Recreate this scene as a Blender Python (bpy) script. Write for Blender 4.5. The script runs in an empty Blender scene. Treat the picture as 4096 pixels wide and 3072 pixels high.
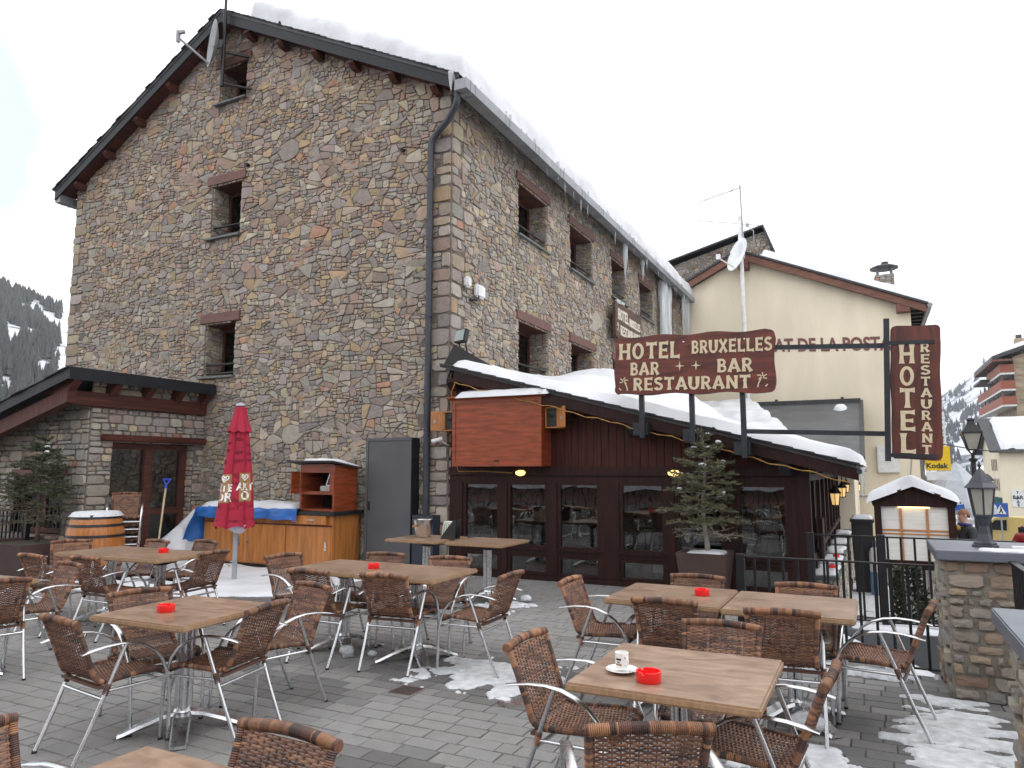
import bpy, bmesh, math, random
from mathutils import Vector, Matrix, noise
R = math.radians
sc = bpy.context.scene
C = sc.collection

# ------------------------------------------------------------------ camera
cd = bpy.data.cameras.new('camera'); cam = bpy.data.objects.new('camera', cd); C.objects.link(cam)
cd.sensor_width = 36; cd.lens = 25.26; cd.clip_start = .05; cd.clip_end = 5000
cam.location = (0, 0, 1.65); cam.rotation_euler = (R(90 + 6.8), 0, R(26.4))
sc.camera = cam

# ------------------------------------------------------------------ world, sun, exposure
SUN_EL, SUN_AZ = R(55), R(75)           # azimuth clockwise from +Y: the veiled sun stands to the right, beyond the street
w = bpy.data.worlds.new('World'); sc.world = w; w.use_nodes = True
nt = w.node_tree; nt.nodes.clear()
wo = nt.nodes.new('ShaderNodeOutputWorld'); bg = nt.nodes.new('ShaderNodeBackground')
sky = nt.nodes.new('ShaderNodeTexSky'); sky.sky_type = 'NISHITA'; sky.sun_disc = False
sky.sun_elevation = SUN_EL; sky.sun_rotation = SUN_AZ
tc = nt.nodes.new('ShaderNodeTexCoord')
nz = nt.nodes.new('ShaderNodeTexNoise'); nz.inputs['Scale'].default_value = 5.5; nz.inputs['Detail'].default_value = 6
nz.inputs['Roughness'].default_value = .5
nt.links.new(tc.outputs['Generated'], nz.inputs['Vector'])
# a thin spot in the cloud cover, low in the west, where pale blue shows through
dot = nt.nodes.new('ShaderNodeVectorMath'); dot.operation = 'DOT_PRODUCT'
gap_dir = Vector((-.868, .335, .363)).normalized()
dot.inputs[1].default_value = gap_dir
nt.links.new(tc.outputs['Generated'], dot.inputs[0])
mr = nt.nodes.new('ShaderNodeMapRange'); mr.inputs['From Min'].default_value = .972; mr.inputs['From Max'].default_value = .996
nt.links.new(dot.outputs['Value'], mr.inputs['Value'])
ad = nt.nodes.new('ShaderNodeMath'); ad.operation = 'ADD'
nt.links.new(mr.outputs['Result'], ad.inputs[0]); nt.links.new(nz.outputs['Fac'], ad.inputs[1])
mr2 = nt.nodes.new('ShaderNodeMapRange'); mr2.inputs['From Min'].default_value = 1.0; mr2.inputs['From Max'].default_value = 1.3
mr2.inputs['To Max'].default_value = .9
nt.links.new(ad.outputs[0], mr2.inputs['Value'])
hz = nt.nodes.new('ShaderNodeMix'); hz.data_type = 'RGBA'; hz.inputs['Factor'].default_value = .88
nt.links.new(sky.outputs['Color'], hz.inputs['A']); hz.inputs['B'].default_value = (6.6, 9.0, 9.2, 1)
mx = nt.nodes.new('ShaderNodeMix'); mx.data_type = 'RGBA'
nt.links.new(mr2.outputs['Result'], mx.inputs['Factor'])
mx.inputs['A'].default_value = (13.6, 13.6, 13.8, 1)
nt.links.new(hz.outputs['Result'], mx.inputs['B'])
nt.links.new(mx.outputs['Result'], bg.inputs['Color']); bg.inputs['Strength'].default_value = .1
nt.links.new(bg.outputs['Background'], wo.inputs['Surface'])

sl = bpy.data.lights.new('sun', 'SUN'); sl.energy = .5; sl.angle = R(20); sl.color = (1, .96, .9)
so = bpy.data.objects.new('sun', sl); C.objects.link(so); so.location = (20, -20, 40)
so.rotation_euler = (R(90) - SUN_EL, 0, -SUN_AZ + math.pi)
sc.view_settings.view_transform = 'Standard'; sc.view_settings.look = 'None'
sc.view_settings.exposure = .42; sc.view_settings.gamma = 1

# ------------------------------------------------------------------ materials
MATS = {}
def _m(name):
    m = bpy.data.materials.new(name); m.use_nodes = True; n = m.node_tree; n.nodes.clear()
    o = n.nodes.new('ShaderNodeOutputMaterial'); MATS[name] = m
    return m, n, o
def mat(name, col, rough=.7, metal=0, var=.15, vs=6, bump=0, bs=40, attr=False, st=(1, 1, 1), spec=.5,
        col2=None, dist=0, emis=None, es=0, coat=0, detail=6, trans=0, bst=None, orand=0, rvar=0):
    m, n, o = _m(name); N = n.nodes.new; L = n.links.new
    p = N('ShaderNodeBsdfPrincipled'); L(p.outputs[0], o.inputs[0])
    t = N('ShaderNodeTexCoord'); mp = N('ShaderNodeMapping'); mp.inputs['Scale'].default_value = st
    L(t.outputs['Object'], mp.inputs[0])
    a = N('ShaderNodeTexNoise'); a.inputs['Scale'].default_value = vs; a.inputs['Detail'].default_value = detail
    a.inputs['Distortion'].default_value = dist
    L(mp.outputs[0], a.inputs['Vector'])
    r = N('ShaderNodeMapRange'); r.inputs['From Min'].default_value = .3; r.inputs['From Max'].default_value = .7
    L(a.outputs['Fac'], r.inputs['Value'])
    k = N('ShaderNodeMix'); k.data_type = 'RGBA'
    c1 = tuple(x * (1 - var) for x in col); c2 = col2 if col2 else tuple(min(1, x * (1 + var)) for x in col)
    k.inputs['A'].default_value = (*c1, 1); k.inputs['B'].default_value = (*c2, 1)
    L(r.outputs['Result'], k.inputs['Factor'])
    out = k.outputs['Result']
    if attr:
        at = N('ShaderNodeAttribute'); at.attribute_name = 'Col'
        q = N('ShaderNodeMix'); q.data_type = 'RGBA'; q.blend_type = 'MULTIPLY'; q.inputs['Factor'].default_value = 1
        L(out, q.inputs['A']); L(at.outputs['Color'], q.inputs['B']); out = q.outputs['Result']
    if orand:
        oi = N('ShaderNodeObjectInfo'); hs = N('ShaderNodeHueSaturation')
        rr = N('ShaderNodeMapRange'); rr.inputs['To Min'].default_value = 1 - orand; rr.inputs['To Max'].default_value = 1 + orand
        L(oi.outputs['Random'], rr.inputs['Value']); L(rr.outputs['Result'], hs.inputs['Value']); L(out, hs.inputs['Color'])
        out = hs.outputs['Color']
    L(out, p.inputs['Base Color'])
    p.inputs['Roughness'].default_value = rough; p.inputs['Metallic'].default_value = metal
    p.inputs['Specular IOR Level'].default_value = spec; p.inputs['Coat Weight'].default_value = coat
    p.inputs['Transmission Weight'].default_value = trans
    if rvar:
        rv = N('ShaderNodeMapRange'); rv.inputs['To Min'].default_value = rough - rvar; rv.inputs['To Max'].default_value = rough + rvar
        L(a.outputs['Fac'], rv.inputs['Value']); L(rv.outputs['Result'], p.inputs['Roughness'])
    if emis:
        p.inputs['Emission Color'].default_value = (*emis, 1); p.inputs['Emission Strength'].default_value = es
    if bump:
        b = N('ShaderNodeTexNoise'); b.inputs['Scale'].default_value = bs; b.inputs['Detail'].default_value = 5
        mp2 = N('ShaderNodeMapping'); mp2.inputs['Scale'].default_value = bst or st
        L(t.outputs['Object'], mp2.inputs[0]); L(mp2.outputs[0], b.inputs['Vector'])
        bb = N('ShaderNodeBump'); bb.inputs['Strength'].default_value = bump; bb.inputs['Distance'].default_value = .02
        L(b.outputs['Fac'], bb.inputs['Height']); L(bb.outputs[0], p.inputs['Normal'])
    return m
def glass(name, tint=(.7, .72, .72), k=1.0, rough=.01):
    m, n, o = _m(name); N = n.nodes.new; L = n.links.new
    t = N('ShaderNodeBsdfTransparent'); t.inputs[0].default_value = (*tint, 1)
    g = N('ShaderNodeBsdfGlossy'); g.inputs['Roughness'].default_value = rough
    tcn = N('ShaderNodeTexCoord'); nn = N('ShaderNodeTexNoise'); nn.inputs['Scale'].default_value = 2.2
    L(tcn.outputs['Object'], nn.inputs['Vector'])
    bb = N('ShaderNodeBump'); bb.inputs['Strength'].default_value = .04; bb.inputs['Distance'].default_value = .05
    L(nn.outputs['Fac'], bb.inputs['Height']); L(bb.outputs[0], g.inputs['Normal'])
    f = N('ShaderNodeFresnel'); f.inputs[0].default_value = 1.52
    mu = N('ShaderNodeMath'); mu.operation = 'MULTIPLY'; mu.inputs[1].default_value = k; L(f.outputs[0], mu.inputs[0])
    x = N('ShaderNodeMixShader'); L(mu.outputs[0], x.inputs[0]); L(t.outputs[0], x.inputs[1]); L(g.outputs[0], x.inputs[2])
    L(x.outputs[0], o.inputs[0]); return m

stone = mat('rubble_stone', (1, 1, 1), .85, var=.22, vs=9, bump=.55, bs=28, attr=True)
mortar = mat('mortar', (.15, .128, .11), .95, var=.3, vs=12, bump=.6, bs=45)
slate = mat('slate', (.032, .034, .038), .55, var=.35, vs=5, bump=.3, bs=20)
slate_grey = mat('slate_sheet', (.085, .09, .098), .6, var=.25, vs=1.3, bump=.15, bs=12)
sill_stone = mat('sill_slate', (.12, .13, .13), .6, var=.25, vs=8, bump=.2)
redwood = mat('stained_wood', (.085, .026, .017), .55, var=.45, vs=3, st=(1.2, 1.2, 12), bump=.15, bs=25)
redwood_h = mat('stained_beam', (.075, .022, .015), .55, spec=.3, var=.45, vs=3, st=(9, 1.2, 1.2), bump=.15, bs=25)
redwood_y = mat('stained_beam_side', (.075, .022, .015), .55, spec=.3, var=.45, vs=3, st=(1.2, .35, 9), bump=.12, bs=25)
lintel_wood = mat('lintel_wood', (.135, .062, .052), .65, var=.25, vs=4, st=(2, 2, 10), bump=.15)
darkwood = mat('dark_bar_wood', (.022, .0078, .0068), .5, spec=.22, var=.5, vs=3, st=(10, 3, .8), col2=(.034, .0095, .0075), bump=.2, bs=16)
boards_m = mat('bar_boards', (.02, .007, .006), .5, spec=.22, var=.5, vs=2.6, st=(14, 3, .6), col2=(.085, .018, .011), bump=.15, bs=16)
orangewood = mat('varnished_cabinet', (.235, .046, .013), .42, var=.42, detail=9, vs=2.4, st=(1.2, 1.2, 9), bump=.05, bs=20, coat=.15)
honeywood = mat('honey_counter', (.41, .155, .036), .4, var=.28, vs=2.2, st=(8, 8, 1), bump=.05, bs=20, coat=.1)
doorwood = mat('speaker_door', (.42, .17, .05), .45, var=.25, vs=4, st=(8, 8, 1))
snow = mat('snow', (.60, .62, .655), .65, var=.13, vs=1.6, bump=.55, bs=8, detail=9)
slush = mat('slush', (.55, .57, .60), .45, var=.22, vs=14, bump=.6, bs=30)
ice = mat('ice', (.82, .87, .9), .16, var=.08, vs=10, trans=.55, bump=.25, bs=20, st=(1, 1, .2))
alu = mat('aluminium', (.64, .65, .67), .28, 1, var=.08, vs=15, bump=.02, bs=80, rvar=.08)
steel = mat('bucket_steel', (.62, .6, .58), .22, 1, var=.1)
zinc = mat('zinc_gutter', (.25, .265, .285), .45, .35, var=.15, vs=4)
pipe_m = mat('downpipe_metal', (.042, .047, .06), .45, .2, var=.2)
vergeblack = mat('verge_board_paint', (.014, .016, .021), .5, spec=.3, var=.2, vs=5)
signmetal = mat('sign_steel', (.022, .026, .034), .5, .3, var=.3, vs=9, bump=.08)
iron = mat('black_iron', (.012, .012, .014), .45, .2, var=.3, vs=12)
doormetal = mat('metal_door', (.082, .086, .095), .5, .1, var=.1, vs=2)
signwood = mat('sign_board', (.085, .016, .011), .45, var=.5, vs=2.4, st=(1.0, 1, 5), col2=(.18, .036, .02), bump=.12, bs=18, dist=.6)
signwood_v = mat('sign_board_upright', (.085, .018, .013), .45, var=.5, vs=2.4, st=(5, 1, .8), col2=(.135, .03, .018), bump=.12, bs=18, dist=.6)
signflat = mat('wall_sign_board', (.075, .035, .027), .6, var=.15)
letter = mat('carved_letter', (.62, .53, .36), .6, var=.08, vs=20, bump=.1)
letter_edge = mat('carved_letter_pale', (.75, .7, .58), .6, var=.05)
cream = mat('cream_render', (.77, .69, .54), .9, var=.10, vs=1.1, st=(1, 1, .3), detail=9, bump=.12, bs=60)
cream2 = mat('pale_cream_render', (.76, .69, .53), .9, var=.05, vs=.6)
brownbeam = mat('weathered_beam', (.17, .075, .05), .7, var=.35, vs=3, st=(1, 8, 8))
walltext = mat('painted_letters', (.2, .085, .075), .8, var=.15)
wicker = mat('wicker', (1, 1, 1), .5, var=.25, vs=60, attr=True, orand=.18, bump=.15, bs=180)
blackrub = mat('black_plastic', (.012, .012, .013), .5)
laminate = mat('table_laminate', (.215, .137, .091), .33, var=.2, vs=2.4, st=(1.6, 4, 3), col2=(.34, .23, .165), dist=1.6, bump=.03, bs=60, orand=.08, rvar=.08)
laminate_edge = mat('table_edge', (.33, .21, .12), .45, var=.2, vs=8, st=(6, 6, .8), orand=.06)
redplastic = mat('red_plastic', (.8, .016, .016), .3, var=.03, spec=.5)
porcelain = mat('white_porcelain', (.8, .8, .79), .2, var=.02)
paver = mat('paver', (1, 1, 1), .62, var=.16, vs=10, bump=.3, bs=60, attr=True, rvar=.12)
joint = mat('paver_joint', (.07, .067, .064), .9, var=.4, vs=14, bump=.3)
needle = mat('fir_needles', (1, 1, 1), .6, var=.2, attr=True)
bark = mat('bark', (.12, .085, .06), .9, var=.35, vs=14, bump=.5, bs=30)
bark_pale = mat('grey_stem', (.22, .2, .18), .9, var=.3, vs=14, bump=.4, bs=30)
potmat = mat('planter_brown', (.062, .036, .032), .55, var=.15, vs=5, bump=.05)
soil = mat('soil', (.05, .04, .03), .95, var=.4, vs=20)
cloth = mat('parasol_cloth', (.36, .012, .042), .85, var=.12, vs=5, bump=.12, bs=50)
cloth_in = mat('parasol_lining', (.5, .48, .56), .85)
script_ink = mat('script_print', (.17, .01, .026), .85)
logo_tan = mat('logo_tan', (.33, .18, .07), .7, var=.05)
white_print = mat('white_print', (.85, .84, .83), .6, var=.03)
polegrey = mat('pole_grey', (.34, .35, .38), .45, .3, var=.1)
barrelwood = mat('barrel_oak', (.36, .13, .028), .4, var=.3, vs=4, st=(9, 9, 1), coat=.1)
tarp = mat('blue_tarp', (.024, .13, .42), .42, var=.2, vs=5, bump=.35, bs=7)
blueplastic = mat('blue_plastic', (.02, .06, .5), .4)
shaft = mat('shovel_shaft', (.5, .4, .24), .6)
lampglow = mat('lamp_glow', (.9, .6, .2), .4, emis=(1, .58, .16), es=2.6)
lampglow2 = mat('bulkhead_glow', (.9, .75, .4), .4, emis=(1, .66, .2), es=1.5)
striplight = mat('strip_glow', (.95, .8, .5), .4, emis=(1, .72, .3), es=3)
milk = mat('lantern_pane', (.34, .33, .29), .35, var=.12, vs=5, trans=.0)
goldrope = mat('gold_rope_light', (.36, .2, .05), .4, .2, var=.4, vs=60)
paper = mat('menu_paper', (.7, .69, .66), .8, var=.12, vs=3, st=(1, 1, 30))
framewood = mat('menu_batten', (.42, .19, .07), .6, var=.2)
capstone = mat('cap_slab', (.125, .14, .165), .5, var=.12, vs=5, bump=.05)
wpane = glass('window_glass', (.66, .68, .68), 2.9)
darkpane = glass('hotel_glass', (.2, .2, .2), 1.2)
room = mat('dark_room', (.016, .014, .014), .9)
slatefl = mat('room_floor', (.05, .048, .045), .5)
asphalt = mat('street_ground', (.13, .128, .125), .85, var=.35, vs=.7, bump=.2, bs=8)
vanpaint = mat('yellow_paint', (.66, .5, .19), .3, var=.03, coat=.3)
silverpaint = mat('silver_paint', (.45, .47, .5), .3, .4, var=.03)
cartyre = mat('tyre', (.02, .02, .02), .8)
carglass = mat('car_glass', (.02, .025, .03), .08)
taillamp = mat('tail_lamp', (.4, .02, .02), .3)
yellow = mat('sign_yellow', (.75, .5, .01), .5, var=.03)
signred = mat('sign_red_print', (.7, .09, .02), .5)
black_print = mat('black_print', (.02, .02, .02), .6)
signblue = mat('sign_blue', (.02, .1, .42), .5)
skin = mat('skin', (.55, .3, .22), .55, var=.1)
hairm = mat('hair_sandy', (.2, .1, .05), .8, var=.3, vs=40)
hairdk = mat('hair_dark', (.03, .018, .014), .8)
jacket = mat('black_jacket', (.012, .013, .016), .7, bump=.3, bs=12)
navy = mat('navy_collar', (.03, .03, .14), .8)
mustard = mat('mustard_scarf', (.5, .3, .03), .8)
redjacket = mat('red_jacket', (.3, .012, .02), .7)
jeans = mat('dark_trousers', (.03, .035, .05), .8)
canvas = mat('grey_canvas', (.4, .43, .47), .8, var=.1)
dishm = mat('dish_grey', (.3, .31, .33), .5, .1)
dishw = mat('dish_white', (.72, .75, .76), .5)
whitebox = mat('white_casing', (.72, .73, .74), .5)
rustgrate = mat('rusty_grate', (.085, .05, .042), .8, var=.4, vs=20)
balcony = mat('balcony_red', (.3, .09, .05), .7, var=.2)
farshade = mat('balcony_recess_shade', (.09, .075, .07), .9)
farwall = mat('far_stone', (.34, .27, .19), .9, var=.35, vs=1.6, st=(.5, .5, 2))
farwin = mat('far_window', (.2, .17, .14), .5)
facade_rd = mat('opposite_facade', (.48, .3, .26), .9, var=.25, vs=1)
gasblue = mat('bottle_blue', (.14, .28, .5), .4)
greensh = mat('shrub_leaf', (1, 1, 1), .6, var=.25, attr=True)
flesh_bag = mat('red_bag', (.3, .03, .025), .6, var=.3)
blue_bag = mat('blue_bag', (.04, .06, .16), .6, var=.3)

# ------------------------------------------------------------------ mesh building
class MB:
    def __init__(s): s.v = []; s.f = []; s.c = []; s.mi = []; s.col = (1, 1, 1); s.m = 0
    def face(s, ids): s.f.append(tuple(ids)); s.c.append(s.col); s.mi.append(s.m)
    def add(s, p): s.v.append((p[0], p[1], p[2])); return len(s.v) - 1
    def poly(s, pts): s.face([s.add(p) for p in pts])
    def box(s, x0, y0, z0, x1, y1, z1, M=None):
        P = [Vector((x, y, z)) for z in (z0, z1) for x, y in ((x0, y0), (x1, y0), (x1, y1), (x0, y1))]
        if M is not None: P = [M @ p for p in P]
        i = [s.add(p) for p in P]
        for q in ((3, 2, 1, 0), (4, 5, 6, 7), (0, 1, 5, 4), (1, 2, 6, 5), (2, 3, 7, 6), (3, 0, 4, 7)): s.face([i[k] for k in q])
    def bar(s, a, b, w, h, up=(0, 0, 1)):
        a, b = Vector(a), Vector(b); d = b - a; L = d.length; d.normalize()
        u = Vector(up); x = d.cross(u)
        if x.length < 1e-4: x = d.cross(Vector((0, 1, 0)))
        x.normalize(); u = x.cross(d)
        M = Matrix((x, d, u)).transposed().to_4x4(); M.translation = a
        s.box(-w / 2, 0, -h / 2, w / 2, L, h / 2, M)
    def prism(s, pts, O, U, V, n, t):
        """2D outline on plane (O,U,V), thickened by t along n from O"""
        O, U, V, n = Vector(O), Vector(U), Vector(V), Vector(n)
        a = [s.add(O + U * x + V * y) for x, y in pts]
        b = [s.add(O + U * x + V * y + n * t) for x, y in pts]
        s.face(b); s.face(a[::-1]); k = len(a)
        for i in range(k): s.face((a[i], a[(i + 1) % k], b[(i + 1) % k], b[i]))
    def tube(s, pts, r, n=8, cap=True, side=None, closed=False):
        pts = [Vector(p) for p in pts]; k = len(pts)
        rs = r if isinstance(r, (list, tuple)) else [r] * k
        prev = None; rings = []
        for i, p in enumerate(pts):
            if closed: t = pts[(i + 1) % k] - pts[i - 1]
            else: t = pts[min(i + 1, k - 1)] - pts[max(i - 1, 0)]
            if t.length < 1e-9: t = Vector((0, 0, 1))
            t.normalize()
            if side is not None:
                a = Vector(side); a = (a - t * a.dot(t)).normalized()
            else:
                if prev is None:
                    a = Vector((0, 0, 1)) if abs(t.z) < .9 else Vector((1, 0, 0))
                else: a = prev
                a = a - t * a.dot(t)
                a = a.normalized() if a.length > 1e-6 else Vector((1, 0, 0)); prev = a
            b = t.cross(a)
            ra, rb = rs[i] if isinstance(rs[i], (list, tuple)) else (rs[i], rs[i])
            rings.append([s.add(p + a * (ra * math.cos(2 * math.pi * j / n)) + b * (rb * math.sin(2 * math.pi * j / n))) for j in range(n)])
        last = k if closed else k - 1
        for i in range(last):
            A, B = rings[i], rings[(i + 1) % k]
            for j in range(n): s.face((A[j], A[(j + 1) % n], B[(j + 1) % n], B[j]))
        if cap and not closed: s.face(rings[0][::-1]); s.face(rings[-1])
        return rings
    def lathe(s, o, prof, n=24, cap0=False, cap1=False, M=None):
        o = Vector(o); rings = []
        for r, z in prof:
            ring = []
            for j in range(n):
                p = Vector((r * math.cos(2 * math.pi * j / n), r * math.sin(2 * math.pi * j / n), z))
                if M is not None: p = M @ p
                ring.append(s.add(o + p))
            rings.append(ring)
        for A, B in zip(rings, rings[1:]):
            for j in range(n): s.face((A[j], A[(j + 1) % n], B[(j + 1) % n], B[j]))
        if cap0: s.face(rings[0][::-1])
        if cap1: s.face(rings[-1])
        return rings
    def grid(s, fn, nu, nv, flip=False):
        I = [[s.add(fn(i / nu, j / nv)) for j in range(nv + 1)] for i in range(nu + 1)]
        for i in range(nu):
            for j in range(nv):
                q = (I[i][j], I[i + 1][j], I[i + 1][j + 1], I[i][j + 1])
                s.face(q[::-1] if flip else q)
        return I
    def build(s, name, m, parent=None, smooth=None, bevel=0, origin=None):
        off = Vector((0, 0, 0))
        if parent is not None: off = wloc(parent)
        if origin is not None: off = Vector(origin)
        me = bpy.data.meshes.new(name)
        me.from_pydata([(a - off.x, b - off.y, c - off.z) for a, b, c in s.v], [], s.f)
        ms = m if isinstance(m, (list, tuple)) else [m]
        for q in ms: me.materials.append(q)
        if any(s.mi): me.polygons.foreach_set('material_index', s.mi)
        if any(c != (1, 1, 1) for c in s.c):
            at = me.attributes.new('Col', 'FLOAT_COLOR', 'FACE')
            at.data.foreach_set('color', [x for c in s.c for x in (*c, 1.0)])
        if bevel:
            bm = bmesh.new(); bm.from_mesh(me)
            bmesh.ops.remove_doubles(bm, verts=bm.verts, dist=1e-5)
            es = [e for e in bm.edges if len(e.link_faces) == 2 and e.calc_face_angle(0) > .5]
            bmesh.ops.bevel(bm, geom=es, offset=bevel, segments=2, affect='EDGES', clamp_overlap=True)
            bm.to_mesh(me); bm.free()
        me.update()
        if smooth:
            me.shade_smooth()
            if smooth is not True: me.set_sharp_from_angle(angle=R(smooth))
        o = bpy.data.objects.new(name, me); C.objects.link(o)
        if parent is not None: o.parent = parent
        elif origin is not None: o.location = off
        return o
def wloc(o):
    v = Vector(o.location)
    while o.parent is not None: o = o.parent; v += Vector(o.location)
    return v
def tag(o, label=None, cat=None, group=None, kind=None):
    if label: o['label'] = label
    if cat: o['category'] = cat
    if group: o['group'] = group
    if kind: o['kind'] = kind
    return o
def thing(name, label, cat, loc=(0, 0, 0), group=None, rz=0):
    o = bpy.data.objects.new(name, None); C.objects.link(o); o.empty_display_size = .2
    o.location = loc; o.rotation_euler = (0, 0, rz)
    return tag(o, label, cat, group)
def kids(o): return [c for c in bpy.data.objects if c.parent == o]
def dup(o, loc, rz=0, label=None, group=None):
    r = o.copy(); C.objects.link(r); r.location = loc; r.rotation_euler = (0, 0, rz)
    if label: r['label'] = label
    if group: r['group'] = group
    for ch in TREE[o.name]:
        c = ch.copy(); C.objects.link(c); c.parent = r
        for g in TREE.get(ch.name, []):
            d = g.copy(); C.objects.link(d); d.parent = c
    return r
TREE = {}
def remember(o):
    TREE[o.name] = kids(o)
    for c in TREE[o.name]: TREE[c.name] = kids(c)
def B1(name, m, x0, y0, z0, x1, y1, z1, parent=None, bevel=0):
    b = MB(); b.box(x0, y0, z0, x1, y1, z1); return b.build(name, m, parent, bevel=bevel)

# ------------------------------------------------------------------ rubble masonry (each stone is a real lump set in mortar)
def clip(poly, a, b, c):
    """keep a*x+b*y<=c"""
    out = []; n = len(poly)
    for i in range(n):
        p, q = poly[i], poly[(i + 1) % n]
        dp, dq = a * p[0] + b * p[1] - c, a * q[0] + b * q[1] - c
        if dp <= 0: out.append(p)
        if (dp < 0 < dq) or (dq < 0 < dp):
            t = dp / (dp - dq); out.append((p[0] + (q[0] - p[0]) * t, p[1] + (q[1] - p[1]) * t))
    return out
PAL = [((.285, .27, .25), 3.4), ((.335, .31, .27), 2.8), ((.355, .295, .21), 2.6), ((.385, .285, .165), 1.1), ((.305, .225, .18), 1.5),
       ((.225, .215, .21), 2.2), ((.26, .21, .19), 1.9), ((.43, .39, .315), 1.0), ((.38, .20, .125), .2)]
PAL_WARM = [((.28, .255, .235), 2.4), ((.335, .255, .175), 3.2), ((.37, .265, .155), 1.5), ((.30, .205, .165), 2.4), ((.22, .205, .20), 1.6),
            ((.255, .195, .175), 2.8), ((.42, .37, .29), .8), ((.38, .19, .115), .35)]
PAL_GREY = [((.29, .28, .265), 4), ((.34, .32, .28), 3), ((.37, .31, .235), 1.6), ((.24, .235, .23), 2.4), ((.28, .21, .18), .8), ((.42, .35, .24), .7), ((.42, .18, .1), .12)]
def pick(rng, pal):
    t = rng.random() * sum(wt for _, wt in pal)
    for c, wt in pal:
        t -= wt
        if t <= 0: break
    k = rng.uniform(.88, 1.32)
    return tuple(max(.02, (x * .74 + m_ * .26) * k * rng.uniform(.96, 1.04)) for x, m_ in zip(c, (.33, .268, .21)))
def lump(mb, rng, pts, O, U, V, N, h, chamf=True, inset=.095):
    n = len(pts)
    if n < 3: return
    ring = []
    if chamf:
        for i in range(n):
            p, q, r_ = pts[i - 1], pts[i], pts[(i + 1) % n]
            t1, t2 = rng.uniform(.06, .22), rng.uniform(.06, .22)
            e = math.hypot(p[0] - q[0], p[1] - q[1])
            if e > .07: ring.append(((p[0] + q[0]) / 2 + rng.uniform(-.007, .007), (p[1] + q[1]) / 2 + rng.uniform(-.007, .007)))
            ring.append((q[0] + (p[0] - q[0]) * t1, q[1] + (p[1] - q[1]) * t1))
            ring.append((q[0] + (r_[0] - q[0]) * t2, q[1] + (r_[1] - q[1]) * t2))
    else: ring = list(pts)
    cx = sum(p[0] for p in ring) / len(ring); cy = sum(p[1] for p in ring) / len(ring)
    size = max(.02, min(max(p[0] for p in ring) - min(p[0] for p in ring), max(p[1] for p in ring) - min(p[1] for p in ring)))
    ta, tb = rng.gauss(0, .05), rng.gauss(0, .06)
    def P(x, y, d): return O + U * x + V * y + N * d
    k = len(ring); a = []; b = []
    for (x, y) in ring:
        a.append(mb.add(P(x, y, -.012)))
    ins = min(.35, inset * .1 / size)
    for (x, y) in ring:
        f = ins * rng.uniform(.6, 1.4); X, Y = x + (cx - x) * f, y + (cy - y) * f
        b.append(mb.add(P(X, Y, max(.003, h + ta * (X - cx) + tb * (Y - cy) + rng.uniform(-.003, .002)))))
    for i in range(k): mb.face((a[i], a[(i + 1) % k], b[(i + 1) % k], b[i]))
    m = mb.add(P(cx, cy, h + rng.uniform(.0, .008)))
    for i in range(k): mb.face((b[i], b[(i + 1) % k], m))
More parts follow.
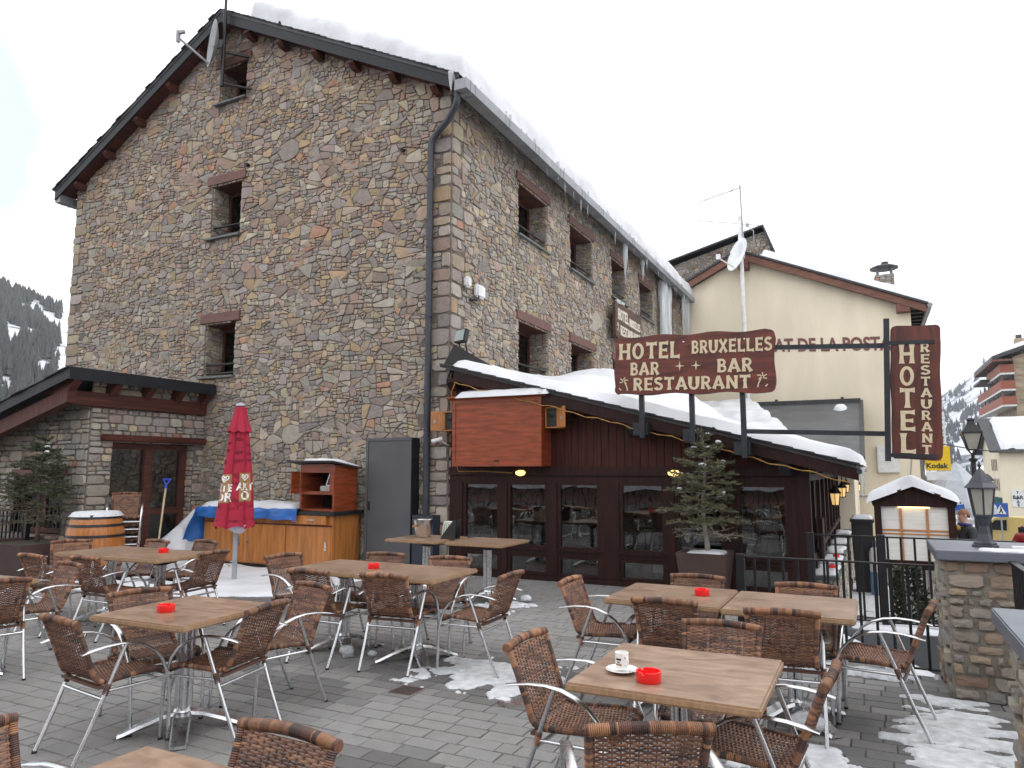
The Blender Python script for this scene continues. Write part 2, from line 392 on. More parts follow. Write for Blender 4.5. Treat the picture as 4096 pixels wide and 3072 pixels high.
def masonry(mb, O, U, V, bound, holes=(), seed=1, rs=(.045, .15), asp=1.35, gap=.009, pal=PAL, h=(.006, .026), quoins=(), palfn=None, pw=1.4, split=.016):
    """bound: convex ccw polygon in wall coordinates, holes: rectangles left open, quoins: rectangles of big corner stones"""
    rng = random.Random(seed); O, U, V = Vector(O), Vector(U), Vector(V); N = U.cross(V)
    us = [p[0] for p in bound]; vs = [p[1] for p in bound]
    u0, u1, v0, v1 = min(us), max(us), min(vs), max(vs)
    rects = list(holes) + list(quoins)
    E = []
    for i in range(len(bound)):
        p, q = bound[i], bound[(i + 1) % len(bound)]
        a, b = (q[1] - p[1]), -(q[0] - p[0]); L = math.hypot(a, b); E.append((a / L, b / L, (a * p[0] + b * p[1]) / L))
    def inside(x, y):
        if any(a * x + b * y > c for a, b, c in E): return False
        return not any(r[0] < x < r[2] and r[1] < y < r[3] for r in rects)
    cs = rs[1] * 2.05; cells = {}; P = []
    area = (u1 - u0) * (v1 - v0) * asp; tries = int(area / (rs[0] ** 2) * 1.1)
    for it in range(tries):
        f = it / tries
        r = rs[1] * (1 - f) ** pw + rs[0]; r *= rng.uniform(.85, 1.1)
        x, y = rng.uniform(u0, u1), rng.uniform(v0, v1)
        if not inside(x, y): continue
        X, Y = x, y * asp; gx, gy = int(X // cs), int(Y // cs); ok = True
        for i in (gx - 1, gx, gx + 1):
            for j in (gy - 1, gy, gy + 1):
                for (a, b, rr) in cells.get((i, j), ()):
                    if (a - X) ** 2 + (b - Y) ** 2 < ((r + rr) * .93) ** 2: ok = False; break
                if not ok: break
            if not ok: break
        if ok: cells.setdefault((gx, gy), []).append((X, Y, r)); P.append((X, Y, r))
    for (X, Y, r) in P:
        s = r * 2.6; poly = [(X - s, Y - s), (X + s, Y - s), (X + s, Y + s), (X - s, Y + s)]
        gx, gy = int(X // cs), int(Y // cs)
        for i in (gx - 1, gx, gx + 1):
            for j in (gy - 1, gy, gy + 1):
                for (a, b, rr) in cells.get((i, j), ()):
                    dx, dy = a - X, b - Y; d2 = dx * dx + dy * dy
                    if d2 < 1e-12 or d2 > (3.4 * rs[1]) ** 2: continue
                    d = math.sqrt(d2); c = (d2 + r * r - rr * rr) / (2 * d) - gap / 2 * rng.uniform(.6, 1.5)
                    poly = clip(poly, dx / d, dy / d, c + (dx * X + dy * Y) / d)
                    if len(poly) < 3: break
        poly = [(x, y / asp) for x, y in poly]; cx, cy = X, Y / asp
        for a, b, c in E: poly = clip(poly, a, b, c)
        for q in rects:
            if not poly: break
            if max(p[0] for p in poly) < q[0] or min(p[0] for p in poly) > q[2] or max(p[1] for p in poly) < q[1] or min(p[1] for p in poly) > q[3]: continue
            opts = [(q[0] - cx, (1, 0, q[0] - .004)), (cx - q[2], (-1, 0, -q[2] - .004)), (q[1] - cy, (0, 1, q[1] - .004)), (cy - q[3], (0, -1, -q[3] - .004))]
            poly = clip(poly, *max(opts, key=lambda t: t[0])[1])
        if len(poly) < 3: continue
        A = abs(sum(poly[i][0] * poly[(i + 1) % len(poly)][1] - poly[(i + 1) % len(poly)][0] * poly[i][1] for i in range(len(poly)))) / 2
        if A < 6e-4: continue
        # some blocks break up into thin slivers laid one on the other
        parts = []; todo = [poly] if split else []
        if not split: parts = [poly]
        while todo:
            q = todo.pop(); qa = abs(sum(q[i][0] * q[(i + 1) % len(q)][1] - q[(i + 1) % len(q)][0] * q[i][1] for i in range(len(q)))) / 2
            xa, xb = min(p[0] for p in q), max(p[0] for p in q); ya, yb = min(p[1] for p in q), max(p[1] for p in q)
            if qa < split * math.exp(rng.gauss(0, .95)) or min(xb - xa, yb - ya) < .05: parts.append(q); continue
            mx, my = (xa + xb) / 2 + rng.uniform(-.2, .2) * (xb - xa), (ya + yb) / 2 + rng.uniform(-.2, .2) * (yb - ya)
            t_ = rng.gauss(0, .14)
            if xb - xa > 1.55 * (yb - ya): a_, b_ = math.cos(t_ * 1.6), math.sin(t_ * 1.6)
            else: a_, b_ = math.sin(t_), math.cos(t_)
            c0 = a_ * mx + b_ * my
            for s_ in (1, -1):
                k = clip(q, a_ * s_, b_ * s_, c0 * s_ - gap * .42)
                if len(k) >= 3: todo.append(k)
        pl = palfn(cx, cy, rng) if palfn else pal
        for q in parts:
            if max(p[1] for p in q) - min(p[1] for p in q) < .016 or max(p[0] for p in q) - min(p[0] for p in q) < .02: continue
            mb.col = pick(rng, pl); lump(mb, rng, q, O, U, V, N, rng.uniform(*h))
    for q in quoins:
        x0, y0, x1, y1 = q; g = gap * .6
        mb.col = pick(rng, pal)
        j = lambda: rng.uniform(-.012, .012)
        lump(mb, rng, [(x0 + g + abs(j()), y0 + g + abs(j())), (x1 - g, y0 + g + abs(j())), (x1 - g, y1 - g - abs(j())), (x0 + g + abs(j()), y1 - g - abs(j()))], O, U, V, N, rng.uniform(.018, .034), True, .14)
    mb.col = (1, 1, 1)
def coursed(mb, O, U, V, w, h, seed=1, holes=(), rows=(.06, .19), asp=(1.1, 3.2), gap=.014, pal=None, hgt=(.01, .035), top=None):
    """squared rubble laid in rough courses; top(u) limits the height"""
    rng = random.Random(seed); O, U, V = Vector(O), Vector(U), Vector(V); N = U.cross(V); v = 0; pal = pal or PAL_GREY
    while v < h - .02:
        rh = min(rng.uniform(*rows), h - v); u = 0
        if h - v - rh < .05: rh = h - v
        while u < w - .02:
            sw = rh * rng.uniform(*asp)
            if w - u - sw < .07: sw = w - u
            sub = [(u, v, u + sw, v + rh)]
            if rh > .12 and rng.random() < .3:
                m = v + rh * rng.uniform(.35, .65)
                if sw > .2 and rng.random() < .5: q = u + sw * rng.uniform(.35, .65); sub = [(u, v, u + sw, m), (u, m, q, v + rh), (q, m, u + sw, v + rh)]
                else: sub = [(u, v, u + sw, m), (u, m, u + sw, v + rh)]
            for a, b, c, d in sub:
                g = gap / 2; j = lambda: rng.uniform(-.009, .009)
                dip = .02 * nz3(a, b, seed, 1.3)
                poly = [(a + g + abs(j()), b + g + j()), (c - g - abs(j()), b + g + j()), (c - g - abs(j()), d - g + j()), (a + g + abs(j()), d - g + j())]
                cx, cy = (a + c) / 2, (b + d) / 2
                if any(q[0] < cx < q[2] and q[1] < cy < q[3] for q in holes): continue
                for q in holes:
                    if c < q[0] or a > q[2] or d < q[1] or b > q[3]: continue
                    opts = [(q[0] - cx, (1, 0, q[0] - .004)), (cx - q[2], (-1, 0, -q[2] - .004)), (q[1] - cy, (0, 1, q[1] - .004)), (cy - q[3], (0, -1, -q[3] - .004))]
                    poly = clip(poly, *max(opts, key=lambda t: t[0])[1])
                if top: poly = clip(poly, *top)
                poly = clip(clip(clip(clip(poly, 1, 0, w - .002), -1, 0, -.002), 0, 1, h - .002), 0, -1, -.001)
                if len(poly) < 3 or max(p[1] for p in poly) - min(p[1] for p in poly) < .02: continue
                mb.col = pick(rng, pal); lump(mb, rng, poly, O, U, V, N, rng.uniform(*hgt), True, .11)
            u += sw
        v += rh
    mb.col = (1, 1, 1)
def backing(mb, O, U, V, bound, holes=()):
    """mortar sheet behind the stones, with the openings cut out"""
    O, U, V = Vector(O), Vector(U), Vector(V)
    xs = sorted(set([min(p[0] for p in bound), max(p[0] for p in bound)] + [h[0] for h in holes] + [h[2] for h in holes]))
    ys = sorted(set([min(p[1] for p in bound), max(p[1] for p in bound)] + [h[1] for h in holes] + [h[3] for h in holes]))
    for a, b in zip(xs, xs[1:]):
        for c, d in zip(ys, ys[1:]):
            mx, my = (a + b) / 2, (c + d) / 2
            if any(h[0] < mx < h[2] and h[1] < my < h[3] for h in holes): continue
            p = [(a, c), (b, c), (b, d), (a, d)]
            for i in range(len(bound)):
                s, e = bound[i], bound[(i + 1) % len(bound)]; na, nb = (e[1] - s[1]), -(e[0] - s[0])
                p = clip(p, na, nb, na * s[0] + nb * s[1])
                if len(p) < 3: break
            if len(p) >= 3: mb.poly([O + U * x + V * y for x, y in p])
def nz3(x, y, z=0, s=1.0): return noise.noise(Vector((x * s, y * s, z * s)))
def fbm(x, y, z=0, s=1.0, o=4):
    t = 0; a = 1
    for _ in range(o): t += a * noise.noise(Vector((x * s, y * s, z * s))); s *= 2.03; a *= .5
    return t

# ------------------------------------------------------------------ snow lying on a surface: a lumpy body with rounded rim
def snow_body(name, base, x0, x1, y0, y1, nx, ny, depth, label=None, m=None, rim=.2, rag=.1, seed=0, parent=None, mask=None, cat='snow', under=.02, kind='stuff', ypow=1):
    mb = MB(); idx = {}; H = {}
    for i in range(nx + 1):
        for j in range(ny + 1):
            x = x0 + (x1 - x0) * i / nx; y = y0 + (y1 - y0) * (j / ny) ** ypow
            d = min(x - x0, x1 - x, y - y0, y1 - y)
            if mask: d = min(d, mask(x, y))
            d -= rag * (.5 + .8 * fbm(x, y, seed, 1.0 / max(.25, rag * 6), 4))
            if d <= 0: H[i, j] = -1; continue
            t = min(1, d / rim); H[i, j] = max(.004, depth(x, y) * math.sqrt(1 - (1 - t) ** 2))
    for i in range(nx + 1):
        for j in range(ny + 1):
            if H[i, j] < 0:
                if not any(H.get((i + a, j + b), -1) > 0 for a in (-1, 0, 1) for b in (-1, 0, 1)): continue
            x = x0 + (x1 - x0) * i / nx; y = y0 + (y1 - y0) * (j / ny) ** ypow; z = base(x, y)
            idx[i, j] = mb.add((x, y, z + (H[i, j] if H[i, j] > 0 else -under)))
    for i in range(nx):
        for j in range(ny):
            q = [(i, j), (i + 1, j), (i + 1, j + 1), (i, j + 1)]
            if all(k in idx for k in q) and any(H[k] > 0 for k in q): mb.face([idx[k] for k in q])
    o = mb.build(name, m or snow, parent, smooth=True)
    if parent is None: tag(o, label, cat, None, kind)
    return o
# ================================================================== THE SETTING: ground
X_C, Y_G = -6.17, 10.1                 # hotel corner: gable wall plane y = Y_G, long facade plane x = X_C
def lerp(x, xs, ys):
    if x <= xs[0]: return ys[0]
    for a, b, c, d in zip(xs, xs[1:], ys, ys[1:]):
        if x <= b: return c + (d - c) * (x - a) / (b - a)
    return ys[-1]
def ground_z(x, y):
    if y < 6.9 and x < .9: return -.03
    street = lerp(y, [6.9, 9, 12, 16, 28, 45, 95, 160, 400], [-.15, -.4, -.52, -.85, -1.5, -2.6, -6.2, -9, -20])
    if x < -.75 and y < 27: return -.03
    if x < -.75: return lerp(x, [-30, -.75], [-.03, street]) if y > 27 else -.03
    if y < 6.9: return lerp(x, [.9, 2.5], [-.03, -.9])
    return street
g = MB()
gx = [-400, -200, -100, -60, -40, -30, -24, -20, -16, -12, -8, -6, -4, -2, -.76, -.74, -.4, 0, .4, .85, .95, 1.5, 2.5, 4, 6, 9, 14, 20, 30, 60, 120, 250, 400]
gy = [-250, -100, -40, -20, -12, -8, -4, 0, 3, 6.85, 6.95, 8, 9, 10, 12, 14, 16, 19, 22, 25, 28, 33, 38, 45, 60, 80, 95, 120, 160, 250, 400, 700]
I = [[g.add((x, y, ground_z(x, y))) for y in gy] for x in gx]
for i in range(len(gx) - 1):
    for j in range(len(gy) - 1): g.face((I[i][j], I[i + 1][j], I[i + 1][j + 1], I[i][j + 1]))
tag(g.build('ground', asphalt), kind='structure')

# paving of the terrace: running bond of grey setts, each a slightly tilted block
rng = random.Random(5)
g = MB()
PW, PH = .25, .146
WET = ((-2.85, 5.25, .95, .75), (-2.55, 3.35, .45, .35), (.35, 5.3, .75, 1.0), (-4.1, 4.3, .6, .35), (-7.5, 6.6, 1.8, .6), (-.5, 4.7, .5, .35), (-5.0, 4.6, .5, .3), (-1.2, 6.7, 1.6, .25))
def wet(x, y):
    d = max((1 - math.hypot((x - a) / c, (y - b) / e)) for a, b, c, e in WET) + .45 * fbm(x, y, 6, 2.2, 3)
    return 1 - .48 * max(0, min(1, d * 2.2 + .25))
def in_terrace(x, y): return -17 < x < .86 and .3 < y < 10.1
r = 0; y = .3
while y < 10.08:
    off = (r % 2) * PW * .5 + rng.uniform(-.02, .02); x = -17.0 + off
    # only as far left as the camera sees
    xl = max(-17, -1.95 * y - 2.2)
    while x < .86:
        wd = PW * rng.choice((1, 1, 1, 1, .98, 1.02, .5))
        if x > xl and not (x + wd > -.42 and y > 6.86):
            a, b = x + .0025, min(x + wd, .9) - .0025
            yy0, yy1 = y + .0025, min(y + PH, 10.09) - .0025
            if b - a > .03:
                t = rng.uniform(.94, 1.06); k = .222 * t * wet(x + wd / 2, y)
                patch = 1 + .12 * fbm(x, y, 3, .7, 3)
                hue = rng.uniform(-.012, .012)
                g.col = (k * patch * (1.02 + hue), k * patch, k * patch * (.985 - hue))
                z = rng.uniform(-.0015, .0015); ta, tb = rng.gauss(0, .006), rng.gauss(0, .01)
                e = .004; cx, cy = (a + b) / 2, (yy0 + yy1) / 2
                j = lambda: rng.uniform(-.0025, .0025)
                A = [(a + j(), yy0 + j()), (b + j(), yy0 + j()), (b + j(), yy1 + j()), (a + j(), yy1 + j())]
                lo = [g.add((px, py, -.012)) for px, py in A]
                hi = []
                for px, py in A:
                    qx = px + (e if px < cx else -e); qy = py + (e if py < cy else -e)
                    hi.append(g.add((qx, qy, z + ta * (qx - cx) + tb * (qy - cy))))
                for q in range(4): g.face((lo[q], lo[(q + 1) % 4], hi[(q + 1) % 4], hi[q]))
                g.face(hi)
        x += wd
    y += PH; r += 1
tag(g.build('terrace_paving', paver), kind='structure')
g = MB(); g.box(-17.2, .2, -.06, .9, 6.9, -.006); g.box(-17.2, 6.9, -.06, -.42, 10.2, -.006)
tag(g.build('terrace_bed', joint), kind='structure')

# ================================================================== HOTEL BUILDING
hotel = thing('hotel_building', 'tall stone hotel with a snowy gabled roof and small deep windows, rising behind the terrace', 'hotel', (-11.3, Y_G, 0))
XL = -16.5; APX, APZ = -11.6, 10.95; EZ = 8.2; YF = 27.0
gb = [(0, 0), (X_C - XL, 0), (X_C - XL, EZ), (APX - XL, APZ), (0, EZ)]
gw = [(-11.88, 9.28, -11.12, 10.03), (-11.95, 6.37, -11.12, 7.47), (-11.95, 3.50, -11.12, 4.55)]
DEP = .48
gholes = [(a - XL, b, c - XL, d) for a, b, c, d in gw]
Wd = X_C - XL
qs = []; z = .02; k = 0; qr = random.Random(3); qf = []
while z < EZ - .3:
    hh = qr.uniform(.15, .30); lw, sw = qr.uniform(.30, .46), qr.uniform(.17, .26)
    a, b = (lw, sw) if k % 2 else (sw, lw)
    qs.append((Wd - a, z, Wd - .002, z + hh)); qf.append((.002, z, b, z + hh)); z += hh; k += 1
ql = []
z = .02
while z < EZ - .3:
    hh = qr.uniform(.18, .3); ql.append((.002, z, qr.choice((.25, .45)), z + hh)); z += hh
mb = MB()
def gpal(u, v, rng):
    t = max(0, min(1, (v - 3.2) / 4.5)); t = t * .85 + .1 * nz3(u, v, 0, .5)
    return PAL_WARM if rng.random() < t else PAL
masonry(mb, (XL, Y_G, 0), (1, 0, 0), (0, 0, 1), gb, gholes, 11, (.07, .17), 1.2, quoins=qs + ql, palfn=gpal, h=(.006, .03), gap=.010)
fb = [(0, 0), (YF - Y_G, 0), (YF - Y_G, EZ), (0, EZ)]
fw = [(12.7, 14.16), (15.53, 17.04), (18.6, 19.9), (21.3, 22.78), (24.2, 25.6)]
fholes = []
for a, b in fw: fholes.append((a - Y_G, 6.40, b - Y_G, 7.48))
for a, b in fw[:4]: fholes.append((a - Y_G, 3.52, b - Y_G, 4.6))
masonry(mb, (X_C, Y_G, 0), (0, 1, 0), (0, 0, 1), fb, fholes, 23, (.07, .16), 1.0, quoins=qf, palfn=lambda u, v, r_: PAL if r_.random() < .75 else PAL_WARM, h=(.006, .03), gap=.010)
# stone jambs of the deep window recesses
for a, b, c, d in gw:
    masonry(mb, (a, Y_G, b), (0, 1, 0), (0, 0, 1), [(0.01, 0), (DEP, 0), (DEP, d - b), (0.01, d - b)], (), int(b * 10), (.05, .13), 1.6)
    masonry(mb, (c, Y_G + DEP, b), (0, -1, 0), (0, 0, 1), [(0, 0), (DEP, 0), (DEP, d - b), (0, d - b)], (), int(b * 10) + 1, (.06, .13), 1.6)
for (a, b, c, d) in fholes:
    y0, y1 = a + Y_G, c + Y_G
    masonry(mb, (X_C - DEP, y1, b), (1, 0, 0), (0, 0, 1), [(0, 0), (DEP, 0), (DEP, d - b), (0, d - b)], (), int(y0 * 10 + b), (.06, .14), 1.5)
    masonry(mb, (X_C, y0, b), (-1, 0, 0), (0, 0, 1), [(0, 0), (DEP, 0), (DEP, d - b), (0, d - b)], (), int(y0 * 10 + b) + 3, (.07, .14), 1.5)
wall = mb.build('wall', stone, hotel)
mb = MB()
backing(mb, (XL, Y_G, 0), (1, 0, 0), (0, 0, 1), gb, gholes)
backing(mb, (X_C, Y_G, 0), (0, 1, 0), (0, 0, 1), fb, fholes)
for a, b, c, d in gw:
    mb.poly([(a, Y_G, b), (a, Y_G + DEP, b), (a, Y_G + DEP, d), (a, Y_G, d)]); mb.poly([(c, Y_G + DEP, b), (c, Y_G, b), (c, Y_G, d), (c, Y_G + DEP, d)])
    mb.poly([(a, Y_G, b), (c, Y_G, b), (c, Y_G + DEP, b), (a, Y_G + DEP, b)])
for (a, b, c, d) in fholes:
    y0, y1 = a + Y_G, c + Y_G
    mb.poly([(X_C - DEP, y1, b), (X_C, y1, b), (X_C, y1, d), (X_C - DEP, y1, d)]); mb.poly([(X_C, y0, b), (X_C - DEP, y0, b), (X_C - DEP, y0, d), (X_C, y0, d)])
    mb.poly([(X_C, y0, b), (X_C, y1, b), (X_C - DEP, y1, b), (X_C - DEP, y0, b)])
mb.poly([(XL, Y_G, 0), (XL, YF, 0), (XL, YF, EZ), (XL, Y_G, EZ)])
mb.poly([(XL, YF, 0), (X_C, YF, 0), (X_C, YF, EZ), (APX, YF, APZ), (XL, YF, EZ)])
mb.build('mortar', mortar, hotel)
# windows: frame > pane, lintel, sill, guard rail
def hotel_window(gable, a, b, c, d, rail=True, tilt=0):
    f = MB()
    def place(m, u0, dep0, z0, u1, dep1, z1):       # u along the wall, dep inwards
        if gable: m.box(u0, Y_G + dep0, z0, u1, Y_G + dep1, z1)
        else: m.box(X_C - dep1, u0, z0, X_C - dep0, u1, z1)
    t = .07
    place(f, a, DEP - .07, b, a + t, DEP, d); place(f, c - t, DEP - .07, b, c, DEP, d)
    place(f, a + t, DEP - .07, b, c - t, DEP, b + t); place(f, a + t, DEP - .07, d - t, c - t, DEP, d)
    place(f, (a + c) / 2 - .03, DEP - .06, b + t, (a + c) / 2 + .03, DEP, d - t)
    place(f, a, -.0, d - .004, c, DEP, d + .03)     # red boarded soffit
    fr = f.build('window', redwood, hotel)
    p = MB(); place(p, a + t, DEP - .03, b + t, c - t, DEP - .02, d - t); p.build('pane', darkpane, fr)
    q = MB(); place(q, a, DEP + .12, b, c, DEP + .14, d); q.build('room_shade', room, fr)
    l = MB(); place(l, a - .13, -.05, d + .035, c + .13, .12, d + .225); l.build('lintel', lintel_wood, fr, bevel=.008)
    s_ = MB(); place(s_, a - .1, -.1, b - .05, c + .05, DEP - .08, b - .005); s_.build('sill', sill_stone, fr, bevel=.005)
    if rail:
        m = MB()
        for zz in (.06, .24):
            if gable: m.tube([(a, Y_G + .06, b + zz), (c, Y_G + .06, b + zz)], .022, 8)
            else: m.tube([(X_C - .06, a, b + zz), (X_C - .06, c, b + zz)], .022, 8)
        m.build('guard_rail', iron, fr, smooth=60)
for i, (a, b, c, d) in enumerate(gw): hotel_window(True, a, b, c, d, i > 0)
for (a, b, c, d) in fholes: hotel_window(False, a + Y_G, b, c + Y_G, d, True)
# roof: two slate slopes with boarded verge, purlin ends, gutters
SR = (APZ - EZ) / (X_C - APX); SLP = (APZ - EZ) / (APX - XL)
def hroof(x): return APZ + .13 - (SR * (x - APX) if x > APX else SLP * (APX - x))
XE, XW = X_C + .33, XL - .35; YV = Y_G - .34
mb = MB(); th = .07
for xa, xb in ((APX, XE), (XW, APX)):
    za, zb = hroof(xa), hroof(xb)
    mb.prism([(xa, za), (xb, zb), (xb, zb + th), (xa, za + th)], (0, YV, 0), (1, 0, 0), (0, 0, 1), (0, 1, 0), YF + .3 - YV)
rf = mb.build('roof', slate, hotel)
# ragged slate courses along the left verge and eave
mb = MB(); rg = random.Random(8)
n = 34
for i in range(n):
    t0, t1 = i / n, (i + 1) / n; xa, xb = APX + (XW - .06 - APX) * t0, APX + (XW - .06 - APX) * t1
    mb.prism([(xa, hroof(xa) + th + .002), (xb, hroof(xb) + th + .002), (xb, hroof(xb) + th + .03), (xa, hroof(xa) + th + .012)], (0, YV - rg.uniform(.01, .05), 0), (1, 0, 0), (0, 0, 1), (0, 1, 0), .5)
n = 40
for i in range(n):
    t0, t1 = i / n, (i + 1) / n; xa, xb = APX + (XE - APX) * t0, APX + (XE - APX) * t1
    mb.prism([(xa, hroof(xa) + th + .002), (xb, hroof(xb) + th + .002), (xb, hroof(xb) + th + .028), (xa, hroof(xa) + th + .01)], (0, YV - rg.uniform(.01, .04), 0), (1, 0, 0), (0, 0, 1), (0, 1, 0), .4)
mb.build('verge_slates', slate, rf)
mb = MB()
for xa, xb in ((APX, XE), (XW, APX)):
    za, zb = hroof(xa), hroof(xb)
    mb.prism([(xa, za - .20), (xb, zb - .20), (xb, zb + .0), (xa, za + .0)], (0, YV + .012, 0), (1, 0, 0), (0, 0, 1), (0, 1, 0), .035)
mb.build('verge_board', vergeblack, rf)
mb = MB()
for xa, xb in ((APX, XE - .04), (XW, APX)):
    za, zb = hroof(xa), hroof(xb)
    mb.prism([(xa, za - .16), (xb, zb - .16), (xb, zb - .05), (xa, za - .05)], (0, YV + .05, 0), (1, 0, 0), (0, 0, 1), (0, 1, 0), .36)
mb.build('soffit', redwood_h, rf)
for i, xp in enumerate((-16.2, -15.2, -14.2, -13.2, -12.3, -10.9, -10.0, -9.1, -8.2, -7.3, -6.4)):
    zz = hroof(xp) - .2 - (.06 if xp < APX else .04)
    b = MB(); b.prism([(0, 0), (.24, 0), (.24, -.15), (.1, -.15), (0, -.07)], (xp - .065, YV + .06, zz + .06), (0, 1, 0), (0, 0, 1), (1, 0, 0), .13)
    b.build('purlin_end', redwood_y, rf)
def gutter(xi, xo, zt, y0, y1, name='gutter'):
    b = MB(); s = 1 if xo > xi else -1; t = .012; h = .18
    b.box(min(xi, xi + s * t), y0 + t, zt - h, max(xi, xi + s * t), y1 - t, zt); b.box(min(xo - s * t, xo), y0 + t, zt - h, max(xo - s * t, xo), y1 - t, zt)
    b.box(min(xi, xo) + t, y0 + t, zt - h, max(xi, xo) - t, y1 - t, zt - h + t)
    b.box(min(xi, xo), y0, zt - h - .002, max(xi, xo), y0 + t, zt + .002); b.box(min(xi, xo), y1 - t, zt - h - .002, max(xi, xo), y1, zt + .002)
    y = y0 + .14; k = 0
    while y < y1:
        b.box(min(xi, xo) - .006, y, zt - h - .008, max(xi, xo) + .006, y + .035, zt + .006); y += (.16 if k % 2 == 0 else 1.15); k += 1
    return b.build(name, zinc, rf)
gutter(X_C + .27, X_C + .50, 8.12, Y_G - .38, YF - .0)
gutter(XL - .18, XL - .36, 8.06, Y_G - .3, YF - .5)
b = MB()
px, py = -6.53, Y_G - .1
pts = [(X_C + .27, Y_G - .27, 7.98), (X_C + .26, Y_G - .27, 7.82), (X_C + .2, Y_G - .25, 7.7), (X_C + .02, Y_G - .17, 7.56), (px + .12, py, 7.42), (px + .02, py, 7.3), (px, py, 7.15), (px, py, .02)]
b.tube(pts, .056, 12, True)
for zz in (6.6, 5.4, 4.2, 3.0, 1.8, .6): b.tube([(px, py, zz), (px, py, zz + .05)], .065, 12)
b.build('downpipe', pipe_m, hotel, smooth=50)
# drain spout stubs in the gable
for (x, z_) in ((-7.15, 7.3), (-10.95, 7.78)): b = MB(); b.tube([(x, Y_G + .05, z_), (x, Y_G - .1, z_ - .03)], .035, 8); b.build('drain_spout', iron, hotel)

# snow on the hotel roof: the right slope carries a thick slab
def hsnow(x, y):
    d = .42 + .10 * fbm(x * 1.2, y, 4, .55, 4) + .05 * fbm(x, y, 1, 2.6, 3)
    return max(.12, d)
snow_body('roof_snow', lambda x, y: hroof(x) + th + .03 - (.5 * max(0, x - XE) if x > XE else 0), -10.75, XE + .12, YV - .02, YF + .75, 84, 170, hsnow,
          'thick snow slab lying on the right slope of the stone hotel roof', rim=.13, rag=.07, seed=7, under=.02, ypow=1.6)
# icicles along the eave
def icicle(mb, x, y, z, L, r, rg):
    n = 7; pts = []; rr = []
    for i in range(n + 1):
        t = i / n; pts.append((x + .012 * nz3(t * 3, x, y, 2), y + .012 * nz3(t * 3, y, x, 2), z - L * t)); rr.append(max(.0025, r * (1 - t) ** .8 * (1 + .18 * rg.uniform(-1, 1))))
    mb.tube(pts, rr, 7)
rg = random.Random(21)
ICE_GROUP = 'icicles hanging along the hotel eave'
def add_icicle(x, y, z, L, r, label='clear icicle hanging from the snow edge above the zinc gutter', group=ICE_GROUP, m=None):
    b = MB(); icicle(b, x, y, z, L, r, rg); o = b.build('icicle', m or ice, None, smooth=True, origin=(x, y, z)); tag(o, label, 'icicle', group); return o
for i in range(46):
    y = Y_G + .2 + (YF - Y_G - .2) * (i + rg.uniform(0, .8)) / 46
    big = rg.random() < .3 or y > 24
    L = rg.uniform(.12, .32) if not big else rg.uniform(.35, .75)
    add_icicle(XE + rg.uniform(.06, .12), y, hroof(XE) + .10, L, rg.uniform(.016, .03) * (1.5 if big else 1))
for y, L in ((18.9, 1.15), (19.05, .8), (20.7, .7), (25.9, 1.9), (26.25, 1.5), (26.6, 1.9), (26.8, 1.3)): add_icicle(XE - .02, y, 7.98, L, .06)
b = MB()
for dx, dy, r_ in ((0, 0, .06), (.04, .05, .035)): icicle(b, -5.98 + dx, Y_G - .36 + dy, 8.3, .36, r_, rg)
tag(b.build('icicle', ice, None, smooth=True, origin=(-5.98, Y_G - .36, 8.3)), 'short blocky icicle at the near end of the zinc gutter, beside the downpipe', 'icicle')
for (y, r_, L, lb) in ((23.5, .28, 5.2, 'thicker of the two pale ice columns running down the stone facade'), (24.25, .17, 4.6, 'thinner of the two pale ice columns running down the stone facade')):
    b = MB(); pts = []; rr = []
    for i in range(22):
        t = i / 21; pts.append((X_C + .2 + .02 * nz3(t * 9, y), y + .05 * nz3(t * 7, y, 3), 7.97 - L * t)); rr.append((r_ * .55 * (1 - .35 * t) * (1 + .12 * rg.uniform(-1, 1)), r_ * (1 - .4 * t) * (1 + .12 * rg.uniform(-1, 1))))
    b.tube(pts, rr, 12)
    tag(b.build('ice_column', ice, None, smooth=True, origin=(X_C + .2, y, 7.97)), lb, 'ice')
b = MB()
for k, (y, L) in enumerate(((18.75, .75), (18.9, 1.25), (19.15, .9), (19.3, .6))): icicle(b, X_C + .1, y, 6.34, L, .06, rg)
tag(b.build('sill_ice', ice, None, smooth=True, origin=(X_C + .1, 18.75, 6.34)), 'bunch of icicles hanging from a window sill over the wall sign', 'icicle')

# roof mast and dish on the gable
t = thing('satellite_dish', 'grey satellite dish seen edge on, on a mast in front of the gable top window', 'satellite dish', (-11.5, Y_G - .42, 9.45))
b = MB(); b.tube([(-11.36, Y_G - .42, 9.35), (-11.36, Y_G - .42, 11.0)], .04, 10); b.tube([(-11.36, Y_G - .42, 11.0), (-11.36, Y_G - .42, 13.2)], .028, 10)
for zz in (9.42, 10.10): b.bar((-11.36, Y_G - .42, zz), (-11.0, Y_G + .02, zz), .05, .035)
b.build('mast', iron, t, smooth=50)
def dish(mb, o, n, r, depth, side):
    n = Vector(n).normalized(); M = n.to_track_quat('Z', 'Y').to_matrix()
    prof = [(r * i / 8, depth * (i / 8) ** 2 - depth) for i in range(9)]; prof[0] = (.001, -depth)
    mb.lathe(o, prof + [(r + .012, .0), (r, -.015)] + [(r * i / 8, depth * (i / 8) ** 2 - depth - .015) for i in range(7, 0, -1)], 28, M=M)
DC = Vector((-11.63, Y_G - .5, 10.32)); vw = (DC - Vector((0, 0, 1.65))).normalized(); nn = Vector((-.896, -.445, 0)) * .93 + Vector((0, 0, 1)) * .33
nn = (nn - vw * nn.dot(vw) + vw * -.10).normalized()
b = MB(); dish(b, DC, nn, .46, .10, 1); b.build('reflector', dishm, t, smooth=40)
b = MB(); b.bar(DC - nn * .06, (-11.36, Y_G - .42, 10.25), .1, .16); b.build('bracket', zinc, t)
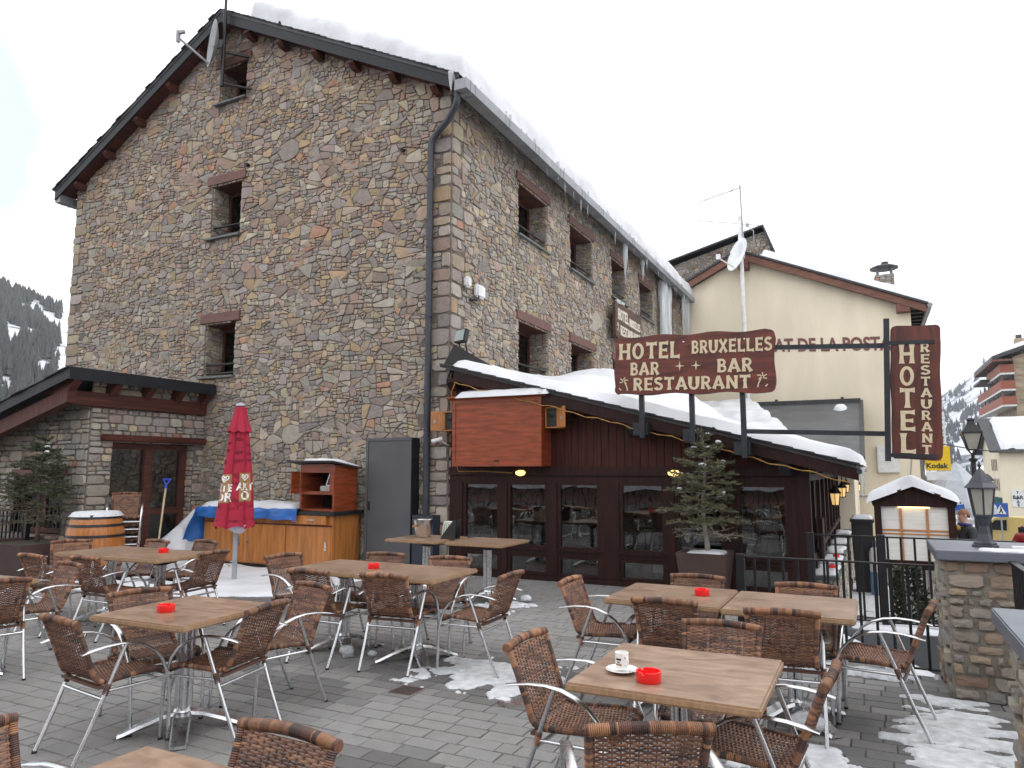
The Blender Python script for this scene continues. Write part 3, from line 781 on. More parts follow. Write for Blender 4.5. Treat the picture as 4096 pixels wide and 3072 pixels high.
lowp = DC - Vector((.05, 0, .44)); lnb = DC + nn * .62 + Vector((0, 0, -.12))
b = MB(); b.bar(lowp, lnb, .035, .035); b.bar(lnb - Vector((0, 0, .1)), lnb + Vector((0, 0, .14)), .05, .07); b.bar(lnb + Vector((0, 0, .1)), lnb + Vector((.12, .05, .12)), .06, .06)
b.build('feed_arm', dishm, t)

# ================================================================== LEAN-TO ANNEX ON THE LEFT
AX, AY = -11.86, 7.75
annex = thing('stone_annex', 'low stone annex with a dark slate roof and red beams at the left', 'annex', (AX, AY, 0))
ah = [(.42, 0, 2.12, 2.12)]
ab = [(0, 0), (Y_G - AY, 0), (Y_G - AY, 3.16), (0, 3.16)]
eb = [(0, 0), (5.0, 0), (5.0, 3.0), (0, 1.62)]   # end wall, u from x=AX-5 to AX
AH2 = [(2.98, .55, 4.4, 1.52)]
mb = MB()
coursed(mb, (AX, AY, 0), (0, 1, 0), (0, 0, 1), Y_G - AY, 3.16, 41, ah, (.07, .2), (.9, 2.4))
eb2 = [(0, 0), (5.0, 0), (5.0, 2.96), (0, 1.6)]
coursed(mb, (AX - 5, AY, 0), (1, 0, 0), (0, 0, 1), 5.0, 2.96, 43, AH2, (.07, .2), (.9, 2.4), top=(-.272, 1, 1.6))
coursed(mb, (AX - .4, AY + .42, 0), (1, 0, 0), (0, 0, 1), .4, 2.12, 47)
# far jamb of the big window faces the camera
coursed(mb, (AX - .4, AY + 2.12, 0), (1, 0, 0), (0, 0, 1), .4, 2.12, 48)
mb.build('wall', stone, annex)
mb = MB(); backing(mb, (AX, AY, 0), (0, 1, 0), (0, 0, 1), ab, ah); backing(mb, (AX - 5, AY, 0), (1, 0, 0), (0, 0, 1), eb2, AH2)
mb.poly([(AX, AY + .42, 0), (AX - .4, AY + .42, 0), (AX - .4, AY + .42, 2.12), (AX, AY + .42, 2.12)])
mb.poly([(AX - .4, AY + 2.12, 0), (AX, AY + 2.12, 0), (AX, AY + 2.12, 2.12), (AX - .4, AY + 2.12, 2.12)])
mb.build('mortar', mortar, annex)
# glazed door: frame of red timber
mb = MB(); xd = AX - .22
mb.box(xd - .06, AY + .42, 0, xd + .06, AY + .52, 2.12); mb.box(xd - .06, AY + 1.98, 0, xd + .06, AY + 2.12, 2.12)
mb.box(xd - .055, AY + 1.2, 0, xd + .065, AY + 1.36, 2.02); mb.box(xd - .05, AY + .52, 2.02, xd + .07, AY + 1.98, 2.12)
mb.box(xd - .05, AY + 1.36, .82, xd + .05, AY + 1.98, .93); mb.box(xd - .05, AY + .52, .82, xd + .05, AY + 1.2, .93); mb.box(xd - .05, AY + .52, 0, xd + .05, AY + 1.98, .14)
fr = mb.build('window', redwood, annex)
mb = MB(); mb.box(xd - .012, AY + .52, .93, xd - .002, AY + 1.98, 2.02); mb.box(xd - .012, AY + .52, .14, xd - .002, AY + 1.98, .82); mb.build('pane', wpane, fr)
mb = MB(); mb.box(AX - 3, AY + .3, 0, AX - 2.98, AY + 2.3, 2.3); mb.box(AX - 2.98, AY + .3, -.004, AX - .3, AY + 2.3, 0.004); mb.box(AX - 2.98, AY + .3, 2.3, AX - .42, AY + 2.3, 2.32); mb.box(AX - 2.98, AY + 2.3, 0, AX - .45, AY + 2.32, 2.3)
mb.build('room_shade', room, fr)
mb = MB(); mb.lathe((xd - .5, AY + 1.7, .9), [(.42, 0), (.44, .03), (.40, .05), (.1, .05)], 28, M=Matrix.Rotation(R(80), 3, 'Y')); mb.build('wooden_disc', redwood, fr)
B1('lintel', redwood_y, AX - .1, AY + .2, 2.14, AX + .12, AY + 2.33, 2.26, annex, .02)
# small window in the end wall
mb = MB(); x0, x1 = AX - 2.02, AX - .6
mb.box(x0, AY + .12, .55, x0 + .07, AY + .2, 1.52); mb.box(x1 - .07, AY + .12, .55, x1, AY + .2, 1.52); mb.box(x0 + .07, AY + .12, .55, x1 - .07, AY + .2, .63); mb.box(x0 + .07, AY + .12, 1.45, x1 - .07, AY + .2, 1.52); mb.box((x0 + x1) / 2 - .04, AY + .125, .63, (x0 + x1) / 2 + .04, AY + .2, 1.45)
fr = mb.build('window', redwood, annex)
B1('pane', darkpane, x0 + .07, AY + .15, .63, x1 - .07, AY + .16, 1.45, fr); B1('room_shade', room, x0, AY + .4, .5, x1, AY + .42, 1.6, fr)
B1('lintel', lintel_wood, x0 - .05, AY - .05, 1.53, x1 + .12, AY + .1, 1.66, fr, .008)
# roof: slope falls away to the left; high edge with bracket beams faces the terrace
XH = -11.55; YA = 7.17; sA = (3.34 - 2.42) / (XH + 14.7)
def aroof(x): return 3.30 - .272 * (XH - x)
mb = MB(); mb.prism([(XH, aroof(XH)), (XH, aroof(XH) - .06), (XL - 3, aroof(XL - 3) - .06), (XL - 3, aroof(XL - 3))], (0, YA, 0), (1, 0, 0), (0, 0, 1), (0, 1, 0), Y_G - YA - .04)
arf = mb.build('roof', slate, annex)
mb = MB()
mb.box(XH - .004, YA - .03, aroof(XH) - .19, XH + .03, Y_G - .05, aroof(XH) + .015)
mb.prism([(XH + .028, aroof(XH) + .012), (XH + .028, aroof(XH) - .17), (XL - 3, aroof(XL - 3) - .17), (XL - 3, aroof(XL - 3) + .012)], (0, YA - .035, 0), (1, 0, 0), (0, 0, 1), (0, 1, 0), .03)
mb.build('fascia', vergeblack, arf)
mb = MB()   # ragged slate edge
for i in range(26):
    xa = XH - i * .3; mb.prism([(xa, aroof(xa) + .002), (xa - .3, aroof(xa - .3) + .002), (xa - .3, aroof(xa - .3) + .03), (xa, aroof(xa) + .014)], (0, YA - .05 - rg.uniform(0, .04), 0), (1, 0, 0), (0, 0, 1), (0, 1, 0), 1.2)
mb.build('verge_slates', slate, arf)
for i, yb in enumerate((7.32, 8.05, 8.72, 9.36, 9.96)):
    b = MB(); b.prism([(-.5, 0), (.28, 0), (.28, -.08), (.1, -.27), (-.5, -.27)], (AX, yb - .065, aroof(XH) - .12), (1, 0, 0), (0, 0, 1), (0, 1, 0), .13); b.build('bracket_beam', redwood_h, arf)
B1('wall_plate', redwood_y, AX - .06, YA + .15, 2.72, AX + .1, Y_G - .04, 2.96, annex, .01)
mb = MB(); mb.prism([(AX + .12, aroof(AX) - .22), (AX + .12, aroof(AX) - .46), (XL - 2, aroof(XL - 2) - .46), (XL - 2, aroof(XL - 2) - .22)], (0, YA + .08, 0), (1, 0, 0), (0, 0, 1), (0, 1, 0), .16)
mb.build('verge_beam', redwood_h, arf)

# ================================================================== WOODEN BAR LEAN-TO
BX0, BX1, BY, BY1 = X_C + .0, -.82, 10.13, 20.0
bar = thing('wooden_bar', 'dark red wooden bar extension with a row of windows and a snow laden lean-to roof', 'bar', (-3.5, BY, 0))
def broof(x): return 3.36 - .272 * (x + 6.2)        # top of roof at the front verge
BV = 9.75; XB = -.16
bays = [(-5.87, -5.26), (-5.07, -4.44), (-4.23, -3.61), (-3.26, -2.65), (-2.45, -1.84), (-1.62, -1.02)]
ZT, ZS, ZL1, ZL0 = 1.43, .5, .37, .08
mb = MB()
# boarded upper wall as separate planks
x = BX0 + .02; rb = random.Random(2)
while x < BX1 - .02:
    wdt = .118; x2 = min(x + wdt - .007, BX1)
    mb.prism([(x, 1.68), (x2, 1.68), (x2, broof(x2) - .2), (x, broof(x) - .2)], (0, BY + rb.uniform(0, .006), 0), (1, 0, 0), (0, 0, 1), (0, 1, 0), .03); x += wdt
mb.prism([(BX0, 1.68), (BX1, 1.68), (BX1, broof(BX1) - .2), (BX0, broof(BX0) - .2)], (0, BY + .05, 0), (1, 0, 0), (0, 0, 1), (0, 1, 0), .04)
mb.build('wall', boards_m, bar)
mb = MB()
mb.box(BX0 + .02, BY - .05, 1.56, BX1 + .05, BY + .1, 1.69); mb.box(BX0 + .02, BY - .02, 1.455, BX1 + .03, BY + .1, 1.555)
mb.box(BX0 + .02, BY - .03, -.03, BX1 + .03, BY + .1, .075); mb.box(BX0 + .02, BY - .024, .375, BX1 + .02, BY + .1, .455)
mb.build('beam', darkwood, bar, bevel=.006)
xs = [BX0 + .02] + [v for p in bays for v in p] + [BX1]
posts = []
for i in range(0, len(xs), 2): posts.append((xs[i], xs[i + 1]))
mb = MB()
for a, b in posts: mb.box(a + .03 if a > BX0 + .1 else a, BY - .03, .07, b - .03 if b < BX1 else b, BY + .09, 1.46)
mb.box(BX1 - .05, BY - .06, -.05, BX1 + .1, BY + .1, 1.95)
mb.build('post', darkwood, bar, bevel=.008)
for a, b in bays:
    f = MB(); y0, y1 = BY - .012, BY + .07
    for z0, z1 in ((ZS - .03, ZT + .03), (ZL0, ZL1)):
        f.box(a - .03, y0, z0, a + .02, y1, z1); f.box(b - .02, y0, z0, b + .03, y1, z1); f.box(a + .02, y0, z0, b - .02, y1, z0 + .04); f.box(a + .02, y0, z1 - .04, b - .02, y1, z1)
    f.box(a - .04, BY - .06, ZS - .055, b + .04, BY + .02, ZS - .032)
    fr = f.build('window', darkwood, bar)
    p = MB(); p.box(a + .02, BY + .02, ZS + .01, b - .02, BY + .026, ZT - .01); p.box(a + .02, BY + .02, ZL0 + .04, b - .02, BY + .026, ZL1 - .04); p.build('pane', wpane, fr)
# inside: dark room with a floor, tables and bags glimpsed through the glass
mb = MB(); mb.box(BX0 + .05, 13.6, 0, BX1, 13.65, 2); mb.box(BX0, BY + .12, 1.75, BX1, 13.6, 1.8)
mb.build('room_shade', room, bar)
B1('room_floor', slatefl, BX0, BY + .11, -.02, BX1, 13.6, .02, bar)
mb = MB()
for cx in (-5.2, -3.9, -2.4, -1.5):
    mb.box(cx - .4, 11.2, .72, cx + .4, 12.0, .76); mb.box(cx - .04, 11.55, .02, cx + .04, 11.63, .72)
    for dx in (-.62, .62): mb.box(cx + dx - .2, 11.3, .42, cx + dx + .2, 11.75, .46); mb.box(cx + dx * 1.3 - .03, 11.3, .46, cx + dx * 1.3 + .03, 11.75, .95)
mb.build('furniture', darkwood, bar)
def blob(mb, c, r, seed, n=12):
    def f(u, v):
        a, t = u * 2 * math.pi, (v - .5) * math.pi; d = Vector((math.cos(a) * math.cos(t), math.sin(a) * math.cos(t), math.sin(t)))
        k = 1 + .22 * noise.noise(d * 1.7 + Vector((seed, 0, 0)))
        return (c[0] + d.x * r[0] * k, c[1] + d.y * r[1] * k, c[2] + d.z * r[2] * k)
    mb.grid(f, n, n // 2)
for c_, r_, s_, m_ in (((-3.85, 10.45, .18), (.3, .2, .2), 1, flesh_bag), ((-4.7, 10.5, .12), (.25, .2, .12), 2, flesh_bag), ((-3.05, 10.5, .18), (.2, .2, .17), 3, flesh_bag), ((-4.45, 10.6, .12), (.15, .2, .14), 4, blue_bag), ((-2.85, 10.6, .14), (.2, .2, .13), 5, blue_bag)):
    mb = MB(); blob(mb, c_, r_, s_); mb.build('stored_bag', m_, bar, smooth=True)
for q in ((-2.85, 10.25, .2, -2.62, 10.26, .34), (-4.2, 10.3, .17, -4.13, 10.31, .34), (-3.72, 10.35, .17, -3.62, 10.36, .34)): B1('paper_sheet', paper, *q, bar)
# side wall with posts and glazing, running away from the camera
mb = MB(); y = BY + .1
while y < BY1:
    mb.box(BX1 - .1, y, -.5, BX1 + .06, y + .14, 1.8)
    for k in (1, 2, 3): mb.box(BX1 - .06, y + .14 + k * .26, -.5, BX1 + .02, y + .19 + k * .26, 1.75)
    y += 1.2
mb.box(BX1 - .09, BY + .1, 1.5, BX1 + .08, BY1, 1.64); mb.box(BX1 - .09, BY + .1, -.5, BX1 + .07, BY1, .15); mb.box(BX1 - .09, BY + .1, .42, BX1 + .07, BY1, .5)
mb.build('side_wall', darkwood, bar)
B1('side_glazing', wpane, BX1 - .03, BY + .1, .15, BX1 - .024, BY1, 1.5, bar)
# roof
mb = MB()
mb.prism([(X_C + .03, broof(X_C + .03)), (X_C + .03, broof(X_C + .03) - .05), (XB, broof(XB) - .05), (XB, broof(XB))], (0, BV, 0), (1, 0, 0), (0, 0, 1), (0, 1, 0), BY1 - BV)
brf = mb.build('roof', slate, bar)
mb = MB()
mb.prism([(X_C + .28, broof(X_C + .28) - .052), (X_C + .28, broof(X_C + .28) - .22), (XB + .02, broof(XB) - .20), (XB + .02, broof(XB) - .052)], (0, BV + .02, 0), (1, 0, 0), (0, 0, 1), (0, 1, 0), .06)
mb.build('verge_board', darkwood, brf)
mb = MB()
for i in range(24):
    xa = X_C + .05 + i * .25; mb.prism([(xa, broof(xa) + .002), (xa + .25, broof(xa + .25) + .002), (xa + .25, broof(xa + .25) + .026), (xa, broof(xa) + .012)], (0, BV - .03 - rg.uniform(0, .03), 0), (1, 0, 0), (0, 0, 1), (0, 1, 0), .5)
mb.build('verge_slates', slate, brf)
for xp in (-6.0, -5.15, -4.0, -3.0, -2.05, -1.0):
    b = MB(); b.prism([(0, 0), (.36, 0), (.36, -.17), (.12, -.17), (0, -.06)], (xp - .07, BV + .09, broof(xp) - .2), (0, 1, 0), (0, 0, 1), (1, 0, 0), .14); b.build('purlin_end', signmetal if xp > -3.5 else darkwood, brf)
mb = MB(); y = BV + .1
while y < BY1: mb.prism([(BX1 + .06, broof(BX1) - .06), (BX1 + .06, broof(BX1) - .2), (XB, broof(XB) - .14), (XB, broof(XB) - .06)], (0, y, 0), (1, 0, 0), (0, 0, 1), (0, 1, 0), .08); y += .62
mb.build('rafter_end', darkwood, brf)
mb = MB(); mb.tube([(XB + .03, BV - .02, broof(XB) - .09), (XB + .03, BY1, broof(XB) - .09)], .032, 12); mb.build('gutter', pipe_m, brf, smooth=50)
mb = MB(); mb.prism([(0, 0), (.16, .32), (.9, -.02), (.9, -.08), (0, -.06)], (X_C + .04, BV + .12, broof(X_C) + .02), (.9, .42, -.1), (0, 0, 1), (0, 1, 0), .02); mb.build('flashing', blackrub, brf)

# snow on the bar roof: thin at the front edge, drifted deep further back
def bsnow(x, y):
    d = .14 + .05 * fbm(x, y, 9, .8, 3)
    k = max(0, min(1, (y - 10.3) / 3.2)); k = k * k * (3 - 2 * k)
    drift = lerp(x, [-6.1, -5.2, -4.5, -3.9, -3.3, -2.8, -1.5, -.5], [.1, .16, .58, .64, .42, .12, .08, .03])
    return max(.03, d + k * drift * (1 + .35 * fbm(x, y, 2, .7, 3)) * (1 - .7 * max(0, min(1, (y - 15) / 4.5))))
snow_body('roof_snow', lambda x, y: broof(x) + .028, X_C + .2, XB + .08, BV - .0, 19.6, 110, 90, bsnow, 'soft drifted snow covering the sloping roof of the wooden bar', rim=.14, rag=.07, seed=3)
for i in range(9):
    add_icicle(XB + .06, BV + .05 + i * .17 + rg.uniform(-.05, .05), broof(XB) - .04, rg.uniform(.12, .4), .022, 'short icicle hanging at the low right corner of the bar roof', 'icicles at the bar roof corner')
# ================================================================== WICKER CHAIRS
PROF = [(.236, .418), (.226, .436), (.19, .447), (.10, .445), (0, .438), (-.09, .43), (-.135, .432), (-.163, .446), (-.182, .478), (-.20, .53), (-.226, .60), (-.252, .67), (-.278, .735), (-.292, .772)]
def prof_len():
    L = [0]
    for a, b in zip(PROF, PROF[1:]): L.append(L[-1] + math.hypot(a[0] - b[0], a[1] - b[1]))
    return L
PL = prof_len(); PT = PL[-1]; SB = PL[7]            # SB: where the seat turns up into the back
def prof_at(s):
    s = max(0, min(PT - 1e-6, s))
    for i in range(len(PL) - 1):
        if s <= PL[i + 1]:
            t = (s - PL[i]) / (PL[i + 1] - PL[i]); break
    a, b = Vector(PROF[i]), Vector(PROF[i + 1]); p = a.lerp(b, t)
    i0, i1 = max(0, i - 1), min(len(PROF) - 1, i + 2)
    d = (Vector(PROF[i1]) - Vector(PROF[i0])).normalized()
    return p, Vector((d.y, -d.x))                     # point, normal (up / forward)
def half_w(s): return lerp(s, [0, .38, .5, PT], [.212, .198, .19, .205])
def surf(u, s, off=0):
    p, n = prof_at(s); sag = -.012 * (1 - u * u) * math.sin(math.pi * min(1, s / SB)) if s < SB else -.014 * (1 - u * u) * math.sin(math.pi * min(1, (s - SB) / (PT - SB)))
    return Vector((half_w(s) * u, p.x + n.x * (off + sag), p.y + n.y * (off + sag)))
WCOL = [(.18, .085, .054), (.25, .123, .073), (.138, .066, .046), (.305, .15, .083), (.072, .039, .032)]
def weave(mb, s0, s1, seed, ns=13):
    rg = random.Random(seed); pitch = .0092; k = int((s1 - s0) / pitch); m = ns * 2
    for r in range(k + 1):
        s = s0 + (s1 - s0) * r / k; base = rg.choice(WCOL[:4])
        rows = []
        for q in range(m + 1):
            u = -1 + 2 * q / m
            a = (.0048 if (q // 2 + r) % 2 else -.0048) if q % 2 else 0.0
            c = surf(u * .985, s, a); c2 = surf(u * .985, s + .0041, a); c0 = surf(u * .985, s - .0041, a)
            p_, n_ = prof_at(s); N = Vector((0, n_.x, n_.y)) * .0019
            rows.append([mb.add(c0), mb.add(c + N), mb.add(c2), mb.add(c - N)])
        for q in range(m):
            if q % 6 == 0:
                cc = base if rg.random() < .72 else rg.choice(WCOL)
            dia = abs((q - m / 2) / m * 2.4) + abs((s - (SB + PT) / 2 - .02) / .13)
            mb.col = (.07, .035, .027) if (s > SB and .75 < dia < 1.0 and (q // 2 + r) % 2) else cc
            A, B = rows[q], rows[q + 1]
            for j in range(4): mb.face((A[j], B[j], B[(j + 1) % 4], A[(j + 1) % 4]))
    for i in range(1, ns * 2, 2):                      # stakes
        u = -1 + 2 * i / (ns * 2); mb.col = rg.choice(WCOL[:3])
        mb.tube([surf(u * .985, s0 + (s1 - s0) * q / 26) for q in range(27)], .0033, 5, False)
def wrapped(mb, pts, r, seed, step=.0036, n=8):
    """cane binding wound round a rod: ridged rings in bands of light and dark"""
    rg = random.Random(seed); L = [0]; P = [Vector(p) for p in pts]
    for a, b in zip(P, P[1:]): L.append(L[-1] + (a - b).length)
    k = int(L[-1] / step); out = []
    for i in range(k + 1):
        s = L[-1] * i / k; j = 0
        while j < len(L) - 2 and L[j + 1] < s: j += 1
        out.append(P[j].lerp(P[j + 1], (s - L[j]) / max(1e-9, L[j + 1] - L[j])))
    f0 = len(mb.f)
    mb.tube(out, [r * (1.06 if i % 2 else .93) for i in range(k + 1)], n)
    band = 0; col = WCOL[0]; q = f0
    for i in range(k):
        if band <= 0: band = rg.choice((2, 4, 4, 6, 8, 12)); col = rg.choice([(.34, .165, .083), (.19, .089, .052), (.06, .034, .028), (.13, .06, .042), (.26, .122, .066), (.085, .043, .034)])
        band -= 1
        cc = tuple(c * (.72 if i % 2 == 0 else 1.1) for c in col)
        for j in range(n): mb.c[q] = cc; q += 1
    while q < len(mb.f): mb.c[q] = col; q += 1
def make_chair(name, seed, label):
    t = thing(name, label, 'chair')
    mb = MB(); weave(mb, .006, SB, seed)
    for sx in (-1, 1): wrapped(mb, [surf(sx, SB * i / 24) for i in range(25)], .0155, seed + sx)
    wrapped(mb, [surf(u / 10, .004, -.004) for u in range(-10, 11)], .0185, seed + 5)
    mb.col = (.1, .047, .033); mb.bar((-.225, -.15, .408), (.225, -.15, .408), .03, .016)
    mb.build('seat', wicker, t, smooth=50)
    mb = MB(); weave(mb, SB, PT, seed + 50)
    for sx in (-1, 1): wrapped(mb, [surf(sx, SB + (PT - SB) * i / 24) for i in range(25)], .0155, seed + 10 + sx)
    a = surf(-1, PT, -.004); b = surf(1, PT, -.004); a.x -= .016; b.x += .016; a.z += .008; b.z += .008; a.y -= .004; b.y -= .004
    wrapped(mb, [a.lerp(b, i / 12) + Vector((0, -.014 * math.sin(math.pi * i / 12), .013 * math.sin(math.pi * i / 12))) for i in range(13)], .0215, seed + 20)
    mb.build('backrest', wicker, t, smooth=50)
    for sx in (-1, 1):
        mb = MB()
        pts = [(.222, .272, .0), (.224, .270, .10), (.228, .266, .22), (.233, .256, .33), (.237, .236, .42), (.242, .198, .50), (.246, .145, .562), (.249, .08, .606), (.251, .01, .632), (.252, -.07, .643), (.253, -.16, .64), (.253, -.24, .628), (.253, -.285, .618)]
        rr = [(.0125, .0115)] * 4 + [(.014, .0105), (.0155, .0095), (.017, .0085), (.018, .008), (.019, .0075), (.0195, .007), (.0195, .007), (.0195, .0065), (.018, .005)]
        mb.tube([(x * sx, y, z) for x, y, z in pts], rr, 10, side=(1, 0, 0))
        mb.m = 1; mb.tube([(.222 * sx, .272, .0), (.222 * sx, .272, .014)], .0142, 10)
        mb.build('armrest', [alu, blackrub], t, smooth=50)
        mb = MB(); mb.tube([(.224 * sx, -.285, 0), (.23 * sx, -.19, .22), (.244 * sx, -.03, .632)], .0118, 10)
        mb.m = 1; mb.tube([(.224 * sx, -.285, 0), (.224 * sx, -.284, .014)], .0145, 10)
        mb.build('leg', [alu, blackrub], t, smooth=50)
        mb = MB(); wrapped(mb, [(.231 * sx, -.131, .365), (.236 * sx, -.112, .425)], .0165, seed + 31); mb.build('binding', wicker, t, smooth=50)
    for y_, z_ in ((-.142, .345), (.252, .355)): mb = MB(); mb.tube([(-.23, y_, z_), (.23, y_, z_)], .0105, 8); mb.build('stretcher', alu, t, smooth=50)
    for sx in (-1, 1):
        mb = MB(); mb.tube([(.229 * sx, .252, .385), (.233 * sx, -.125, .385)], .009, 8); mb.build('seat_rail', alu, t, smooth=50)
    remember(t); return t
CH = [make_chair('wicker_chair', 11, 'x'), make_chair('wicker_chair', 77, 'x')]
used = [False, False]
CHG = 'brown wicker armchairs with aluminium frames on the terrace'
def chair(bx, by, ang, label, group=CHG, z=0, var=None):
    """bx,by: middle of the back's top edge on the floor plan; ang: direction the chair faces"""
    k = (int(abs(bx * 37 + by * 91)) % 2) if var is None else var
    a = R(ang); loc = (bx + .292 * math.cos(a), by + .292 * math.sin(a), z); rz = a - math.pi / 2
    if not used[k]:
        used[k] = True; o = CH[k]; o.location = loc; o.rotation_euler = (0, 0, rz); o['label'] = label; o['group'] = group; return o
    return dup(CH[k], loc, rz, label, group)
LBL = [
 (-1.635, 3.48, -2, 'wicker armchair at the left end of the table with the coffee cup, facing right'),
 (-.72, 2.49, 118, 'wicker armchair backed toward the viewer at the near side of the coffee cup table'),
 (-.21, 3.46, 176, 'wicker armchair seen side on at the right end of the coffee cup table'),
 (-.80, 4.25, 270, 'wicker armchair facing the viewer behind the coffee cup table'),
 (-2.165, 5.41, 0, 'wicker armchair at the left end of the two joined tables beside the railing'),
 (-1.275, 4.84, 91, 'left one of the two wicker armchairs backed toward the viewer by the railing tables'),
 (-.54, 4.80, 97, 'right one of the two wicker armchairs backed toward the viewer by the railing tables'),
 (-1.31, 6.02, 270, 'wicker armchair whose back top shows in front of the brown planter with the snowy fir'),
 (-.485, 5.92, 269, 'wicker armchair whose back top shows in front of the black railing balusters'),
 (.285, 5.42, 172, 'wicker armchair standing alone at the right end beside the railing and stone pillar'),
 (-5.36, 5.62, -10, 'wicker armchair at the left end of the middle tables, before the wooden counter'),
 (-4.36, 4.87, 90, 'left one of the two wicker armchairs backed toward the viewer at the middle tables'),
 (-3.63, 4.95, 96, 'right one of the two wicker armchairs backed toward the viewer at the middle tables'),
 (-4.52, 6.18, 278, 'wicker armchair behind the middle tables, before the grey metal door'),
 (-3.75, 6.19, 279, 'wicker armchair behind the middle tables, below the ice bucket and menu holder'),
 (-2.735, 5.48, 181, 'wicker armchair at the right end of the middle tables, on the melting snow patch'),
 (-3.80, 4.29, 255, 'wicker armchair at the far side of the left single table, facing the viewer'),
 (-3.50, 3.53, 191, 'wicker armchair at the right side of the left single table, its outer back showing'),
 (-4.26, 2.69, 82, 'wicker armchair backed toward the viewer at the near side of the left single table'),
 (-4.70, 3.53, -17, 'wicker armchair at the left side of the left single table, facing right'),
 (-7.67, 4.50, 88, 'left one of two wicker armchairs backed toward the viewer at the rear left tables'),
 (-6.98, 4.61, 90, 'right one of two wicker armchairs backed toward the viewer at the rear left tables'),
 (-6.65, 4.24, 262, 'wicker armchair facing the viewer behind the table at the left picture edge'),
 (-8.73, 5.58, -35, 'wicker armchair at the left end of the rear left tables, before the barrel'),
 (-7.83, 6.06, 265, 'wicker armchair behind the rear left tables, below the snow shovel'),
 (-7.25, 6.28, 263, 'wicker armchair behind the rear left tables, close to the closed red parasol'),
 (-6.24, 5.51, 187, 'wicker armchair at the right end of the rear left tables, before the parasol pole'),
 (-6.13, 3.36, 165, 'wicker armchair at the left picture edge, its outer back toward the viewer'),
 (-2.74, 1.38, 0, 'wicker armchair in the lower left corner of the picture, mostly cut off'),
 (-1.775, 1.90, 268, 'foreground wicker armchair at the bottom whose rolled back top stands beside the nearest tabletop'),
]
for c in LBL: chair(*c)
# the stack of chairs by the barrel
for i in range(5):
    lb = ['lowest wicker chair of the stack beside the barrel', 'second wicker chair up in the stack beside the barrel', 'middle wicker chair of the stack beside the barrel', 'fourth wicker chair up in the stack beside the barrel', 'topmost wicker chair of the stack beside the barrel, its whole back showing'][i]
    chair(-11.12 + .012 * i, 7.95, -38, lb, 'wicker chairs stacked beside the barrel', .0 + i * .118, 0)

# ================================================================== TABLES
def make_table():
    t = thing('terrace_table', 'x', 'table')
    b = MB(); h = .4
    b.box(-h, -h, .712, h, h, .75); o = b.build('tabletop', [laminate, laminate_edge], t, bevel=.009)
    for p in o.data.polygons:
        if p.normal.z < .6: p.material_index = 1
    b = MB()
    for dx, dy in ((-.023, -.023), (.023, -.023), (.023, .023), (-.023, .023)): b.tube([(dx, dy, .08), (dx, dy, .69)], .0225, 12)
    b.lathe((0, 0, 0), [(.07, .06), (.075, .10), (.055, .135), (.05, .145)], 16, True, True)
    b.build('column', alu, t, smooth=50)
    b = MB(); b.bar((-.2, 0, .7), (.2, 0, .7), .05, .02); b.bar((0, -.2, .698), (0, .2, .698), .05, .02); b.box(-.05, -.05, .64, .05, .05, .69); b.bar((.03, .03, .66), (.11, .11, .69), .03, .05); b.build('bracket', blackrub, t)
    for k in range(4):
        a = R(45 + 90 * k); c, s_ = math.cos(a), math.sin(a); M = Matrix(((c, -s_, 0, 0), (s_, c, 0, 0), (0, 0, 1, 0), (0, 0, 0, 1)))
        b = MB(); P = [(.03, .055, .13), (.12, .054, .115), (.24, .052, .072), (.33, .05, .036), (.365, .048, .026)]
        R0 = []
        for x, w_, z in P: R0.append([b.add(M @ Vector(v)) for v in ((x, -w_, z - .018), (x, w_, z - .018), (x, w_ * .8, z), (x, -w_ * .8, z))])
        for A, B_ in zip(R0, R0[1:]):
            for j in range(4): b.face((A[j], B_[j], B_[(j + 1) % 4], A[(j + 1) % 4]))
        b.face(R0[0]); b.face(R0[-1][::-1])
        b.m = 1; b.lathe(M @ Vector((.335, 0, 0)), [(.024, 0), (.024, .018)], 10, True, True)
        b.build('foot', [alu, blackrub], t)
    remember(t); return t
T0 = make_table(); first = [True]
TG = 'square wood topped tables on the terrace'
def table(x, y, rz, label, z=0):
    if first[0]: first[0] = False; o = T0; o.location = (x, y, z); o.rotation_euler = (0, 0, R(rz)); o['label'] = label; o['group'] = TG; return o
    return dup(T0, (x, y, z), R(rz), label, TG)
table(-.82, 3.36, 0, 'square table holding the white coffee cup and a red ashtray')
table(-1.345, 5.35, 0, 'left one of two joined tables by the railing, with a red ashtray')
table(-.53, 5.32, 0, 'right one of two joined tables by the railing, its top empty')
table(-4.02, 3.37, 2, 'single square table at the left with a red ashtray and four chairs')
table(-4.475, 5.50, 1.5, 'left one of the middle pair of tables in front of the counter')
table(-3.665, 5.49, 1.5, 'right one of the middle pair of tables in front of the wooden bar')
table(-7.67, 5.37, 2, 'left one of the rear left pair of tables near the barrel')
table(-6.86, 5.37, 2, 'right one of the rear left pair of tables near the parasol, with a red ashtray')
table(-6.63, 3.33, 3, 'table cut off by the left picture edge')
table(-1.785, 1.30, 0, 'nearest table at the bottom of the picture, only its far corner showing')
table(-5.35, 8.23, 0, 'table against the bar windows holding the steel ice bucket')
table(-4.42, 8.21, 0, 'empty table against the bar windows, right of the menu holder')

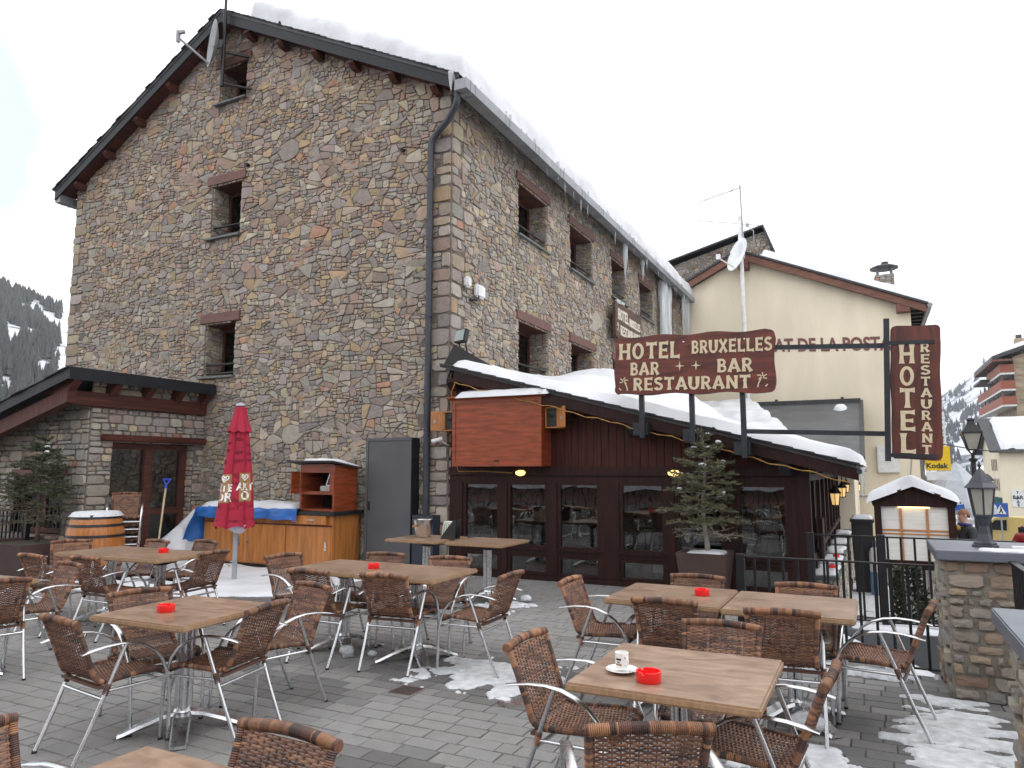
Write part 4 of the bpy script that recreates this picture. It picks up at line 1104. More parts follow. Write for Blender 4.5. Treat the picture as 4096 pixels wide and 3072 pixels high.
# ashtrays, cup, bucket, menu holder
t = MB(); n = 48
prof = [(.050, 0), (.053, .004), (.054, .044), (.050, .046), (.047, .044), (.046, .012), (.001, .010)]
rings = t.lathe((0, 0, 0), prof, n, True)
for k in (2, 3, 4):
    for j in range(n):
        if j % 16 in (0, 1): v = t.v[rings[k][j]]; t.v[rings[k][j]] = (v[0], v[1], .034)
ash = t.build('ashtray', redplastic, None, smooth=40)
AG = 'red plastic ashtrays on the tables'
for i, (x, y, lb) in enumerate(((-.90, 3.13, 'red ashtray next to the coffee cup'), (-1.14, 5.38, 'red ashtray on the joined tables by the railing'), (-4.08, 3.25, 'red ashtray on the left single table'), (-4.13, 5.47, 'red ashtray on the middle pair of tables'), (-6.97, 5.48, 'red ashtray on the rear left pair of tables'))):
    o = ash if i == 0 else ash.copy()
    if i: C.objects.link(o)
    o.location = (x, y, .7505); o.rotation_euler = (0, 0, i * .7 + .3); tag(o, lb, 'ashtray', AG)
t = thing('coffee_cup', 'white coffee cup standing on its saucer on the nearest right table', 'cup', (-1.045, 3.21, .7505))
b = MB(); b.lathe((-1.045, 3.21, .7505), [(.001, .016), (.024, .016), (.028, .03), (.030, .06), (.031, .088), (.0295, .089), (.027, .06), (.023, .024), (.001, .022)], 28); b.build('bowl', porcelain, t, smooth=40)
b = MB(); hx, hy = math.cos(R(-40)), math.sin(R(-40))
b.tube([(-1.045 + hx * r_, 3.21 + hy * r_, .7505 + z) for r_, z in ((.028, .072), (.044, .074), (.05, .06), (.048, .045), (.038, .036), (.028, .036))], .0045, 8); b.build('handle', porcelain, t, smooth=True)
b = MB()
for k, (w_, z0, z1, m_) in enumerate(((.012, .058, .066, 0), (.006, .048, .052, 0), (.014, .036, .043, 1))):
    b.m = m_; a0 = -1.75
    b.grid(lambda u, v: (-1.045 + .0317 * math.cos(a0 + (u - .5) * w_ / .03 * 2), 3.21 + .0317 * math.sin(a0 + (u - .5) * w_ / .03 * 2), .7505 + z0 + (z1 - z0) * v), 4, 1)
b.build('printed_mark', [black_print, logo_tan], t)
t = thing('saucer', 'white saucer under the coffee cup, with a teaspoon', 'saucer', (-1.045, 3.21, .7505))
b = MB(); b.lathe((-1.045, 3.21, .7505), [(.001, .0), (.036, .0), (.062, .013), (.072, .017), (.071, .0185), (.058, .0155), (.036, .006), (.001, .006)], 32); b.build('plate', porcelain, t, smooth=40)
b = MB(); b.tube([(-1.0, 3.175, .767), (-.985, 3.17, .7705), (-.965, 3.165, .773)], [(.006, .002), (.004, .0015), (.003, .0015)], 8); b.build('teaspoon', alu, t, smooth=True)
t = thing('ice_bucket', 'steel ice bucket standing on the table by the bar windows', 'bucket', (-5.44, 8.27, .7505))
b = MB(); b.lathe((-5.44, 8.27, .7505), [(.001, .004), (.098, .004), (.104, .01), (.132, .225), (.139, .228), (.139, .236), (.13, .232), (.1, .02), (.001, .018)], 32); b.build('body', steel, t, smooth=40)
b = MB(); b.box(-5.50, 8.10, .89, -5.45, 8.145, .92); b.build('handle', logo_tan, t)
t = thing('menu_holder', 'black menu holder with pale pastel cards on the table by the bar windows', 'menu holder', (-5.03, 8.22, .7505))
b = MB(); b.prism([(0, 0), (.22, 0), (.22, .02), (.24, .25), (.2, .25), (.02, .04)], (-5.10, 8.16, .7505), (1, 0, 0), (0, 0, 1), (0, 1, 0), .012); b.prism([(0, 0), (.22, 0), (.24, .25), (.2, .25)], (-5.10, 8.28, .7505), (1, 0, 0), (0, 0, 1), (0, 1, 0), .012); b.box(-5.10, 8.17, .7505, -4.9, 8.28, .762); b.build('rack', blackrub, t)
for k, c_ in enumerate(((.7, .6, .62), (.55, .72, .5), (.75, .75, .7), (.72, .72, .75))):
    b = MB(); b.bar((-5.085 + k * .03, 8.225, .765), (-5.05 + k * .03, 8.225, .975), .1, .014, up=(1, 0, 0)); b.build('card', mat('card_%d' % k, c_, .7, var=.02), t)

# ================================================================== CLOSED PARASOL
ux, uy = -8.62, 8.0
par = thing('parasol', 'closed crimson parasol on a grey pole in front of the counter', 'parasol', (ux, uy, 0))
b = MB(); b.tube([(ux + .02, uy, 0), (ux, uy, 2.62)], .036, 14); b.tube([(ux + .06, uy - .02, .3), (ux + .06, uy - .12, .3)], .012, 8); b.build('pole', polegrey, par, smooth=50)
FOLD = .38
def pr(a, z, z0=.80, z1=2.38):
    t = max(0, min(1, (z1 - z) / (z1 - z0)))
    r0 = .125 + .175 * t
    fold = abs(math.sin(a * 3 + FOLD + .12 * math.sin(z * 2))) ** .55
    return r0 * (.74 + .30 * fold) * (1 + .03 * math.sin(a * 3 + z * 4))
cxo = lambda z: -.10 * (2.4 - z) * .12
def pp(a, z, e=0):
    r_ = pr(a, z) + e; return (ux + cxo(z) + r_ * math.cos(a), uy + r_ * math.sin(a), z + (.05 * abs(math.sin(a * 3 + FOLD)) if z < .9 else 0) - .03)
b = MB(); b.grid(lambda u, v: pp(u * 2 * math.pi, .80 + v * 1.60), 160, 24); can = b.build('canopy', cloth, par, smooth=True)
b = MB(); b.grid(lambda u, v: (ux + (pr(u * 2 * math.pi, 2.36) * (1.0 + .42 * (1 - v)) * (1 - v) + .085 * v) * math.cos(u * 2 * math.pi), uy + (pr(u * 2 * math.pi, 2.36) * (1 + .42 * (1 - v)) * (1 - v) + .085 * v) * math.sin(u * 2 * math.pi), 2.24 + v * .36 - .03 * abs(math.sin(u * 8 * math.pi + .4)) * (1 - v)), 160, 8)
b.grid(lambda u, v: (ux + .085 * (1 - v) * math.cos(u * 2 * math.pi), uy + .085 * (1 - v) * math.sin(u * 2 * math.pi), 2.60 + .03 * v), 24, 2); b.build('top_flap', cloth, par, smooth=True)
b = MB(); b.lathe((ux, uy, 2.62), [(.075, 0), (.07, .03), (.03, .05), (.001, .055)], 16); b.build('cap', polegrey, par, smooth=True)
b = MB(); b.grid(lambda u, v: (ux + .04 + (.2 - .08 * v) * math.cos(u * 2 * math.pi), uy + (.2 - .08 * v) * math.sin(u * 2 * math.pi), .86 - .13 * math.sin(v * 1.4) + .03 * math.sin(u * 12)), 40, 6); b.build('lining', cloth_in, par, smooth=True)
# printed writing on the cloth, bent round its folds
def text_mesh(s, size, bold=0.0, space=1.0):
    cu = bpy.data.curves.new('text', 'FONT'); cu.body = s; cu.size = size; cu.offset = bold; cu.align_x = 'CENTER'; cu.space_character = space; cu.resolution_u = 3
    o = bpy.data.objects.new('text', cu); C.objects.link(o)
    dg = bpy.context.evaluated_depsgraph_get(); me = bpy.data.meshes.new_from_object(o.evaluated_get(dg))
    V_ = [tuple(v.co) for v in me.vertices]; F_ = [tuple(p.vertices) for p in me.polygons]
    bpy.data.objects.remove(o); bpy.data.meshes.remove(me); bpy.data.curves.remove(cu); return V_, F_
def text_on(mb, s, size, fn, bold=0.0, space=1.0):
    V_, F_ = text_mesh(s, size, bold, space); i0 = len(mb.v)
    for v in V_: mb.add(fn(v[0], v[1]))
    for f in F_: mb.face([i + i0 for i in f])
acam = math.atan2(-uy, -ux)                           # side of the parasol that faces the terrace
def logo(da, words, z0):
    a0 = acam + da
    def fn(e): return lambda x, y: pp(a0 + x / .25, z0 + y, e)
    q = MB(); q.grid(lambda u, v: fn(.006)((u - .5) * .2, -.17 + .42 * v), 12, 10)
    p = q.build('logo_panel', logo_tan, can)
    q = MB(); text_on(q, words[0], .15, fn(.008), .005); text_on(q, words[1], .18, lambda x, y: fn(.008)(x, y - .145), .005)
    pts = [(.0, .135), (-.035, .165), (-.06, .19), (-.058, .215), (-.035, .225), (-.012, .212), (0, .195), (.012, .212), (.035, .225), (.058, .215), (.06, .19), (.035, .165), (0, .135)]
    q.tube([fn(.012)(x, y) for x, y in pts], .008, 5); q.tube([fn(.012)(x * .45, .183 + (y - .183) * .45) for x, y in pts], .007, 5)
    q.build('logo_print', white_print, p)
logo(-.80, ('RTE', 'OR'), 1.36); logo(.55, ('ART', 'O'), 1.38)
q = MB(); rs_ = random.Random(4)
for row in range(8):
    z = .95 + row * .165 + rs_.uniform(-.03, .03)
    for da in (-.95, -.1, .12, .95) if row > 5 else (-1.1, -.15, .15, .9):
        if abs(z - 1.4) < .25 and abs(abs(da) - .6) < .35: continue
        L_ = rs_.uniform(.08, .16); pts = []; dz = rs_.uniform(-.05, .05)
        for i in range(26):
            t_ = i / 25; x = (t_ - .5) * L_; y = .022 * math.sin(t_ * 22 + rs_.random() * .6) * (1.6 if rs_.random() < .12 else 1)
            pts.append(pp(acam + da + x / .25, z + y + dz, .003))
        q.tube(pts, .003, 4)
q.build('script_print', script_ink, can)

# ================================================================== OUTDOOR COUNTER, HUTCH, BARREL, SHOVEL
CX0, CX1, CY0, CY1 = -10.83, -7.86, 9.3, 10.02
ctr = thing('outdoor_counter', 'long honey coloured wooden counter with sliding doors against the stone wall', 'counter', (CX0, CY0, 0))
b = MB(); b.box(CX0, CY0 + .03, .05, CX1 - .02, CY1, .9); b.build('carcass', honeywood, ctr, bevel=.004)
B1('plinth', blackrub, CX0 + .03, CY0 + .05, 0, CX1 - .04, CY1, .05, ctr)
for k in range(3):
    a = CX0 + .04 + k * (CX1 - CX0 - .08) / 3; c = a + (CX1 - CX0 - .08) / 3 - .012
    y = CY0 + (.006 if k % 2 else .016)
    o = B1('sliding_door', honeywood, a, y, .07, c, CY0 + .03, .72, ctr, .003)
    xh = c - .1 if k != 1 else a + .1
    b = MB(); b.box(xh - .018, y - .008, .34, xh + .018, y, .48); b.build('handle', alu, o)
B1('rail', redwood_h, CX0 + .02, CY0 + .005, .725, CX1 - .03, CY0 + .028, .745, ctr)
o = B1('drawer', honeywood, CX1 - .75, CY0 - .03, .755, CX1 - .12, CY0 + .03, .90, ctr, .003)
b = MB(); b.box(CX1 - .5, CY0 - .05, .82, CX1 - .36, CY0 - .03, .84); b.build('handle', alu, o)
B1('countertop', blackrub, CX0 - .03, CY0 - .05, .905, CX1 + .06, CY1 + .03, .965, ctr, .01)
# blue tarpaulin draped over the left part
def tz(x, y):
    e = 0
    if y < CY0 - .02: return .985 - (CY0 - .02 - y) * 6.5 * .5
    return .985 + .025 * fbm(x, y, 1, 3, 3)
b = MB()
def tarpf(u, v):
    x = CX0 - .08 + u * 2.36; w_ = v * 1.05
    if w_ < .8: return (x, CY1 - .02 - w_, .985 + .02 * fbm(x, w_, 1, 3, 3) + .01)
    d = w_ - .8; drop = d * (.62 + .25 * nz3(x, 0, 0, 2.2))
    return (x, CY0 - .085 - .03 * nz3(x * 5, d * 9) - .02 * math.sin(x * 11), .985 - drop - .02)
b.grid(tarpf, 70, 24)
def tarpl(u, v):
    y = CY0 - .1 + u * .8; d = v * .62
    return (CX0 - .10 - .14 * v * (1 - u) - .04 * math.sin(y * 9) * v - .05 * nz3(y * 3, d * 4), y - .12 * v, 1.0 - d + .03 * math.sin(y * 6))
b.grid(tarpl, 18, 14)
tag(b.build('tarpaulin', tarp, None, smooth=True, origin=(CX0, CY0, .98)), 'blue tarpaulin draped over the left part of the wooden counter', 'tarpaulin')
snow_body('counter_snow', lambda x, y: 1.0, CX0 - .02, -8.72, CY0 - .03, CY1 - .02, 44, 16, lambda x, y: .085 + .03 * fbm(x, y, 4, 2, 3), 'strip of snow lying on the tarpaulin on top of the counter', rim=.1, rag=.05, seed=5)
hut = thing('till_hutch', 'reddish wooden hutch with open shelves and a small roof standing on the counter', 'cabinet', (-8.25, 9.36, .966))
hx0, hx1, hy0, hy1, hz0 = -8.64, -7.9, 9.37, 9.95, .968
b = MB()
b.box(hx0, hy0, hz0, hx0 + .04, hy1, 1.74); b.box(hx1 - .04, hy0, hz0, hx1, hy1, 1.72); b.box(hx0 + .04, hy1 - .02, hz0, hx1 - .04, hy1, 1.72)
b.box(hx0 + .04, hy0, hz0, hx1 - .04, hy1 - .02, hz0 + .035); b.box(hx0 + .04, hy0, 1.24, hx1 - .04, hy1 - .02, 1.29); b.box(hx0 + .04, hy0, 1.60, hx1 - .04, hy0 + .03, 1.74)
b.box(hx1 - .10, hy0 - .012, 1.28, hx1 - .005, hy0, 1.62)
b.build('cabinet', orangewood, hut)
b = MB(); b.prism([(-8.80, 1.765), (-7.93, 1.765), (-7.93, 1.80), (-8.80, 1.80)], (0, 9.22, 0), (1, 0, 0), (0, 0, 1), (0, 1, -.0), .02)
b.prism([(9.2, 1.775), (9.2, 1.80), (9.98, 1.69), (9.98, 1.665)], (-8.80, 0, 0), (0, 1, 0), (0, 0, 1), (1, 0, 0), .98); b.build('roof', slate, hut)
B1('door_leaf', orangewood, hx0 - .025, hy0 - .2, 1.26, hx0 - .006, hy0, 1.62, hut)
B1('back_shade', room, hx0 + .045, hy1 - .045, hz0 + .04, hx1 - .045, hy1 - .025, 1.6, hut)
snow_body('hutch_snow', lambda x, y: 1.80 - (y - 9.2) * .141 + .0, -8.55, -7.82, 9.24, 9.96, 20, 20, lambda x, y: .05 + .015 * fbm(x, y, 8, 4, 3), 'thin snow on the slate roof of the counter hutch', rim=.06, rag=.05, seed=15)
t = thing('cash_till', 'grey till with a slanted dark screen inside the counter hutch', 'till', (-8.1, 9.6, 1.29))
B1('base', mat('till_grey', (.4, .4, .38), .5), -8.28, 9.45, 1.291, -7.95, 9.75, 1.38, t, .008)
b = MB(); b.prism([(0, 0), (.2, 0), (.2, .2), (.07, .2)], (-8.18, 9.5, 1.385), (1, 0, 0), (0, 0, 1), (0, 1, 0), .03); b.build('screen', carglass, t)
b = MB(); b.bar((-8.19, 9.497, 1.385), (-8.11, 9.497, 1.585), .012, .012); b.bar((-8.19, 9.497, 1.39), (-7.98, 9.497, 1.39), .012, .012); b.build('screen_frame', alu, t)
dr = thing('metal_door', 'tall dark grey metal door in a box frame on the stone wall', 'door', (-7.3, Y_G - .2, 0))
b = MB(); fx0, fx1, fy0 = -7.66, -6.74, Y_G - .24
b.box(fx0, fy0, 0, fx0 + .05, Y_G, 2.18); b.box(fx1 - .05, fy0, 0, fx1, Y_G, 2.18); b.box(fx0 + .05, fy0, 2.13, fx1 - .05, Y_G, 2.18); b.build('frame', doormetal, dr)
o = B1('leaf', doormetal, fx0 + .055, fy0 + .008, .01, fx1 - .055, fy0 + .04, 2.125, dr)
b = MB(); b.box(fx0 + .07, fy0 - .02, .98, fx0 + .10, fy0 + .008, 1.12); b.build('handle', blackrub, o)
B1('side_panel', iron, fx1, fy0 + .004, 0, fx1 + .012, Y_G, 2.17, dr)
B1('meter_box', mat('meter_box_navy', (.02, .026, .045), .5), -6.70, Y_G - .24, 0, -6.3, Y_G - .02, .92) ; tag(bpy.data.objects['meter_box'], 'dark navy metal box at the foot of the downpipe', 'box')

bx, by = -10.88, 7.32
bar_l = thing('barrel', 'oak barrel with black hoops and a snowy lid beside the stacked chairs', 'barrel', (bx, by, 0))
bprof = lambda z: .335 + .085 * (1 - ((z - .48) / .48) ** 2)
b = MB(); b.lathe((bx, by, 0), [(bprof(i / 24 * .96), i / 24 * .96) for i in range(25)], 40, True, True); b.build('staves', barrelwood, bar_l, smooth=60)
for z in (.02, .16, .34, .62, .78, .90):
    b = MB(); h_ = .06 if z in (.02, .9) else .04; b.lathe((bx, by, 0), [(bprof(z) + .002, z), (bprof(z) + .006, z), (bprof(z + h_) + .006, z + h_), (bprof(z + h_) + .001, z + h_)], 40); b.build('hoop', iron, bar_l, smooth=50)
snow_body('barrel_snow', lambda x, y: .955, bx - .4, bx + .4, by - .4, by + .4, 26, 26, lambda x, y: .05, 'disc of snow on the barrel lid', rim=.05, rag=.0005, seed=2, mask=lambda x, y: .345 - math.hypot(x - bx, y - by))
t = thing('snow_shovel', 'snow shovel with a blue handle and wooden shaft leaning against the annex door', 'shovel', (-11.2, 8.3, .02))
A_, B_ = Vector((-10.72, 8.3, .22)), Vector((-11.16, 8.75, 1.34))
b = MB(); b.tube([A_, B_], .017, 8); b.build('shaft', shaft, t, smooth=50)
b = MB(); d_ = (B_ - A_).normalized(); s_ = Vector((.8, .5, 0)).normalized()
top = B_ + d_ * .16; b.tube([B_ - d_ * .03, B_ + d_ * .05], .022, 8); b.tube([B_ + d_ * .04, top + s_ * .06], .012, 8); b.tube([B_ + d_ * .04, top - s_ * .06], .012, 8); b.tube([top - s_ * .065, top + s_ * .065], .015, 8); b.build('grip', blueplastic, t, smooth=50)
b = MB(); b.grid(lambda u, v: tuple(A_ - d_ * (.22 * v - .02) + s_ * ((u - .5) * .36) + Vector((.03, -.06, 0)) * math.sin(u * math.pi) * -1), 8, 5); b.build('blade', blueplastic, t, smooth=True)
# heap of old snow by the annex door
def heap(x, y): return (.85 * max(0, 1 - abs(x + 11.3) / .6) ** .8 * max(0, min(1, (y - 8.3) / 1.3)) + .1) * (1 + .18 * fbm(x, y, 2, 2, 3))
snow_body('snow_heap', lambda x, y: 0, -11.84, -10.95, 8.2, 10.05, 30, 40, heap, 'heap of shovelled snow piled between the annex door and the counter', rim=.22, rag=.1, seed=31)
snow_body('ground_snow', lambda x, y: .001, -11.7, -6.9, 6.3, 9.35, 100, 66, lambda x, y: .03 + .015 * fbm(x, y, 2, 2, 3), 'trampled snow on the paving in front of the counter and around the parasol', rim=.15, rag=.22, seed=12, mask=lambda x, y: min(x + 11.7, y - 6.3 - .62 * max(0, x + 8.6), 1.2))
def patch(name, x0, x1, y0, y1, label, seed, dens=.0, d=.014, m=None, n=150, sx=1, sy=1):
    cx, cy, rx, ry = (x0 + x1) / 2, (y0 + y1) / 2, (x1 - x0) / 2, (y1 - y0) / 2
    def mk(x, y): return (1 - math.hypot((x - cx) / rx, (y - cy) / ry)) * .42 - .16 + dens + .30 * fbm(x * sx, y * sy, seed, 4.6, 5)
    return snow_body(name, lambda x, y: .0008, x0, x1, y0, y1, n, int(n * ry / rx) + 1, lambda x, y: d * (1 + .5 * nz3(x, y, seed, 9)), label, m=m or slush, rim=.05, rag=.001, seed=seed, mask=mk, under=.003)
patch('slush_patch', -3.6, -2.1, 4.75, 6.0, 'half melted snow patch on the paving under the middle tables', 3, .03)
patch('slush_patch', -2.75, -2.2, 3.05, 3.55, 'small melting snow patch on the paving near the bottom of the picture', 6, -.02)
patch('slush_patch', -.05, .85, 4.5, 6.3, 'streaky snow patch at the foot of the stone pillar', 8, .02, .018, sx=.4, sy=1.8)
patch('slush_patch', -.9, -.1, 4.3, 4.9, 'small snow patch beside the table base near the railing', 9, .06)
patch('slush_patch', -1.5, .42, 6.55, 6.95, 'line of snow along the bottom of the railing', 13, .08, .03)
patch('slush_patch', -4.5, -3.7, 7.5, 8.5, 'crumbs of snow under the tables by the bar windows', 16, .0)
for i, (x, y, r_) in enumerate(((-4.28, 5.3, .06), (-.45, 5.1, .085), (-4.02, 5.33, .035), (-3.95, 8.35, .06))):
    b = MB(); blob(b, (x, y, .03 + r_ * .4), (r_ * 1.3, r_, r_ * .7), i + 3); tag(b.build('snow_clump', slush, None, smooth=True, origin=(x, y, 0)), 'lump of old snow on the foot of a table base', 'snow', 'lumps of old snow on the table feet')
# drain grates and round cover
def grate(x, y, s, lb):
    t = thing('drain_grate', lb, 'drain', (x, y, 0)); b = MB(); b.box(x - s, y - s, -.004, x + s, y + s, .003); b.build('plate', rustgrate, t)
    b = MB()
    for i in range(-3, 4): b.box(x - s * .85, y + i * s / 4 - .006, .003, x + s * .85, y + i * s / 4 + .006, .0042)
    b.build('slot', black_print, t)
grate(-3.22, 4.70, .10, 'square rusty drain grate in the paving')
grate(-.76, 1.98 + .42, .09, 'small rusty drain grate at the bottom edge of the paving')
b = MB(); b.lathe((-2.38, 4.78, 0), [(.1, -.004), (.1, .003), (.001, .003)], 28); tag(b.build('round_cover', alu, None, origin=(-2.38, 4.78, 0)), 'small round metal cover in the paving', 'cover')
for i, (x, y, rx, ry) in enumerate(((-2.95, 4.95, .6, .2), (-2.62, 3.45, .28, .12), (-3.95, 3.9, .35, .25), (-2.2, 5.0, .3, .1))):
    pass
# ================================================================== CARVED LETTERING (flared strokes)
def stroke(p, q, w, f0=1.6, f1=1.6):
    p, q = Vector(p), Vector(q); d = q - p; n = Vector((-d.y, d.x)).normalized()
    T = [(0, f0), (.1, 1 + (f0 - 1) * .45), (.28, 1.04), (.5, .98), (.72, 1.04), (.9, 1 + (f1 - 1) * .45), (1, f1)]
    a = [p + d * t + n * (w / 2 * k) for t, k in T]; b = [p + d * t - n * (w / 2 * k) for t, k in T]
    return [(v.x, v.y) for v in b + a[::-1]]
def curve(pts, w, f0=1.0, f1=1.0):
    P = [Vector(v) for v in pts]; k = len(P); a = []; b = []
    for i, v in enumerate(P):
        d = (P[min(i + 1, k - 1)] - P[max(i - 1, 0)]).normalized(); n = Vector((-d.y, d.x))
        t = i / (k - 1); f = 1 + (f0 - 1) * max(0, 1 - t / .15) + (f1 - 1) * max(0, 1 - (1 - t) / .15)
        a.append(v + n * w / 2 * f); b.append(v - n * w / 2 * f)
    return [(v.x, v.y) for v in b + a[::-1]]
def arc(cx, cy, rx, ry, a0, a1, n=18): return [(cx + rx * math.cos(R(a0 + (a1 - a0) * i / n)), cy + ry * math.sin(R(a0 + (a1 - a0) * i / n))) for i in range(n + 1)]
W_ = .20
def glyph(c):
    w = W_; h = w / 2
    if c == 'H': return .78, [stroke((h + .02, 0), (h + .02, 1), w), stroke((.76 - h, 0), (.76 - h, 1), w), stroke((.1, .5), (.68, .5), w * .8, 1.25, 1.25)]
    if c == 'O': return .84, [arc(.41, .5, .40, .51, 0, 180, 20) + arc(.41, .5, .40 - w, .51 - w * .8, 180, 0, 20), arc(.41, .5, .40, .51, 180, 360, 20) + arc(.41, .5, .40 - w, .51 - w * .8, 360, 180, 20)]
    if c == 'T': return .72, [stroke((.36, 0), (.36, .95), w, 1.7, 1.2), stroke((0, .92), (.72, .92), w * .85, 1.7, 1.7)]
    if c == 'E': return .64, [stroke((h + .02, 0), (h + .02, 1), w, 1.2, 1.2), stroke((.06, .93), (.62, .93), w * .8, 1, 1.9), stroke((.1, .5), (.55, .5), w * .75, 1, 1.7), stroke((.06, .07), (.63, .07), w * .8, 1, 1.9)]
    if c == 'L': return .62, [stroke((h + .02, 0), (h + .02, 1), w, 1.2, 1.6), stroke((.06, .07), (.62, .07), w * .8, 1, 2)]
    if c == 'B': return .62, [stroke((h + .02, 0), (h + .02, 1), w, 1.3, 1.3), curve([(.1, .94)] + arc(.3, .735, .2, .205, 90, -90, 12) + [(.1, .53)], w * .8), curve([(.1, .5)] + arc(.33, .275, .22, .215, 90, -90, 12) + [(.1, .06)], w * .8)]
    if c == 'R': return .70, [stroke((h + .02, 0), (h + .02, 1), w, 1.5, 1.3), curve([(.1, .94)] + arc(.34, .71, .22, .23, 90, -90, 12) + [(.1, .48)], w * .8), stroke((.34, .48), (.62, 0), w, .9, 1.6)]
    if c == 'U': return .76, [curve([(.1, 1), (.1, .5)] + arc(.37, .36, .27, .30, 180, 360, 16) + [(.64, .5), (.64, 1)], w * .95, 1.6, 1.6)]
    if c == 'X': return .72, [stroke((.06, 0), (.64, 1), w * .9), stroke((.64, 0), (.06, 1), w * .9)]
    if c == 'S': return .62, [curve(arc(.31, .74, .22, .20, 25, 270, 16) + arc(.31, .28, .24, .22, 90, -160, 16)[1:], w * .9, 1.5, 1.5)]
    if c == 'A': return .80, [stroke((.07, 0), (.39, 1), w, 1.5, 1), stroke((.73, 0), (.40, 1), w, 1.5, 1), stroke((.2, .3), (.6, .3), w * .75, 1, 1)]
    if c == 'N': return .80, [stroke((h + .02, 0), (h + .02, 1), w, 1.5, 1.2), stroke((.78 - h, 0), (.78 - h, 1), w, 1.2, 1.5), stroke((.1, 1), (.7, 0), w, 1, 1)]
    return .4, []
LK = [0]
def carve(mb, polys, O, U, V, n, d=.006):
    for p in polys:
        LK[0] += 1; mb.prism(p, O, U, V, n, d + .00035 * (LK[0] % 9))
def word(mb, s, O, U, V, n, u0, u1, v0, h):
    """letters of height h set between u0 and u1"""
    g_ = [glyph(c) for c in s]; tot = sum(a for a, _ in g_) + .14 * (len(s) - 1); k = (u1 - u0) / tot; x = u0
    for a, ps in g_:
        carve(mb, [[(x + px * k, v0 + py * h) for px, py in p] for p in ps], O, U, V, n); x += (a + .14) * k
def palm(u, v, s, m=1):
    P = []
    P.append(curve([(u + m * s * (.15 + .5 * math.sin(t * 1.5)), v - s * .25 - s * 1.35 * t) for t in [i / 8 for i in range(9)]], s * .17, .7, 1.2))
    for a in (80, 20, 150, 215, -40): P.append(curve([(u + s * .12 * math.cos(R(a)), v + s * .12 * math.sin(R(a))), (u + s * .4 * math.cos(R(a)), v + s * .42 * math.sin(R(a))), (u + s * .75 * math.cos(R(a - 12 * m)), v + s * .6 * math.sin(R(a - 12 * m)) - .0)], s * .16))
    P.append(curve([(u - m * s * .75, v - s * 1.15), (u - m * s * .6, v - s * 1.35), (u - m * s * .42, v - s * 1.5)], s * .16))
    return P
def star4(u, v, r):
    p = []
    for i in range(8): a = R(90 + 45 * i); q = r if i % 2 == 0 else r * .22; p.append((u + q * math.cos(a), v + q * math.sin(a)))
    return [p]
# ---- big wavy board above the bar roof
YS = 9.47
tl = R(-1.6); SU = Vector((math.cos(tl), 0, math.sin(tl))); SV = Vector((-math.sin(tl), 0, math.cos(tl))); SN = Vector((0, -1, 0))
SO = Vector((-3.12, YS, 2.675))
sg = thing('hotel_sign', 'wide dark red sign with carved cream letters HOTEL BRUXELLES BAR RESTAURANT above the bar roof', 'sign', (-2.1, YS, 2.6))
def wavy(Wd_, Hd, amp=.014, rc=.07):
    P = []; n = 40
    for i in range(n + 1): u = rc + (Wd_ - 2 * rc) * i / n; P.append((u, amp * math.sin(u * 9 + .5)))
    for i in range(1, 7): a = R(-90 + 15 * i); P.append((Wd_ - rc + rc * math.cos(a), rc + rc * math.sin(a)))
    for i in range(1, 16): v = rc + (Hd - 2 * rc) * i / 16; P.append((Wd_ + amp * .8 * math.sin(v * 11), v))
    for i in range(0, 7): a = R(15 * i); P.append((Wd_ - rc + rc * math.cos(a), Hd - rc + rc * math.sin(a)))
    for i in range(1, n): u = Wd_ - rc - (Wd_ - 2 * rc) * i / n; P.append((u, Hd + amp * math.sin(u * 9 + 2)))
    for i in range(0, 7): a = R(90 + 15 * i); P.append((rc + rc * math.cos(a), Hd - rc + rc * math.sin(a)))
    for i in range(1, 16): v = Hd - rc - (Hd - 2 * rc) * i / 16; P.append((amp * .8 * math.sin(v * 11 + 1), v))
    for i in range(0, 6): a = R(180 + 15 * i); P.append((rc + rc * math.cos(a), rc + rc * math.sin(a)))
    return P
b = MB(); b.prism(wavy(2.1, .80), SO + Vector((0, .045, 0)), SU, SV, SN, .045); bd = b.build('board', signwood, sg, bevel=.006)
b = MB(); NZ = SN * .001
word(b, 'HOTEL', SO, SU, SV, SN, .064, .90, .485, .22); word(b, 'BRUXELLES', SO, SU, SV, SN, 1.06, 2.065, .53, .168)
word(b, 'BAR', SO, SU, SV, SN, .226, .624, .265, .17); word(b, 'BAR', SO, SU, SV, SN, 1.39, 1.827, .27, .172)
word(b, 'RESTAURANT', SO, SU, SV, SN, .27, 1.80, .055, .168)
carve(b, star4(.90, .37, .066) + star4(1.115, .37, .066), SO, SU, SV, SN)
carve(b, palm(.13, .19, .085, 1) + palm(1.945, .20, .085, -1), SO, SU, SV, SN)
b.build('lettering', letter, bd)
b = MB()
for u, v in ((.33, .68), (.95, .69), (1.73, .69), (.32, .15), (.95, .15), (1.72, .15)): b.lathe(SO + SU * u + SV * v, [(.012, 0), (.012, .006), (.004, .012), (.001, .012)], 10, M=Matrix.Rotation(R(90), 3, 'X'))
b.build('bolt', alu, bd)
for x, zb in ((-2.76, 2.08), (-2.08, 1.98), (-1.43, 1.80)):
    b = MB(); b.box(x - .032, YS + .047, zb, x + .032, YS + .11, 3.3); b.build('post', signmetal, sg)
    b = MB(); b.prism([(-.1, 0), (.1, 0), (.1, .17), (-.1, .17)], (x - .04, YS + .112, zb + .04), (1, 0, 0), (0, 0, 1), (0, 1, 0), .42); b.build('wall_bracket', signmetal, sg)
for p_, q_ in (((-1.02, YS + .075, 3.19), (.22, YS + .075, 3.118)), ((-1.396, YS + .075, 2.135), (.17, YS + .075, 2.07))): b = MB(); b.bar(p_, q_, .05, .056); b.build('arm', signmetal, sg)
